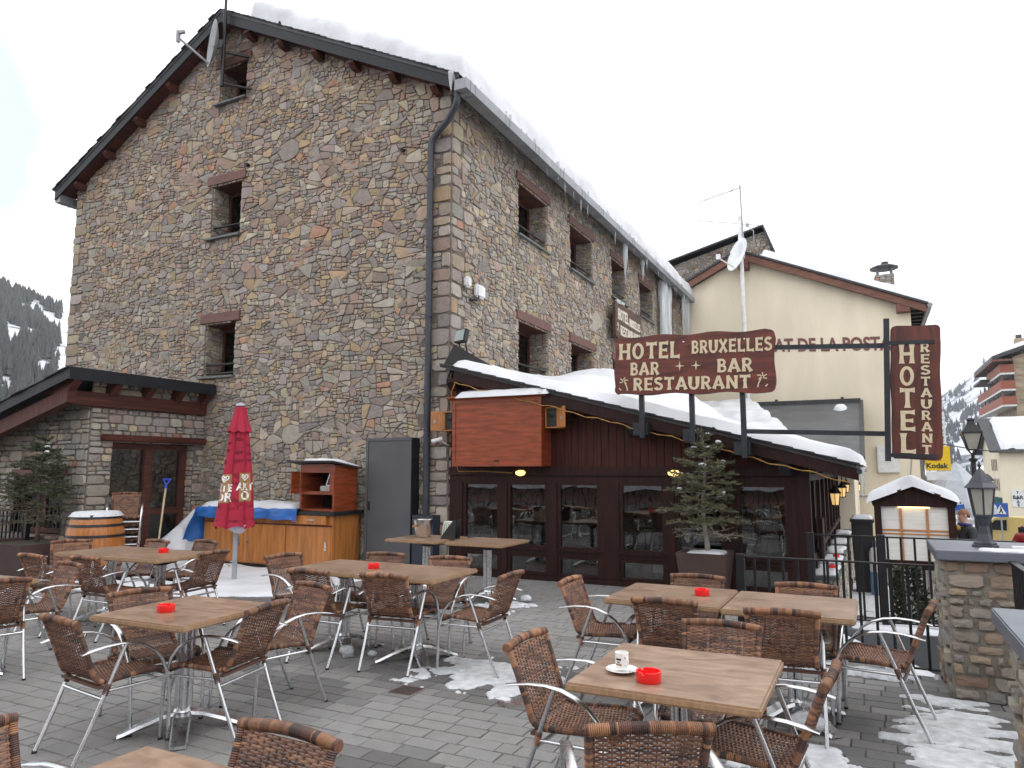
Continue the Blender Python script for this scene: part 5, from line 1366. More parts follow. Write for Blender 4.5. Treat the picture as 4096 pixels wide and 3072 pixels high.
# ---- upright board
vs = thing('upright_sign', 'narrow upright dark red sign with HOTEL and RESTAURANT lettered downwards', 'sign', (.45, YS, 1.75))
lv = Vector((.043, 0, 1)).normalized(); lu = Vector((1, 0, -.043)).normalized()
b = MB(); b.prism([(0, 0), (.063, 0), (.063, 1.68), (0, 1.68)], (.15, YS + .04, 1.75), lu, lv, SN, .06); b.build('post', signmetal, vs)
VO = Vector((.222, YS + .02, 1.775))
P = [(u + .004 * math.sin(v * 5), v) for u, v in wavy(.51, 1.565, .005, .055)]
b = MB(); b.prism(P, VO + Vector((0, .04, 0)), lu, lv, SN, .04); bd = b.build('board', signwood_v, vs, bevel=.006)
b = MB()
for i, c in enumerate('HOTEL'): word(b, c, VO, lu, lv, SN, .092, .245, 1.115 - i * .26, .225)
for i, c in enumerate('RESTAURANT'): word(b, c, VO, lu, lv, SN, .31, .40 if c not in 'AUN' else .412, 1.245 - i * .131, .103)
b.build('lettering', letter, bd)
for v in (1.34, .02): b = MB(); b.prism([(-.02, 0), (.45, 0), (.45, .045), (-.02, .045)], VO + lv * v + SN * .001, lu, lv, SN, .012); b.build('strap', signmetal, vs)
# ---- sign on the hotel facade
ws = thing('facade_sign', 'brown sign reading HOTEL BRUXELLES RESTAURANT on the hotel facade, seen at a slant', 'sign', (X_C + .2, 18.3, 5.3))
FO = Vector((X_C + .27, 18.1, 5.17)); FU = Vector((0, 1, 0)); FV = Vector((0, 0, 1)); FN = Vector((1, 0, 0))
b = MB(); b.prism(wavy(2.4, .98, .02, .09), FO - FN * .08, FU, FV, FN, .08); bd = b.build('board', signflat, ws)
b = MB(); word(b, 'HOTEL', FO, FU, FV, FN, .22, 1.15, .52, .3); word(b, 'BRUXELLES', FO, FU, FV, FN, 1.25, 2.3, .50, .22); word(b, 'RESTAURANT', FO, FU, FV, FN, .42, 2.1, .12, .26)
carve(b, palm(.2, .36, .11, 1) + palm(2.22, .36, .11, -1), FO, FU, FV, FN); b.build('lettering', letter_edge, bd)
b = MB()
for u in (.35, 2.05):
    for v in (.05, .93): b.bar(FO - FN * .27 + FU * u + FV * v, FO + FN * .02 + FU * u + FV * v, .03, .03)
b.build('wall_hook', iron, ws)
# ---- fixtures on the walls
rope = MB(); P = []
for i in range(60):
    x = X_C + .31 + (XB - .05 - X_C - .31) * i / 59; P.append((x, BV - .005, broof(x) - .235 - .012 * math.sin(i * 1.7) - .02 * math.sin(i * .35) ** 2))
rope.tube(P, [.006 if i % 2 else .010 for i in range(60)], 6)
rope.tube([(X_C + .32, BV, 3.02), (X_C + .2, BV + .1, 2.9), (X_C + .16, BV + .2, 2.3), (X_C + .12, BV + .3, 1.9), (X_C + .2, BV + .33, 1.62), (-5.5, BV + .33, 1.625), (-5.0, BV + .33, 1.60)], .010, 6)
rope.tube([(X_C + .3 + .07 * math.cos(a), BV + .1, 2.74 + .07 * math.sin(a)) for a in [i * .5 for i in range(14)]], .012, 6)
tag(rope.build('rope_light', goldrope, None, smooth=True, origin=(X_C + .3, BV, 2.9)), 'golden rope light strung along the sloping edge of the bar roof', 'rope light')
tv = thing('screen_cabinet', 'closed orange wooden cabinet with a snowy top mounted high on the bar wall', 'cabinet', (-5.1, BY, 1.72))
b = MB(); b.box(-5.90, 9.79, 1.70, -4.36, BY, 2.74); b.build('carcass', orangewood, tv, bevel=.006)
b = MB(); b.box(-5.90, 9.76, 1.70, -4.36, 9.786, 1.76); b.box(-5.90, 9.76, 2.68, -4.36, 9.786, 2.74); b.box(-5.90, 9.76, 1.76, -5.845, 9.786, 2.68); b.box(-4.415, 9.76, 1.76, -4.36, 9.786, 2.68); b.build('frame', orangewood, tv)
B1('shutter', orangewood, -5.845, 9.77, 1.76, -4.415, 9.788, 2.68, tv); B1('handle', blackrub, -5.15, 9.755, 1.775, -5.07, 9.768, 1.795, tv)
b = MB(); b.prism([(9.70, 2.77), (9.70, 2.79), (BY, 2.87), (BY, 2.74), (9.75, 2.74)], (-5.97, 0, 0), (0, 1, 0), (0, 0, 1), (1, 0, 0), 1.68); b.build('top', orangewood, tv)
snow_body('cabinet_snow', lambda x, y: 2.79 + (y - 9.70) * .19, -5.8, -4.22, 9.66, BY - .06, 40, 12, lambda x, y: .075 + .012 * fbm(x, y, 3, 3, 2), 'strip of snow lying on the orange wall cabinet', rim=.08, rag=.04, seed=19)
for (x0, x1, hx, s_, lb) in ((-6.12, -5.92, -6.13, -1, 'black loudspeaker in an open wooden box left of the orange cabinet'), (-4.34, -4.14, -4.13, 1, 'black loudspeaker in an open wooden box right of the orange cabinet')):
    t = thing('loudspeaker', lb, 'speaker', (x0, 9.85, 2.27), 'loudspeakers beside the orange cabinet')
    b = MB(); b.box(x0, 9.86, 2.27, x0 + .015, BY, 2.58); b.box(x1 - .015, 9.86, 2.27, x1, BY, 2.58); b.box(x0 + .015, 9.86, 2.27, x1 - .015, BY, 2.285); b.box(x0 + .015, 9.86, 2.565, x1 - .015, BY, 2.58); b.build('box', doorwood, t)
    B1('speaker', blackrub, x0 + .02, 9.885, 2.29, x1 - .02, 10.05, 2.56, t, .008)
    b = MB(); b.lathe(((x0 + x1) / 2, 9.883, 2.47), [(.05, 0), (.045, -.004), (.001, -.012)], 16, M=Matrix.Rotation(R(-90), 3, 'X')); b.build('cone', iron, t)
    M_ = Matrix.Translation((hx, 9.86, 2.27)) @ Matrix.Rotation(R(-38 if s_ > 0 else 38), 4, 'Z')
    b = MB(); b.box(0 if s_ > 0 else -.20, -.012, 0, .20 if s_ > 0 else 0, .012, .31, M_); d_ = b.build('door_leaf', doorwood, t)
    b = MB(); b.box(.10 if s_ > 0 else -.16, -.02, .12, .13 if s_ > 0 else -.12, -.012, .17, M_); b.build('latch', polegrey, d_)
for x, lb in ((-4.83, 'lit oval wall lamp under the orange cabinet'), (-2.46, 'lit oval wall lamp on the bar beam behind the fir tree')):
    t = thing('bulkhead_lamp', lb, 'lamp', (x, BY - .05, 1.6), 'oval wall lamps on the bar front')
    b = MB(); b.lathe((x, BY - .052, 1.6), [(.05, 0), (.05, .02), (.03, .03)], 20, M=Matrix.Rotation(R(90), 3, 'X') @ Matrix.Diagonal((1.9, 1, 1))); b.build('base', blackrub, t)
    b = MB(); blob(b, (x, BY - .10, 1.6), (.085, .05, .043), 0, 20); b.build('globe', lampglow2, t, smooth=True)
def lantern(name, lab, cat, loc, k, lit, bracket=None, group=None, post=None):
    t = thing(name, lab, cat, loc, group); x, y, z = loc
    ring = lambda r_, h: [(x + r_ * k * math.cos(a), y + r_ * k * math.sin(a), z + h * k) for a in [R(30 + 60 * i) for i in range(6)]]
    lo, hi = ring(.32, 0), ring(.47, 1.05)
    b = MB()
    for i in range(6): b.bar(lo[i], hi[i], .06 * k, .06 * k)
    for A in (lo, hi):
        for i in range(6): b.bar(A[i], A[(i + 1) % 6], .06 * k, .08 * k)
    b.lathe((x, y, z), [(.001, -.1 * k), (.14 * k, -.08 * k), (.34 * k, 0)], 6, M=Matrix.Rotation(R(30), 3, 'Z')); b.build('frame', iron if post is None else pipe_m, t)
    b = MB(); b.lathe((x, y, z), [(.62 * k, 1.04 * k), (.60 * k, 1.08 * k), (.44 * k, 1.24 * k), (.26 * k, 1.52 * k), (.12 * k, 1.72 * k), (.07 * k, 1.78 * k), (.001, 1.8 * k)], 6, True, M=Matrix.Rotation(R(30), 3, 'Z')); b.build('roof', iron if post is None else pipe_m, t)
    b = MB(); b.lathe((x, y, z), [(.05 * k, 1.76 * k), (.03 * k, 1.84 * k), (.065 * k, 1.88 * k), (.06 * k, 1.94 * k), (.02 * k, 1.98 * k), (.035 * k, 2.02 * k), (.001, 2.08 * k)], 10); b.build('finial', iron, t, smooth=True)
    b = MB()
    for i in range(6):
        j = (i + 1) % 6; c = [Vector(v) for v in (lo[i], lo[j], hi[j], hi[i])]; m = sum(c, Vector()) / 4; b.poly([m + (v - m) * .93 for v in c])
    b.build('pane', milk if not lit else MATS.get('lit_pane') or mat('lit_pane', (.8, .6, .3), .4, emis=(1, .6, .2), es=.55), t)
    if lit: b = MB(); blob(b, (x, y, z + .42 * k), (.16 * k, .16 * k, .26 * k), 1, 12); b.build('bulb', lampglow, t, smooth=True)
    return t
for i, (x, y, z, lb, bx_) in enumerate(((-.46, 10.85, 1.17, 'nearest lit lantern under the bar eave', -.8), (-.48, 14.2, 1.17, 'second lit lantern under the bar eave', -.8), (-.5, 17.2, 1.17, 'third lit lantern under the bar eave', -.8), (-.42, 26.7, .95, 'lit lantern on the cream wall beyond the bar', None))):
    t = lantern('wall_lantern', lb, 'lantern', (x, y, z), .155 if i < 3 else .2, True, group='lit lanterns along the bar eave')
    b = MB()
    if bx_: b.tube([(x, y, z + .3), (x, y, z + .42), (x - .06, y, z + .46), (bx_, y, z + .42)], .01, 6)
    else: b.tube([(x, y, z + .4), (x, y + .55, z + .45)], .015, 6)
    b.build('bracket', iron, t)
t = thing('floodlight', 'square black floodlight on a bracket above the left end of the bar roof', 'lamp', (X_C + .1, Y_G + .02, 3.5))
b = MB(); M_ = Matrix.Translation((X_C + .26, Y_G - .12, 3.83)) @ Matrix.Rotation(R(-20), 4, 'Z') @ Matrix.Rotation(R(-12), 4, 'X'); b.box(-.13, 0, -.11, .13, .09, .11, M_); b.build('housing', blackrub, t, bevel=.008)
b = MB(); b.box(-.11, -.006, -.09, .11, .001, .09, M_); b.build('glass', mat('flood_glass', (.25, .3, .29), .15), t)
b = MB(); b.bar((X_C + .2, Y_G - .02, 3.72), (X_C + .2, Y_G + .02, 3.48), .02, .02); b.bar((X_C + .34, Y_G - .06, 3.72), (X_C + .34, Y_G + .02, 3.48), .02, .02); b.bar((X_C - .0, Y_G - .05, 3.44), (X_C + .45, Y_G + .02, 3.52), .06, .03); b.build('bracket', iron, t)
for (y0, y1, z0, z1, lb) in ((10.46, 10.62, 4.78, 4.97, 'small rounded white casing on the hotel corner wall'), (10.82, 11.12, 4.68, 4.92, 'larger white casing with a black bracket on the hotel corner wall')):
    t = thing('alarm_box', lb, 'box', (X_C, y0, z0)); B1('casing', whitebox, X_C + .03, y0, z0, X_C + .13, y1, z1, t, .03)
    if y0 > 10.7: b = MB(); b.tube([(X_C + .02, y0 - .1, z0 - .06), (X_C + .08, y0 + .02, z0 - .05), (X_C + .08, y0 + .1, z0 + .02)], .03, 8); b.build('bracket', blackrub, t)
t = thing('security_camera', 'white bullet security camera beside the downpipe below the speaker', 'camera', (-6.3, Y_G - .1, 2.1))
b = MB(); b.tube([(-6.36, Y_G - .22, 2.10), (-6.22, Y_G - .12, 2.15)], .035, 12); b.build('barrel', whitebox, t, smooth=50); b = MB(); b.tube([(-6.24, Y_G - .12, 2.12), (-6.18, Y_G - .06, 2.06), (-6.16, Y_G + .02, 2.05)], .012, 6); b.build('mount', whitebox, t)

# ================================================================== RAILINGS, PILLARS, RAMP
def railing(name, lab, a, b_, zb, zt, n, posts=(), pr_=.011):
    a, b_ = Vector((*a, 0)), Vector((*b_, 0)); t = thing(name, lab, 'railing', (a.x, a.y, 0)); U_ = (b_ - a)
    m = MB(); m.bar(a + Vector((0, 0, zt)), b_ + Vector((0, 0, zt)), .045, .014); m.bar(a + Vector((0, 0, zb)), b_ + Vector((0, 0, zb)), .035, .012); m.build('rail', iron, t)
    m = MB()
    for i in range(1, n): p = a + U_ * (i / n); m.box(p.x - pr_, p.y - pr_, zb + .005, p.x + pr_, p.y + pr_, zt - .006)
    m.build('baluster_row', iron, t)
    for f in posts: p = a + U_ * f; m = MB(); m.box(p.x - .035, p.y - .035, -.45, p.x + .035, p.y + .035, zt + .02); m.build('post', iron, t)
    return t
railing('iron_railing', 'black iron railing at the edge of the terrace, left of the stone pillar', (-1.1, 6.85), (.46, 6.85), .06, .875, 13, (0,))
railing('iron_railing', 'black iron railing on the dark ledge in front of the menu board', (-.62, 8.4), (1.2, 8.4), .12, .965, 15, (0, .37))
railing('iron_railing', 'black iron railing between the two stone pillars at the right picture edge', (.86, 3.7), (.86, 6.3), .06, 1.0, 24)
railing('iron_railing', 'black iron railing at the left picture edge behind the potted fir', (-16.5, 7.45), (-12.9, 7.45), .1, .95, 30, (0, .5, 1))
B1('ledge', slate_grey, -.36, 8.2, -.7, 1.4, 8.62, .055); tag(bpy.data.objects['ledge'], 'dark slate ledge with a crust of snow carrying the second railing', 'ledge')
snow_body('ledge_snow', lambda x, y: .056, -.3, 1.35, 8.22, 8.6, 60, 16, lambda x, y: .045 + .02 * fbm(x, y, 5, 3, 3), 'crust of snow on the dark ledge', rim=.06, rag=.06, seed=23)
g = MB(); rng = random.Random(9); y = 6.93; r = 0
while y < 8.2:
    x = -.62 + (r % 2) * .12
    while x < 1.4:
        a, c = x + .003, x + .24; zf = lambda q: -.37 * max(0, (q + .42))
        k = .15 * rng.uniform(.85, 1.12); g.col = (k, k, k * .98)
        if y + .118 < 8.2:
            lo = [(a, y), (c, y), (c, y + .118), (a, y + .118)]
            g.poly([(px, py, zf(px) + .003 - (0)) for px, py in lo])
        x += .243
    y += .1215; r += 1
tag(g.build('ramp_paving', paver), kind='structure')
g = MB(); g.prism([(-.62, -.006), (-.42, -.006), (1.4, -.68), (1.4, -.9), (-.62, -.9)], (0, 6.9, 0), (1, 0, 0), (0, 0, 1), (0, 1, 0), 1.3); tag(g.build('ramp_bed', joint), kind='structure')
snow_body('ramp_snow', lambda x, y: -.37 * max(0, (x + .42)) + .006, -.45, 1.35, 7.86, 8.2, 60, 14, lambda x, y: .05, 'line of snow along the foot of the dark ledge', rim=.1, rag=.08, seed=29)
def pillar(x0, y0, x1, y1, zt, lab, seed):
    t = thing('stone_pillar', lab, 'pillar', (x0, y0, 0)); m = MB(); H = zt - .07
    pal = [((.24, .225, .2), 3), ((.30, .27, .22), 3), ((.31, .235, .155), 2), ((.20, .2, .2), 2), ((.27, .18, .13), 1)]
    coursed(m, (x0, y0, 0), (1, 0, 0), (0, 0, 1), x1 - x0, H, seed, (), (.05, .125), (1.0, 2.9), .016, pal, (.012, .04))
    coursed(m, (x0, y1, 0), (0, -1, 0), (0, 0, 1), y1 - y0, H, seed + 1, (), (.05, .125), (1.0, 2.9), .016, pal, (.012, .04))
    m.build('stonework', stone, t)
    B1('core', mat('pale_mortar', (.24, .215, .18), .95, var=.3, vs=9, bump=.6, bs=40) if 'pale_mortar' not in MATS else MATS['pale_mortar'], x0, y0, -.9, x1, y1, H, t)
    B1('cap', capstone, x0 - .06, y0 - .08, H, x1 + .1, y1 + .08, zt, t, .006); return t
pillar(.45, 6.31, 1.35, 7.1, 1.06, 'grey brown stone pillar with a slate cap carrying a black lantern', 61)
pillar(.49, 3.02, 1.35, 3.70, 1.06, 'stone pillar with a slate cap cut off by the right picture edge', 71)
lt = lantern('pillar_lantern', 'large unlit black lantern on a flared foot standing on the stone pillar', 'lantern', (.755, 6.66, 1.30), .2, False, post=True)
b = MB(); b.lathe((.755, 6.66, 1.062), [(.092, 0), (.092, .015), (.08, .02), (.08, .032), (.062, .045), (.042, .10), (.036, .16), (.05, .19), (.056, .215), (.07, .235)], 8, True, M=Matrix.Rotation(R(22), 3, 'Z')); b.build('foot', pipe_m, lt)
b = MB(); b.box(.905, 6.50, 1.062, 1.02, 6.57, 1.085); tag(b.build('packet', whitebox, None, origin=(.96, 6.5, 1.06), bevel=.004), 'small white packet lying on the pillar cap beside the lantern', 'packet')
snow_body('pillar_snow', lambda x, y: 1.06, .66, 1.1, 6.3, 6.5, 24, 10, lambda x, y: .015, 'scrap of snow on the pillar cap under the lantern', rim=.04, rag=.05, seed=41)
b = MB(); blob(b, (.62, 3.45, 1.085), (.09, .07, .035), 2); tag(b.build('glass_ashtray', ice, None, smooth=True, origin=(.62, 3.45, 1.06)), 'clear lump of ice on the pillar cap at the right picture edge', 'ice')

# ================================================================== MENU BOARD, SHRUBS, PATH THINGS
mn = thing('menu_board', 'roofed wooden menu case with a lit strip and a thick snow cap', 'menu board', (.4, 9.75, -.45))
mx0, mx1, my = .005, .835, 9.75
b = MB(); b.box(mx0, my - .05, -.5, mx0 + .075, my + .1, 1.29); b.box(mx1 - .075, my - .05, -.5, mx1, my + .1, 1.29); b.build('post', darkwood, mn)
b = MB(); b.prism([(mx0 - .01, 1.22), (mx1 + .01, 1.22), (mx1 + .03, 1.29), ((mx0 + mx1) / 2, 1.46), (mx0 - .03, 1.29)], (0, my - .06, 0), (1, 0, 0), (0, 0, 1), (0, 1, 0), .18); b.build('gable_board', darkwood, mn); B1('bottom_rail', darkwood, mx0 + .075, my - .045, .50, mx1 - .075, my + .09, .60, mn)
B1('panel', paper, mx0 + .075, my - .015, .60, mx1 - .075, my - .005, 1.22, mn)
b = MB()
for x in (.283, .553): b.box(x - .014, my - .03, .60, x + .014, my - .016, 1.205)
b.box(mx0 + .075, my - .027, .935, mx1 - .075, my - .0165, .955); b.box(mx0 + .075, my - .027, .895, mx1 - .075, my - .0165, .91); b.build('batten', framewood, mn)
B1('strip_light', striplight, .26, my - .045, 1.205, .58, my - .02, 1.219, mn)
b = MB(); xm = (mx0 + mx1) / 2
for s_ in (-1, 1): b.prism([(xm, 1.475), (xm + s_ * .47, 1.285), (xm + s_ * .47, 1.265), (xm, 1.45)], (0, my - .14, 0), (1, 0, 0), (0, 0, 1), (0, 1, 0), .34)
b.build('roof', darkwood, mn)
snow_body('menu_snow', lambda x, y: 1.478 - .404 * abs(x - xm), xm - .50, xm + .47, my - .15, my + .21, 44, 16, lambda x, y: .085 + .03 * (1 - abs(x - xm + .12) / .5) + .02 * fbm(x, y, 3, 4, 2), 'thick cap of snow on the roof of the menu board', rim=.09, rag=.03, seed=33)
def shrub(x, y, z, rx, ry, h, lab, seed, cols, n=2600, leaf=.05, snowy=False):
    t = thing('shrub', lab, 'shrub', (x, y, z)); rg = random.Random(seed); m = MB()
    for i in range(n):
        a = rg.uniform(0, 6.283); v = rg.random(); rr = math.sqrt(rg.random()) * (1 - .55 * v) * (.75 + .4 * noise.noise(Vector((math.cos(a) * 1.5, math.sin(a) * 1.5, v * 3 + seed))))
        p = Vector((x + rx * rr * math.cos(a), y + ry * rr * math.sin(a), z + .05 + h * v)); d = Vector((math.cos(a), math.sin(a), rg.uniform(-.2, .9))).normalized()
        s_ = d.cross(Vector((rg.uniform(-1, 1), rg.uniform(-1, 1), rg.uniform(-1, 1)))).normalized(); L = leaf * rg.uniform(.7, 1.5)
        k = rg.uniform(.6, 1.3); c = rg.choice(cols); m.col = tuple(q * k for q in c)
        m.poly([p, p + d * L * .5 + s_ * L * .22, p + d * L, p + d * L * .5 - s_ * L * .22])
    m.build('foliage', greensh, t)
    m = MB()
    for i in range(6): a = rg.uniform(0, 6.283); m.tube([(x, y, z), (x + rx * .3 * math.cos(a), y + ry * .3 * math.sin(a), z + h * .5), (x + rx * .6 * math.cos(a), y + ry * .6 * math.sin(a), z + h * .85)], [.02, .012, .005], 6)
    m.build('stem', bark, t); return t
DG = [(.035, .055, .028), (.05, .07, .03), (.028, .04, .026), (.07, .08, .04)]
shrub(.30, 9.15, -.38, .34, .25, .92, 'dark evergreen shrub behind the railing, below the left half of the menu board', 3, DG)
shrub(.80, 9.15, -.40, .32, .25, .85, 'dark evergreen shrub behind the railing next to the stone pillar', 5, DG)
snow_body('bed_snow', lambda x, y: lerp(y, [6.9, 9, 12], [-.15, -.4, -.52]) + .0, -.1, 1.5, 8.65, 10.4, 50, 50, lambda x, y: .12 + .05 * fbm(x, y, 6, 2, 3), 'snow lying on the planted bed under the shrubs', rim=.2, rag=.08, seed=37)
patch('path_snow', -.62, .35, 12.2, 19.5, 'packed snow on the sloping path beside the bar', 44, .22, .02, slush, 90)
for o in bpy.data.objects:
    if o.name.startswith('path_snow'):
        for v in o.data.vertices: v.co.z += ground_z(v.co.x, v.co.y) + .02
# low wall with stone slabs on the path side
lw = thing('low_wall', 'low stone wall topped with snowy slabs along the side of the bar', 'wall', (-.6, 11, -.5))
m = MB()
coursed(m, (-.52, 10.6, -.9), (0, 1, 0), (0, 0, 1), 9.2, 1.1, 81); coursed(m, (-.74, 10.6, -.9), (1, 0, 0), (0, 0, 1), .22, 1.1, 82); m.build('stonework', stone, lw)
B1('core', mortar, -.74, 10.6, -.9, -.52, 19.8, .2, lw)
for i, y in enumerate((10.6, 12.0, 13.5, 15.2, 17.2)):
    B1('slab', sill_stone, -.80, y, .20 + .0, -.45, y + 1.25, .245, lw, .005)
    snow_body('slab_snow', lambda x, y_: .246, -.79, -.46, y + .1, y + 1.2, 12, 26, lambda x, y_: .03 + .015 * nz3(x, y_, 2, 4), rim=.05, rag=.05, seed=50 + i, parent=None, label='snow on a slab of the low wall beside the bar')
for i, (x, y, lb) in enumerate(((-.56, 12.5, 'small red ashtray on the snowy slab wall beside the bar, farther one'), (-.56, 11.1, 'small red ashtray on the snowy slab wall beside the bar, nearer one'))):
    o = ash.copy(); C.objects.link(o); o.location = (x, y, .30); o.scale = (.9, .9, .9); tag(o, lb, 'ashtray', 'red ashtrays on the low wall')
t = thing('wheeled_bin', 'black bin with a snowy lid at the end of the path', 'bin', (-.1, 17, -.9))
b = MB(); b.prism([(-.32, 0), (.02, 0), (.05, 1.45), (-.36, 1.45)], (-.08, 16.8, -.9), (1, 0, 0), (0, 0, 1), (0, 1, 0), .6); b.build('body', blackrub, t, bevel=.02); B1('lid', blackrub, -.46, 16.76, .55, -.0, 17.44, .63, t, .02)
snow_body('bin_snow', lambda x, y: .63, -.44, -.02, 16.78, 17.4, 16, 20, lambda x, y: .07, 'snow on the lid of the black bin', rim=.08, rag=.03, seed=61)
t = thing('gas_bottle', 'white and blue gas bottle in front of the black bin', 'gas bottle', (.02, 16.5, -.88)); b = MB(); b.lathe((.02, 16.5, -.88), [(.13, 0), (.15, .05), (.15, .5)], 20, True); b.build('lower_body', gasblue, t, smooth=40)
b = MB(); b.lathe((.02, 16.5, -.88), [(.15, .5), (.15, .85), (.12, .95), (.05, 1.0)], 20); b.build('upper_body', whitebox, t, smooth=40); b = MB(); b.lathe((.02, 16.5, -.88), [(.08, .98), (.08, 1.1), (.07, 1.1)], 12); b.build('collar', gasblue, t)

# ================================================================== POTTED FIRS
def fir(x, y, z0, H, Rm, seed, lab, bare, cols, snowy=0, trunkmat=None, nw=14, dn=110):
    rg = random.Random(seed); t = thing('potted_fir', lab, 'fir tree', (x, y, z0))
    m = MB(); P = [(x + .02 * math.sin(i * .9 + seed), y + .02 * math.cos(i * .7), z0 + H * i / 10) for i in range(11)]
    m.tube(P, [.032 * (1 - .085 * i) + .004 for i in range(11)], 8); m.build('trunk', trunkmat or bark, t, smooth=True)
    br = MB(); nd = MB(); sn = MB()
    def needles(a, b, dens, L, droop=0):
        d = (b - a); ln = d.length; d.normalize()
        if ln < .01: return
        n = max(2, int(ln * dens))
        for i in range(n):
            p = a + d * (ln * (i + rg.random()) / n); q = Vector((rg.uniform(-1, 1), rg.uniform(-1, 1), rg.uniform(-.25, .75))); q = (q - d * q.dot(d)).normalized()
            dir_ = (q + d * .8).normalized(); s_ = dir_.cross(d).normalized() * L * .2
            k = rg.uniform(.55, 1.35); c = rg.choice(cols); nd.col = tuple(v * k for v in c)
            nd.poly([p - s_, p + dir_ * L, p + s_])
    for w_ in range(nw):
        f = (w_ + .3) / nw; f2 = f ** .9; zb_ = z0 + H * (.16 + .82 * f2); L = Rm * (1 - f2) ** .85 * 1.0 + .06
        if f < .25: L *= .75 + f
        nb = rg.randint(5, 7)
        for k in range(nb):
            a = 6.283 * (k + rg.uniform(-.3, .3)) / nb + w_ * 1.1; l = L * rg.uniform(.6, 1.15); up = .05 + .32 * f + rg.uniform(-.12, .22); zz = zb_ + rg.uniform(-.05, .05)
            pts = []
            for i in range(6): s = i / 5; pts.append(Vector((x + l * s * math.cos(a + .1 * math.sin(s * 3)), y + l * s * math.sin(a + .1 * math.sin(s * 3)), zz + l * (up * s - .22 * s * s * (1 - f)) + .012 * rg.uniform(-1, 1))))
            br.tube(pts, [.0075 * (1 - s / 6) + .0015 for s in range(6)], 5)
            isbare = f < bare * rg.uniform(.6, 1.3)
            dens = 16 if isbare else dn
            for i in range(1 if not isbare else 3, 5): needles(pts[i], pts[i + 1], dens, .05)
            ns = 6
            for i in range(ns):
                s = .22 + .75 * i / ns; j = min(4, int(s * 5)); p0 = pts[j].lerp(pts[j + 1], s * 5 - j)
                for sd in (-1, 1):
                    an = a + sd * rg.uniform(.6, 1.0); tl_ = l * (.42 * (1.1 - s)) * rg.uniform(.6, 1.2) + .02
                    p1 = p0 + Vector((math.cos(an) * tl_, math.sin(an) * tl_, tl_ * rg.uniform(-.35, .45)))
                    br.tube([p0, p1], [.003, .001], 4, False); needles(p0, p1, dens * 1.05, .046)
                    if not isbare and tl_ > .09:
                        for s3 in (-1, 1):
                            pm = p0.lerp(p1, rg.uniform(.4, .7)); a3 = an + s3 * .8; p2 = pm + Vector((math.cos(a3), math.sin(a3), .05)) * tl_ * .4; needles(pm, p2, dens, .042)
            if snowy and rg.random() < snowy and f > .3: sn_p = pts[rg.choice((3, 4))]; sn = MB(); blob(sn, (sn_p.x, sn_p.y, sn_p.z + .02), (rg.uniform(.03, .06), rg.uniform(.03, .06), rg.uniform(.015, .03)), rg.random() * 9, 8); sn.build('snow_lump', snow, t, smooth=True)
    top = Vector(P[-1]); needles(Vector(P[-3]), top + Vector((0, 0, .05)), 160, .03)
    br.build('branch', trunkmat or bark, t); nd.build('foliage', needle, t)
    return t
GR = [(.058, .08, .042), (.075, .10, .046), (.045, .064, .038), (.10, .105, .05)]
def pot(x, y, z, w0, w1, h, lab, mouth=True):
    t = thing('planter', lab, 'planter', (x, y, z)); m = MB()
    q = lambda s, zz: [(x - s, y - s, z + zz), (x + s, y - s, z + zz), (x + s, y + s, z + zz), (x - s, y + s, z + zz)]
    Rg = [[m.add(p) for p in q(s, zz)] for s, zz in ((w0, 0), (w1, h), (w1 - .03, h), (w1 - .06, h - .06))]
    m.face(Rg[0][::-1])
    for A, B_ in zip(Rg, Rg[1:]):
        for j in range(4): m.face((A[j], A[(j + 1) % 4], B_[(j + 1) % 4], B_[j]))
    m.build('pot', potmat, t)
    m = MB(); m.poly(q(w1 - .045, h - .045)); m.build('soil', soil, t)
    if x > -6: snow_body('pot_snow', lambda a, b_: z + h - .045, x - w1 + .06, x + w1 - .06, y - w1 + .06, y + w1 - .06, 20, 20, lambda a, b_: .05 + .02 * nz3(a, b_, 1, 5), rim=.08, rag=.12, seed=int(h * 100), label='snow in the planter of the potted fir by the bar windows'); return t
pot(-12.27, 7.3, -.02, .56, .70, .53, 'large square brown planter at the left holding a small fir')
fir(-12.35, 7.3, .45, 1.78, .95, 5, 'potted fir tree in front of the stone annex at the left', .30, GR, .05, bark, 13, 62)
pot(-1.98, 9.62, 0, .24, .315, .60, 'square brown planter holding the fir in front of the bar windows')
fir(-1.97, 9.62, .52, 1.66, .76, 14, 'potted fir tree with snow on its branches in front of the bar windows', .08, [(.11, .125, .055), (.14, .13, .06), (.08, .10, .05), (.165, .14, .072)], .3, bark_pale, 10, 62)
# ================================================================== CREAM BUILDING BEHIND THE HOTEL
YC = 27.35
cb = thing('cream_building', 'cream rendered house with a snowy gable roof and painted lettering, behind the bar', 'house', (-2, YC, -1.5))
cap_ = (-4.03, 9.80); cR, cL = (1.98, 7.16), (-6.6, 8.55)
def croof(x): return cap_[1] - (cap_[1] - cR[1]) / (cR[0] - cap_[0]) * (x - cap_[0]) if x > cap_[0] else cap_[1] - .50 * (cap_[0] - x)
m = MB(); m.prism([(-7.2, -1.6), (1.47, -1.6), (1.47, croof(1.47) - .3), (cap_[0], cap_[1] - .3), (-7.2, croof(-7.2) - .3)], (0, YC, 0), (1, 0, 0), (0, 0, 1), (0, 1, 0), 9); m.build('wall', cream, cb)
m = MB()
for xa, xb in ((cap_[0], cR[0]), (-7.6, cap_[0])): m.prism([(xa, croof(xa) - .08), (xb, croof(xb) - .08), (xb, croof(xb)), (xa, croof(xa))], (0, YC - .42, 0), (1, 0, 0), (0, 0, 1), (0, 1, 0), 9.6)
crf = m.build('roof', slate, cb)
m = MB()
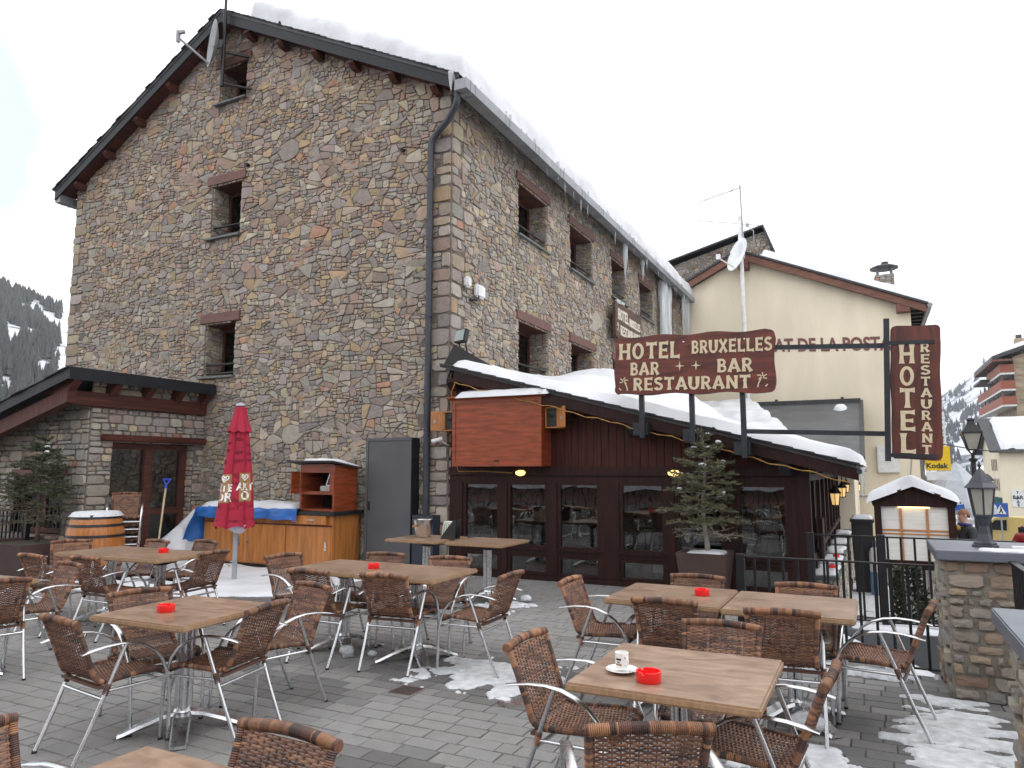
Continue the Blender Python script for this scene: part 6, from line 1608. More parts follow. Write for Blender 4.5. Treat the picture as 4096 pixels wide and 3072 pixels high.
for xa, xb in ((cap_[0], cR[0] - .05), (-7.6, cap_[0])):
    m.prism([(xa, croof(xa) - .36), (xb, croof(xb) - .34), (xb, croof(xb) - .09), (xa, croof(xa) - .09)], (0, YC - .36, 0), (1, 0, 0), (0, 0, 1), (0, 1, 0), .12)
m.build('verge_beam', brownbeam, crf)
m = MB(); m.prism([(cap_[0] + .02, 0), (cap_[0] + .36, 0), (cap_[0] + .36, .45), (cap_[0] + .02, .45)], (0, YC - .4, cap_[1] - .78), (1, 0, 0), (0, 0, 1), (0, 1, 0), .4)
m.build('purlin_end', brownbeam, crf); B1('purlin_end', brownbeam, 1.05, YC - .34, croof(1.1) - .62, 1.45, YC, croof(1.1) - .34, crf)
y = YC - .2
while y < YC + 6: B1('rafter_end', darkwood, 1.47, y, croof(1.6) - .32, 1.95, y + .12, croof(1.9) - .1, crf); y += .7
m = MB(); m.tube([(2.02, YC - .42, croof(2.0) - .1), (2.02, YC + 9, croof(2.0) - .1)], .08, 8); m.build('gutter', zinc, crf)
snow_body('roof_snow', lambda x, y: croof(x) + .002, cap_[0] + .75, 2.12, YC - .42, YC + 9, 70, 40, lambda x, y: .32 + .08 * fbm(x, y, 4, .8, 3), 'snow on the right slope of the cream house roof', rim=.2, rag=.1, seed=71)
V_, F_ = None, None
V2, F2 = text_mesh('AT DE LA POSTA', 1, .035, 1.02); xs_ = [v[0] for v in V2]; ys_ = [v[1] for v in V2]; m = MB()
for v in V2: m.add((-2.93 + (v[0] - min(xs_)) / (max(xs_) - min(xs_)) * 3.78, YC - .012, 5.89 + (v[1] - min(ys_)) / (max(ys_) - min(ys_)) * .50 - .058 * (v[0] - min(xs_)) / (max(xs_) - min(xs_)) * 3.78))
for f in F2: m.face(f)
m.build('painted_lettering', walltext, cb)
t = thing('chimney', 'round capped stone chimney on the roof of the cream house', 'chimney', (.8, 29.3, 7.4))
m = MB(); coursed(m, (.50, 29, 7.2), (1, 0, 0), (0, 0, 1), .62, 1.55, 91); coursed(m, (.50, 29.6, 7.2), (0, -1, 0), (0, 0, 1), .6, 1.55, 92); m.build('stack', stone, t)
B1('core', mortar, .50, 29, 7.2, 1.12, 29.6, 8.75, t)
m = MB()
for dx, dy in ((.05, .05), (.5, .05), (.05, .5), (.5, .5)): m.box(.5 + dx, 29 + dy, 8.75, .58 + dx, 29.08 + dy, 9.02)
m.build('cap_leg', sill_stone, t); m = MB(); m.lathe((.81, 29.3, 9.02), [(.48, 0), (.48, .04), (.3, .12), (.001, .16)], 24, True); m.lathe((.85, 29.25, 9.16), [(.12, 0), (.12, .1), (.001, .12)], 8); m.build('cap', slate, t)
mt = thing('antenna_mast', 'thin white aerial mast with two antennas and a white dish before the cream house', 'aerial', (-3.82, 26.6, 4))
m = MB(); m.tube([(-3.80, 26.6, 3.9), (-3.86, 26.6, 10.9)], .075, 10); m.build('mast', whitebox, mt, smooth=50)
m = MB(); m.tube([(-3.74, 26.6, 9.3), (-3.80, 26.6, 12.1)], .03, 8); m.build('upper_mast', polegrey, mt, smooth=50)
m = MB(); a, b_ = Vector((-3.72, 26.5, 11.98)), Vector((-5.25, 26.3, 11.58)); m.tube([a, b_], .018, 6)
for i in range(12): p = a.lerp(b_, .12 + .88 * i / 11); m.tube([p - Vector((0, .02, .09)), p + Vector((0, .02, .09))], .008, 5)
m.bar(a.lerp(b_, .2), a.lerp(b_, .26), .06, .06); m.tube([a.lerp(b_, .12), a.lerp(b_, .18) - Vector((0, 0, .55))], .01, 5); m.build('antenna', polegrey, mt)
m = MB(); m.tube([(-5.35, 26.4, 10.93), (-3.2, 26.7, 10.50)], .016, 6); m.tube([(-3.55, 26.6, 10.72), (-3.62, 26.6, 10.40)], .01, 5); m.box(-3.64, 26.55, 10.5, -3.54, 26.65, 10.6); m.tube([(-3.58, 26.6, 10.5), (-3.38, 26.6, 10.28), (-3.38, 26.6, 9.9)], .015, 6); m.build('antenna', polegrey, mt)
m = MB(); dish(m, (-3.98, 26.45, 9.45), (-.75, -.6, .28), .62, .13, 1); m.build('dish', dishw, mt, smooth=40)
m = MB(); m.tube([(-4.0, 26.4, 8.9), (-4.55, 25.95, 9.25)], .03, 6); m.box(-4.62, 25.88, 9.2, -4.48, 26.02, 9.38); m.build('feed_arm', whitebox, mt)
# stone house behind
sh = thing('stone_house', 'stone gable of a house rising behind the cream house, beside the satellite dish', 'house', (-6, 34, 0))
m = MB(); sb = [(0, 0), (4.6, 0), (4.95, 1.6), (4.55, 3.0), (0, 1.75)]
masonry(m, (-8.3, 34, 9.6), (1, 0, 0), (0, 0, 1), [(0, 0), (4.85, 0), (4.85, 1.7), (4.45, 3.0), (0, 1.85)], (), 95, (.08, .2), 1.6, .02, PAL_GREY); m.build('wall', stone, sh)
m = MB(); m.prism([(-8.3, 0), (-3.45, 0), (-3.45, 11.3), (-3.85, 12.6), (-8.3, 11.45)], (0, 34.01, 0), (1, 0, 0), (0, 0, 1), (0, 1, 0), 8); m.build('mortar', mortar, sh)
m = MB(); m.prism([(-9.2, 11.36), (-3.9, 12.73), (-3.9, 12.81), (-9.2, 11.44)], (0, 33.6, 0), (1, 0, 0), (0, 0, 1), (0, 1, 0), 9); m.prism([(-3.9, 12.73), (-3.3, 11.0), (-3.2, 11.0), (-3.86, 12.86)], (0, 33.6, 0), (1, 0, 0), (0, 0, 1), (0, 1, 0), 9); m.build('roof', slate, sh)
B1('timber', brownbeam, -6.0, 33.92, 9.6, -5.8, 34.02, 11.9, sh)
# slate roofed shed between the bar and the cream house
sd = thing('slate_shed', 'low shed with a dark grey slate roof between the bar and the cream house', 'shed', (-3, 23, -1))
def shz(y): return 1.98 + (y - 20.0) * (3.96 - 1.98) / 6.9
m = MB(); m.prism([(20.05, shz(20.05)), (26.9, 3.96), (26.9, 3.9), (20.05, shz(20.05) - .06)], (-6.1, 0, 0), (0, 1, 0), (0, 0, 1), (1, 0, 0), 5.88); rfs = m.build('roof', slate_grey, sd)
m = MB(); m.box(-6.1, 26.6, 3.86, -.20, 27.2, 4.03); m.prism([(19.9, shz(19.9) + .03), (26.9, 4.0), (26.9, 3.75), (19.9, shz(19.9) - .16)], (-.22, 0, 0), (0, 1, 0), (0, 0, 1), (1, 0, 0), .1)
for x in (-4.6, -2.9, -.8): m.box(x, 26.58, 3.84, x + .1, 26.62, 4.09)
m.build('flashing', slate, rfs)
B1('wall', cream, -6.1, 20.2, -1, -.4, 27, 1.95, sd)
snow_body('roof_snow', lambda x, y: shz(y) + .006, -6.0, -1.6, 20.1, 26.4, 60, 50, lambda x, y: .42 + .15 * fbm(x, y, 7, .9, 3), 'broken snow sheet left on the slate shed roof', rim=.2, rag=.12, seed=77, mask=lambda x, y: min((-1.75 - x) - .33 * max(0, y - 20.5) * 1.0 + .2, 9))
snow_body('roof_snow', lambda x, y: shz(y) + .006, -1.05, -.55, 25.3, 26.2, 12, 18, lambda x, y: .12, 'small round leftover of snow high on the slate shed roof', rim=.12, rag=.02, seed=78, mask=lambda x, y: .2 - math.hypot((x + .8), (y - 25.75) * .6))
t = thing('meter_casing', 'small white casing with cables on the cream wall under the upright sign', 'box', (.35, YC - .1, 1.2)); B1('casing', whitebox, .2, YC - .16, 1.55, .85, YC - .005, 2.45, t, .02)
m = MB(); m.tube([(-1.4, YC - .03, .75), (.9, YC - .03, .78), (1.0, YC - .03, .95), (1.47, YC - .03, 1.0)], .02, 5); m.tube([(1.25, YC - .03, 2.2), (1.15, YC - .03, 1.4), (1.0, YC - .03, 1.0), (1.02, YC - .03, .5)], .016, 5); m.build('cable', polegrey, t)

# ================================================================== STREET: SIGNS, LAMPS, VEHICLES, PEOPLE
ks = thing('shop_sign', 'yellow box sign reading Kodak above a blank white panel, beside the upright hotel sign', 'sign', (1.2, 18, -1))
B1('post', bark_pale, .96, 18.02, -1, 1.04, 18.1, 2.1, ks)
kb = B1('panel', yellow, 1.06, 17.95, 1.63, 1.525, 18.12, 2.15, ks, .006); wb = B1('lower_panel', whitebox, 1.07, 17.96, 1.42, 1.53, 18.11, 1.615, ks, .006)
m = MB(); text_on(m, 'Kodak', .152, lambda x, y: (1.265 + x, 17.946, 1.685 + y), .005); m.build('lettering', black_print, kb)
m = MB(); m.box(1.12, 17.944, 1.845, 1.36, 17.949, 1.865); m.box(1.1, 17.944, 1.89, 1.3, 17.949, 1.915); m.build('red_print', signred, kb)
t = thing('street_lamp', 'black street lamp with a square lantern rising behind the pillar lantern', 'street lamp', (3.02, 28, -1.5))
m = MB(); m.tube([(3.02, 28, -1.5), (3.02, 28, .2), (3.02, 28, 2.0)], [.11, .09, .07], 12); m.lathe((3.02, 28, 0), [(.08, 1.9), (.13, 1.95), (.13, 2.0), (.05, 2.05), (.06, 2.2)], 12); m.build('post', iron, t, smooth=50)
m = MB()
lo = [(-.13, -.13), (.13, -.13), (.13, .13), (-.13, .13)]
for i in range(4):
    a, b_ = lo[i], lo[(i + 1) % 4]; m.bar((3.02 + a[0], 28 + a[1], 2.3), (3.02 + a[0] * 2.1, 28 + a[1] * 2.1, 2.85), .035, .035); m.bar((3.02 + a[0] * 2.1, 28 + a[1] * 2.1, 2.86), (3.02 + b_[0] * 2.1, 28 + b_[1] * 2.1, 2.86), .05, .05); m.bar((3.02 + a[0], 28 + a[1], 2.3), (3.02 + b_[0], 28 + b_[1], 2.3), .04, .04)
    m.bar((3.02, 28, 2.1), (3.02 + a[0], 28 + a[1], 2.3), .025, .025)
m.lathe((3.02, 28, 2.88), [(.42, 0), (.3, .12), (.17, .26), (.13, .36), (.16, .4), (.1, .46), (.001, .47)], 4, True, M=Matrix.Rotation(R(45), 3, 'Z')); m.build('lantern', iron, t)
m = MB(); m.lathe((3.02, 28, 2.3), [(.175, 0.02), (.37, .54)], 4, M=Matrix.Rotation(R(45), 3, 'Z')); m.build('pane', milk, t)
def streetlamp_far(x, y, z0, k, lab):
    t = thing('street_lamp', lab, 'street lamp', (x, y, z0)); m = MB(); m.tube([(x, y, z0), (x, y, z0 + 3.2 * k)], .07 * k, 8); m.lathe((x, y, z0 + 3.85 * k), [(.36 * k, 0), (.2 * k, .25 * k), (.05 * k, .4 * k)], 4, True); m.build('post', iron, t)
    m = MB(); m.lathe((x, y, z0 + 3.2 * k), [(.14 * k, 0), (.32 * k, .62 * k)], 4); m.build('lantern', milk, t)
streetlamp_far(5.4, 45, -2.6, .95, 'small distant street lamp just right of the pillar lantern'); streetlamp_far(8.9, 55, -3.2, .95, 'small distant street lamp near the right picture edge')
t = thing('crossing_sign', 'blue square pedestrian crossing sign beyond the pillar lantern', 'traffic sign', (5.9, 45, -2.6))
B1('post', polegrey, 5.86, 45.02, -2.6, 5.93, 45.08, -.1, t); p_ = B1('plate', signblue, 5.55, 44.98, -.78, 6.22, 45.01, -.06, t)
m = MB(); m.poly([(5.64, 44.97, -.62), (6.13, 44.97, -.62), (5.885, 44.97, -.16)]); m.build('triangle', white_print, p_)
m = MB(); m.lathe((5.9, 44.965, -.27), [(.001, 0), (.035, 0)], 10, M=Matrix.Rotation(R(90), 3, 'X')); m.poly([(5.87, 44.963, -.32), (5.93, 44.963, -.32), (5.95, 44.963, -.46), (6.0, 44.963, -.59), (5.95, 44.963, -.59), (5.9, 44.963, -.48), (5.83, 44.963, -.59), (5.78, 44.963, -.59), (5.86, 44.963, -.45)]); m.build('walking_figure', black_print, p_)
def vehicle(name, lab, cat, loc, ang, prof, win, width, paint, wheels, wr):
    """body as a side outline swept across the width with tumblehome; local x = forward"""
    t = thing(name, lab, cat, loc); M = Matrix.Translation(loc) @ Matrix.Rotation(R(ang), 4, 'Z')
    zmax = max(p[1] for p in prof); hw = lambda z: width / 2 * (1 - .16 * max(0, (z - .9) / max(.3, zmax - .9)) ** 1.3)
    m = MB(); n = len(prof)
    A = [m.add(M @ Vector((x, hw(z), z))) for x, z in prof]; B_ = [m.add(M @ Vector((x, -hw(z), z))) for x, z in prof]
    m.face(A); m.face(B_[::-1])
    for i in range(n): m.face((A[i], B_[i], B_[(i + 1) % n], A[(i + 1) % n]))
    bd_ = m.build('body', paint, t, bevel=.04, smooth=40)
    for w__ in win:
        m = MB()
        if w__[0] == 'side':
            for s_ in (-1, 1): m.poly([M @ Vector((x, s_ * (hw(z) + .006), z)) for x, z in (w__[1] if s_ > 0 else w__[1][::-1])])
        else:
            (x0, z0), (x1, z1) = w__[1]; m.poly([M @ Vector(v) for v in ((x0, -hw(z0) * .86, z0), (x0, hw(z0) * .86, z0), (x1, hw(z1) * .86, z1), (x1, -hw(z1) * .86, z1))])
        m.build('window', carglass, t)
    for x in wheels:
        for s_ in (-1, 1):
            m = MB(); o = M @ Vector((x, s_ * (width / 2 - .1), wr)); Rm = (Matrix.Rotation(R(ang), 3, 'Z') @ Matrix.Rotation(R(90), 3, 'X'))
            m.lathe(o, [(wr * .6, -.11), (wr * .95, -.11), (wr, -.07), (wr, .07), (wr * .95, .11), (wr * .6, .11)], 20, M=Rm); wl = m.build('wheel', cartyre, t, smooth=40)
            m = MB(); m.lathe(o, [(.001, -.09), (wr * .6, -.10), (wr * .6, .10), (.001, .09)], 16, M=Rm); m.build('rim', silverpaint, wl)
    return t, M, hw
vprof = [(-2.0, .3), (-2.03, .9), (-1.95, 1.72), (-1.8, 1.8), (.3, 1.82), (.75, 1.75), (1.35, 1.08), (1.95, .92), (2.05, .7), (2.02, .3)]
t, M, hw = vehicle('delivery_van', 'small pale yellow delivery van parked in the street at the right edge', 'van', (6.75, 46.2, -2.62), 147, vprof, [('side', [(.15, 1.12), (1.18, 1.12), (.72, 1.62), (.15, 1.66)]), ('end', ((-2.035, 1.08), (-1.975, 1.6))), ('end', ((1.32, 1.13), (.82, 1.7)))], 1.72, vanpaint, (-1.25, 1.3), .31)
for s_ in (-1, 1):
    m = MB(); m.poly([M @ Vector(v) for v in ((-2.03, s_ * .8, .95), (-2.0, s_ * .78, 1.4), (-1.88, s_ * (hw(1.4) + .01), 1.4), (-1.9, s_ * (hw(.95) + .01), .95))]); m.build('tail_lamp', taillamp, t)
    m = MB(); o = M @ Vector((.95, s_ * .98, 1.1)); m.box(o.x - .07, o.y - .07, o.z - .08, o.x + .07, o.y + .07, o.z + .1); m.build('mirror', blackrub, t)
cprof = [(-2.0, .3), (-2.05, .85), (-1.75, .95), (-1.2, 1.4), (-.2, 1.45), (.5, 1.38), (1.1, .95), (1.95, .8), (2.05, .5), (2.0, .3)]
vehicle('parked_car', 'silver car parked in the street behind the pillar lantern', 'car', (5.0, 52, -3.1), 100, cprof, [('side', [(-1.1, .98), (.95, .98), (.45, 1.32), (-1.0, 1.34)]), ('end', ((-1.74, 1.0), (-1.24, 1.37))), ('end', ((1.06, 1.0), (.54, 1.35)))], 1.7, silverpaint, (-1.25, 1.3), .3)
vehicle('parked_car', 'white car parked in the street behind the man in black', 'car', (2.75, 40, -2.2), 80, cprof, [('side', [(-1.1, .98), (.95, .98), (.45, 1.32), (-1.0, 1.34)]), ('end', ((-1.74, 1.0), (-1.24, 1.37))), ('end', ((1.06, 1.0), (.54, 1.35)))], 1.7, whitebox, (-1.25, 1.3), .3)
# people: one skinned body each, clothing as children
def skinned(name, verts, edges, radii, m, parent, root=0, sub=1):
    me = bpy.data.meshes.new(name); me.from_pydata(verts, edges, []); o = bpy.data.objects.new(name, me); C.objects.link(o)
    o.modifiers.new('skin', 'SKIN'); sv = me.skin_vertices[0].data if me.skin_vertices else None
    if sv is None:
        bm = bmesh.new(); bm.from_mesh(me); bm.verts.layers.skin.verify(); bm.to_mesh(me); bm.free(); sv = me.skin_vertices[0].data
    for i, r_ in enumerate(radii): sv[i].radius = (r_, r_) if not isinstance(r_, tuple) else r_; sv[i].use_root = (i == root)
    s_ = o.modifiers.new('sub', 'SUBSURF'); s_.levels = s_.render_levels = sub
    dg = bpy.context.evaluated_depsgraph_get(); me2 = bpy.data.meshes.new_from_object(o.evaluated_get(dg)); bpy.data.objects.remove(o)
    me2.materials.clear(); me2.materials.append(m); me2.shade_smooth(); o = bpy.data.objects.new(name, me2); C.objects.link(o)
    if parent is not None: o.parent = parent
    return o
def person(lab, loc, rz, la, ra, jm, tm, hm, hair_long, seed, held):
    """la / ra: elbow, wrist of left and right arm, local coordinates facing +y"""
    t = thing('person', lab, 'person', loc, rz=R(rz))
    V = [(0, 0, .95), (0, .0, 1.12), (0, -.01, 1.32), (0, -.01, 1.44), (0, .01, 1.52), (0, .03, 1.60), (0, .035, 1.70), (0, .02, 1.755)]
    Rr = [(.15, .11), (.14, .11), (.155, .115), (.13, .085), (.055, .055), (.068, .08), (.078, .098), (.05, .06)]
    Ed = [(0, 1), (1, 2), (2, 3), (3, 4), (4, 5), (5, 6), (6, 7)]
    def ch(par, pts, rs_):
        for p, r_ in zip(pts, rs_): V.append(tuple(p)); Rr.append(r_); Ed.append((par, len(V) - 1)); par = len(V) - 1
        return par
    for s_ in (-1, 1): ch(0, [(s_ * .10, 0, .86), (s_ * .11, .02, .50), (s_ * .11, -.02, .10), (s_ * .115, .03, .04), (s_ * .12, .16, .03)], [.095, .062, .042, .045, .035])
    hands = []
    for s_, (el, wr_) in ((-1, la), (1, ra)):
        el, wr_ = Vector(el), Vector(wr_); e = ch(3, [(s_ * .18, -.01, 1.41), el, wr_], [.062, .042, .029]); d = (wr_ - el).normalized(); hp = wr_ + d * .06; e = ch(e, [hp], [(.034, .02)])
        sd = d.cross(Vector((0, 0, 1))); sd = sd.normalized() if sd.length > .1 else Vector((1, 0, 0)); up = sd.cross(d)
        for k, fl in enumerate((.065, .075, .07, .055)): b_ = hp + d * .02 + sd * (.02 - .0135 * k); ch(e, [b_ + d * .02, b_ + d * fl - up * .02], [.0085, .007])
        ch(e, [hp - d * .02 + sd * .03 * s_, hp + d * .02 + sd * .048 * s_ + up * .02], [.011, .008]); hands.append(hp)
    skinned('body', V, Ed, Rr, skin, t)
    JV = V[:4] + [V[4]]; n0 = len(V)
    jv = [(0, 0, .88), (0, 0, 1.12), (0, -.01, 1.32), (0, -.01, 1.45), (0, .0, 1.515)]; jr = [(.185, .14), (.185, .145), (.195, .145), (.165, .11), (.085, .08)]; je = [(0, 1), (1, 2), (2, 3), (3, 4)]
    for s_, (el, wr_) in ((-1, la), (1, ra)):
        i = len(jv); jv += [(s_ * .19, -.01, 1.40), tuple(el), tuple(Vector(el).lerp(Vector(wr_), .93))]; jr += [.085, .065, .05]; je += [(3, i), (i, i + 1), (i + 1, i + 2)]
    skinned('jacket', jv, je, jr, jm, t, 1)
    tv_ = [(0, 0, .93)]; tr = [(.165, .125)]; te = []
    for s_ in (-1, 1): i = len(tv_); tv_ += [(s_ * .10, 0, .84), (s_ * .11, .02, .5), (s_ * .11, -.015, .09)]; tr += [.108, .08, .065]; te += [(0, i), (i, i + 1), (i + 1, i + 2)]
    skinned('trousers', tv_, te, tr, tm, t)
    def local(mb, nm, m_, sm=True):
        o = mb.build(nm, m_, None, smooth=sm); o.parent = t; return o
    m = MB()
    def hf(u, v):
        a = u * 2 * math.pi; el = R(8 + 82 * v) if True else 0; back = -math.sin(a); low = .62 * max(0, back) * (1 if not hair_long else 2.2)
        el -= low * (1 - v); k = 1 + .08 * noise.noise(Vector((a * 2, el * 5, seed)))
        return (.092 * k * math.cos(a) * math.cos(el), .012 + .108 * k * math.sin(a) * math.cos(el), 1.675 + .115 * k * math.sin(el) - (.12 if hair_long else 0) * max(0, back) * (1 - v))
    m.grid(hf, 24, 10); local(m, 'hair', hm)
    m = MB(); blob(m, (0, .118, 1.645), (.014, .022, .024), 0, 8); local(m, 'nose', skin)
    for s_ in (-1, 1): m = MB(); blob(m, (s_ * .031, .100, 1.68), (.011, .008, .007), 0, 8); local(m, 'eye', black_print); m = MB(); blob(m, (s_ * .086, .03, 1.665), (.012, .022, .032), 0, 8); local(m, 'ear', skin)
    m = MB(); blob(m, (0, .107, 1.605), (.026, .008, .006), 0, 8); local(m, 'mouth', redjacket)
    return t, hands, local
t, hands, local = person('man in a black jacket with a blue collar, partly behind the pillar lantern', (1.52, 16.0, -.87), 115, ((-.3, .05, 1.16), (-.25, .26, 1.2)), ((.36, .16, 1.2), (.28, .38, 1.42)), jacket, jeans, hairm, False, 2, 'phone')
m = MB(); m.tube([(.1 * math.cos(a), .005 + .095 * math.sin(a), 1.50 + .012 * math.sin(a)) for a in [R(20 * i) for i in range(19)]], .03, 8); local(m, 'collar', navy)
m = MB(); blob(m, (0, .12, 1.44), (.05, .03, .05), 3, 10); local(m, 'scarf', mustard)
m = MB(); o_ = hands[1]; m.box(o_.x - .05, o_.y + .0, o_.z + .0, o_.x + .05, o_.y + .03, o_.z + .11); tag(local(m, 'phone', blackrub, False), 'dark phone held up by the man in black', 'phone')
for o in [o for o in bpy.data.objects if o.name.startswith('phone')]:
    o.parent = None; o.location = t.location; o.rotation_euler = t.rotation_euler
t, hands, local = person('woman in a dark red jacket with long dark hair at the right picture edge', (2.24, 14.0, -.82), 150, ((-.27, .14, 1.18), (-.06, .27, 1.50)), ((.27, .14, 1.18), (.08, .27, 1.50)), redjacket, jeans, hairdk, True, 5, 'camera')
m = MB(); m.box(-.06, .31, 1.50, .06, .37, 1.58); m.lathe((0, .37, 1.54), [(.028, 0), (.028, .03), (.001, .03)], 12, M=Matrix.Rotation(R(-90), 3, 'X')); o = local(m, 'compact_camera', blackrub, False); o.parent = None; o.location = t.location; o.rotation_euler = t.rotation_euler; tag(o, 'small dark camera held in front of the face of the woman in red', 'camera')
# grey market parasol and bare tree by the street
t = thing('market_parasol', 'open grey canvas parasol with a blue print, behind the pillar lantern', 'parasol', (2.15, 24, -1.25)); m = MB(); m.tube([(2.15, 24, -1.25), (2.15, 24, 1.9)], .03, 8); m.build('pole', polegrey, t)
m = MB(); m.lathe((2.15, 24, 0), [(.05, 1.85), (.5, 1.35), (.95, .62), (.97, .45), (.95, .44), (.93, .6), (.48, 1.3)], 8, M=Matrix.Rotation(R(12), 3, 'Z')); cn = m.build('canopy', canvas, t); m = MB(); m.bar((1.55, 23.02, .55), (2.2, 22.98, .66), .02, .14); m.build('print', signblue, cn)
t = thing('bare_tree', 'grey bare tree trunk behind the menu board roof', 'tree', (1.75, 30, -1.6)); m = MB(); m.tube([(1.75, 30, -1.6), (1.8, 30, 0), (1.9, 30.1, 1.3)], [.28, .23, .16], 10); m.build('trunk', bark_pale, t, smooth=True)
m = MB()
for a, l in ((.5, 1.2), (2.2, 1.0), (4.0, 1.1)): m.tube([(1.86, 30.05, .9), (1.86 + .3 * math.cos(a), 30 + .3 * math.sin(a), 1.5), (1.86 + .5 * l * math.cos(a), 30 + .5 * l * math.sin(a), 2.2)], [.09, .05, .02], 6)
m.build('limb', bark_pale, t)
b = MB(); b.tube([(1.5 + (11.5 - 1.5) * i / 20, 34 + 14 * i / 20, 3.0 - .9 * math.sin(math.pi * i / 20) + .8 * i / 20) for i in range(21)], .025, 5); tag(b.build('overhead_cable', iron, None, origin=(1.5, 34, 3)), 'thin black cable strung across the street', 'cable')
t = thing('restaurant_banner', 'small white upright sign reading RESTAURANT far down the street', 'sign', (3.5, 50, 3)); B1('panel', whitebox, 3.55, 50, 1.9, 4.1, 50.08, 5.1, t)
m = MB(); V2, F2 = text_mesh('RESTAURANT', .5, .006); i0 = len(m.v)
for v in V2: m.add((3.99 - v[1] * 1.0, 49.985, 3.5 + v[0] * .95))
for f in F2: m.face([i + i0 for i in f])
m.build('lettering', mat('banner_green', (.12, .25, .18), .7), t)

# ================================================================== FAR BUILDINGS
fc = thing('far_cream_building', 'pale cream building with rows of narrow windows and a snowy roof at the right edge', 'building', (14, 95, -6))
X0, Y0 = 12.7, 95
m = MB(); m.prism([(Y0, -7), (Y0 + 13, -7), (Y0 + 13, 4.0), (Y0 + 6.5, 7.4), (Y0, 4.0)], (X0, 0, 0), (0, 1, 0), (0, 0, 1), (1, 0, 0), 14); wl = m.build('wall', cream2, fc)
for zi, z in enumerate((-3.6, -.7, 2.1)):
    for yi in range(4):
        y = Y0 + 1.2 + yi * 1.15 + (zi == 2) * .8; b = MB(); b.box(X0 - .03, y, z - (.0 if zi < 2 else .6), X0 + .02, y + .6, z + 1.35 - (0 if zi < 2 else .6)); w_ = b.build('window', farwin, fc); b = MB(); b.box(X0 - .04, y + .12, z + .1 - (0 if zi < 2 else .6), X0 - .031, y + .48, z + 1.25 - (0 if zi < 2 else .6)); b.build('pane', brownbeam, w_)
m = MB(); m.prism([(Y0 - .9, 3.5), (Y0 + 6.5, 7.45), (Y0 + 13.9, 3.5), (Y0 + 13.9, 3.75), (Y0 + 6.5, 7.7), (Y0 - .9, 3.75)], (X0 - 1.0, 0, 0), (0, 1, 0), (0, 0, 1), (1, 0, 0), 16); frf = m.build('roof', slate, fc)
snow_body('roof_snow', lambda x, y: 3.76 + (y - Y0 + .9) * .534, X0 + .1, X0 + 14.5, Y0 - .7, Y0 + 6.3, 50, 26, lambda x, y: .5, 'snow on the roof of the far pale cream building', rim=.5, rag=.35, seed=83)
t = thing('bar_sign', 'white panel reading BAR and TAPAS on the far cream building', 'sign', (16, Y0, .5)); B1('panel', whitebox, 13.55, Y0 - .1, -2.35, 14.6, Y0 - .02, -.55, t)
m = MB(); text_on(m, 'BAR', .52, lambda x, y: (14.08 + x, Y0 - .12, -1.5 + y), .02)
for i, c in enumerate('TAPAS'):
    if c != 'A' or i == 3: text_on(m, c, .40, lambda x, y, i=i: (14.08 + x, Y0 - .125, -.95 - i * .33 + y), .015)
m.build('lettering', black_print, t)
m = MB(); m.box(15.6, Y0 - .1, -3.4, 18.5, Y0 - .02, -.2); m.build('window', mat('glass_green', (.3, .36, .3), .3), fc)
B1('awning', mat('awning_green', (.03, .09, .07), .8), X0 - .9, Y0 + .2, -2.0, X0 - .05, Y0 + 4, -1.4, fc)
fh = thing('balcony_hotel', 'far stone hotel with red balconies and a snowy gable roof at the right edge', 'hotel', (16, 112, -8))
X1, Y1 = 17.0, 110
m = MB(); m.prism([(X1, -8), (X1 + 16, -8), (X1 + 16, 21.5), (X1, 16.0)], (0, Y1, 0), (1, 0, 0), (0, 0, 1), (0, 1, 0), 16); m.build('wall', farwall, fh)
for k, z in enumerate((9.9, 11.9, 14.0)):
    m = MB(); L = (22, 22, 11)[k]; m.box(X1 - 1.5, Y1 - .3, z - .25, X1, Y1 + L, z); sl_ = m.build('balcony', whitebox, fh); m = MB(); m.box(X1 - 1.55, Y1 - .35, z, X1 - 1.48, Y1 + L, z + 1.05); m.box(X1 - 1.48, Y1 - .35, z, X1 - .0, Y1 - .28, z + 1.05); m.build('parapet', balcony, sl_)
    m = MB(); m.box(X1 - .06, Y1 + .2, z, X1 - .01, Y1 + L - .5, z + 2.4); m.build('recess_shade_panel', farshade, sl_)  # flat dark panel on the wall, recess shade put into its colour
    for i in range(6): B1('balcony_post', brownbeam, X1 - 1.4, Y1 + i * L / 5.5, z + 1.05, X1 - 1.28, Y1 + i * L / 5.5 + .12, z + 1.9, sl_)
m = MB(); m.prism([(X1 - 2.4, 15.6), (X1 + 17, 22.3), (X1 + 17, 22.8), (X1 - 2.4, 16.1)], (0, Y1 - 1.2, 0), (1, 0, 0), (0, 0, 1), (0, 1, 0), 18); fr2 = m.build('roof', slate, fh)
m = MB(); m.prism([(Y1 - 1.2, 0), (Y1 + 17, 0), (Y1 + 17, .25), (Y1 - 1.2, .25)], (X1 - 2.4, 0, 15.4), (0, 1, 0), (0, 0, 1), (1, 0, 0), 2.2); m.build('eave_boards', brownbeam, fr2)
snow_body('roof_snow', lambda x, y: 16.1 + (x - X1 + 2.4) * .345, X1 - 1.2, X1 + 16, Y1 - 1.1, Y1 + 16, 30, 30, lambda x, y: .6, 'snow on the roof of the far hotel with balconies', rim=.5, rag=.3, seed=85)
B1('lower_roof', slate, X1 - 2.6, Y1 + 9, 13.9, X1 + .1, Y1 + 17, 14.2, fh)
t = thing('chimney', 'small chimney on the far balcony hotel roof', 'chimney', (18.2, 112, 17)); B1('stack', farwall, 17.6, 111.5, 16.6, 18.6, 112.5, 18.6, t); B1('cap', slate, 17.8, 111.7, 18.6, 18.4, 112.3, 19.1, t)
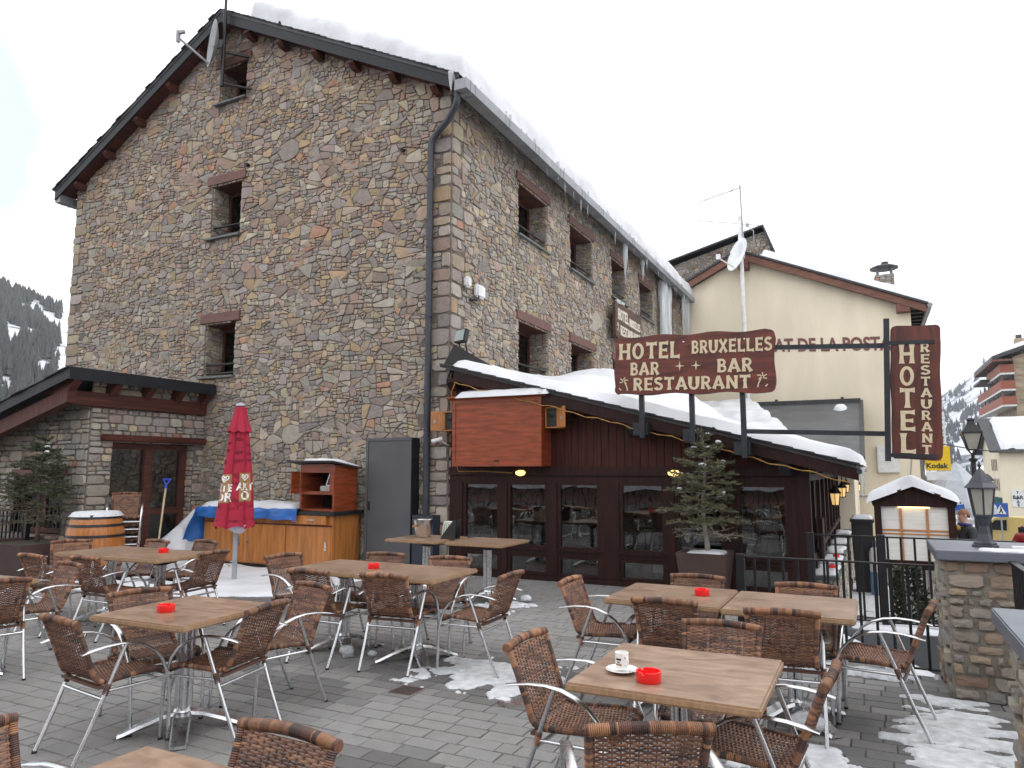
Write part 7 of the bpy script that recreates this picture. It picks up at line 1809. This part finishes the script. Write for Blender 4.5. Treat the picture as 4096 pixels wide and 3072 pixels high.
# building across the terrace, behind the viewer: only its reflection shows in the bar windows
ob = thing('opposite_building', 'reddish building with a snowy ledge seen only as a reflection in the bar windows', 'building', (-4, -14, -1))
m = MB(); m.box(-22, -16, -2, 14, -14, 6.0); m.build('wall', facade_rd, ob); B1('ledge', snow, -22, -14.0, .72, 14, -13.2, .95, ob); B1('roof', slate, -23, -16.5, 6.0, 15, -13.4, 6.2, ob)
m = MB()
for i in range(9): m.box(-20 + i * 4, -13.99, 3.2, -18.6 + i * 4, -13.95, 5.0)
m.build('window', carglass, ob)
railing('iron_railing', 'black iron railing behind the viewer, reflected in the bar windows', (-14, -2.2), (3, -2.2), .1, 1.0, 90, (0, .25, .5, .75, 1))

# ================================================================== MOUNTAINS AND FORESTS
def polar(az, d): return (d * math.sin(R(az)), d * math.cos(R(az)))
def hill(name, a0, a1, na, d0, d1, nd, hf, m):
    b = MB(); b.grid(lambda u, v: (*polar(a0 + (a1 - a0) * u, d0 + (d1 - d0) * v), hf(a0 + (a1 - a0) * u, d0 + (d1 - d0) * v)), na, nd, True); return tag(b.build(name, m, None, smooth=True), kind='structure')
def snowrock(name, forest, thr, scale):
    m, n, o = _m(name); N = n.nodes.new; L = n.links.new; p = N('ShaderNodeBsdfPrincipled'); L(p.outputs[0], o.inputs[0]); p.inputs['Roughness'].default_value = .9
    t = N('ShaderNodeTexCoord'); a = N('ShaderNodeTexNoise'); a.inputs['Scale'].default_value = scale; a.inputs['Detail'].default_value = 9; a.inputs['Roughness'].default_value = .68; L(t.outputs['Object'], a.inputs['Vector'])
    r = N('ShaderNodeMapRange'); r.inputs['From Min'].default_value = thr - .035; r.inputs['From Max'].default_value = thr + .035; L(a.outputs['Fac'], r.inputs['Value'])
    k = N('ShaderNodeMix'); k.data_type = 'RGBA'; k.inputs['A'].default_value = (*forest, 1); k.inputs['B'].default_value = (.62, .65, .7, 1); L(r.outputs['Result'], k.inputs['Factor']); L(k.outputs['Result'], p.inputs['Base Color']); return m
hillm = snowrock('wooded_hill', (.06, .068, .066), .42, .03); mtm = snowrock('snowy_mountain', (.07, .09, .12), .47, .022)
def hl(az, d):
    ridge = 108 + (-63 - az) * 2.4 + 5 * noise.noise(Vector((az * .35, 0, 0))); k = max(0, min(1, (d - 130) / 370)); k = k ** 1.15
    return -8 + (ridge + 8) * k * (1 + .12 * noise.noise(Vector((az * .12, d * .008, 1)))) if d < 500 else ridge * (1 - (d - 500) / 700)
hill('wooded_hillside', -95, -38, 60, 130, 560, 30, hl, hillm)
def hr_(az, d):
    ridge = lerp(az, [-4, 2, 4.7, 6.5, 9.5, 16, 30, 45], [50, 64, 78, 98, 119, 150, 130, 90]) * 1.2 + 9 * noise.noise(Vector((az * .6, 2, 0))) + 5 * noise.noise(Vector((az * 1.9, 5, 0)))
    k = max(0, min(1, (d - 190) / 830)) ** 1.25
    return (-22 + (ridge + 22) * k) + 10 * k * noise.noise(Vector((az * .5, d * .006, 3))) if d <= 1020 else ridge * (1 - (d - 1020) / 900)
hill('snowy_mountain', -6, 48, 70, 190, 1150, 46, hr_, mtm)
def forest(name, lab, n, a0, a1, d0, d1, hf, hgt, seed, cols, dens, cut=None):
    rg = random.Random(seed); m = MB()
    for i in range(n):
        az = rg.uniform(a0, a1); d = math.sqrt(rg.uniform(d0 * d0, d1 * d1))
        if noise.noise(Vector((az * .8, d * .022, seed))) + .35 * noise.noise(Vector((az * 2.5, d * .08, seed))) < dens(az, d): continue
        x, y = polar(az, d); z = hf(az, d); h = hgt * rg.uniform(.6, 1.3); w_ = h * rg.uniform(.17, .26); c = rg.choice(cols); k = rg.uniform(.7, 1.3)
        ang = rg.uniform(0, 6); nn = 5
        for zz0, zz1, ww in ((.08, .62, 1), (.38, 1.0, .66)):
            m.col = tuple(v * k * rg.uniform(.85, 1.15) for v in c); ring = [m.add((x + w_ * ww * rg.uniform(.75, 1.2) * math.cos(ang + 6.283 * j / nn), y + w_ * ww * rg.uniform(.75, 1.2) * math.sin(ang + 6.283 * j / nn), z + h * (zz0 + rg.uniform(-.04, .04)))) for j in range(nn)]; tp = m.add((x, y, z + h * zz1))
            for j in range(nn): m.face((ring[j], ring[(j + 1) % nn], tp))
    return tag(m.build(name, needle, None), lab, 'forest', None, 'stuff')
FC = [(.03, .038, .034), (.04, .046, .04), (.026, .032, .03), (.05, .05, .046)]
forest('conifer_forest', 'dense snow dusted conifer forest on the hillside at the left edge', 13000, -72, -59, 150, 520, hl, 5.5, 3, FC, lambda az, d: lerp(d, [150, 300, 360, 400, 440, 520], [-.15, -.12, .12, -.14, .0, -.6]))
forest('mountain_forest', 'scattered dark conifers on the snowy mountain at the right', 3800, 3, 13, 330, 1000, hr_, 7, 8, [(.035, .045, .05), (.05, .06, .065)], lambda az, d: lerp(d, [330, 430, 520, 620, 760, 1000], [.4, .22, -.1, .05, .22, .4]))

# ================================================================== THE AIR: thin wintry haze
hz_ = MB(); hz_.box(-620, -262, -24, 900, 1180, 215)
m, n, o = _m('haze_air'); v_ = n.nodes.new('ShaderNodeVolumePrincipled'); v_.inputs['Color'].default_value = (.86, .91, 1, 1); v_.inputs['Density'].default_value = .00034; v_.inputs['Anisotropy'].default_value = .2
n.links.new(v_.outputs[0], o.inputs['Volume'])
tag(hz_.build('haze', m), kind='stuff')
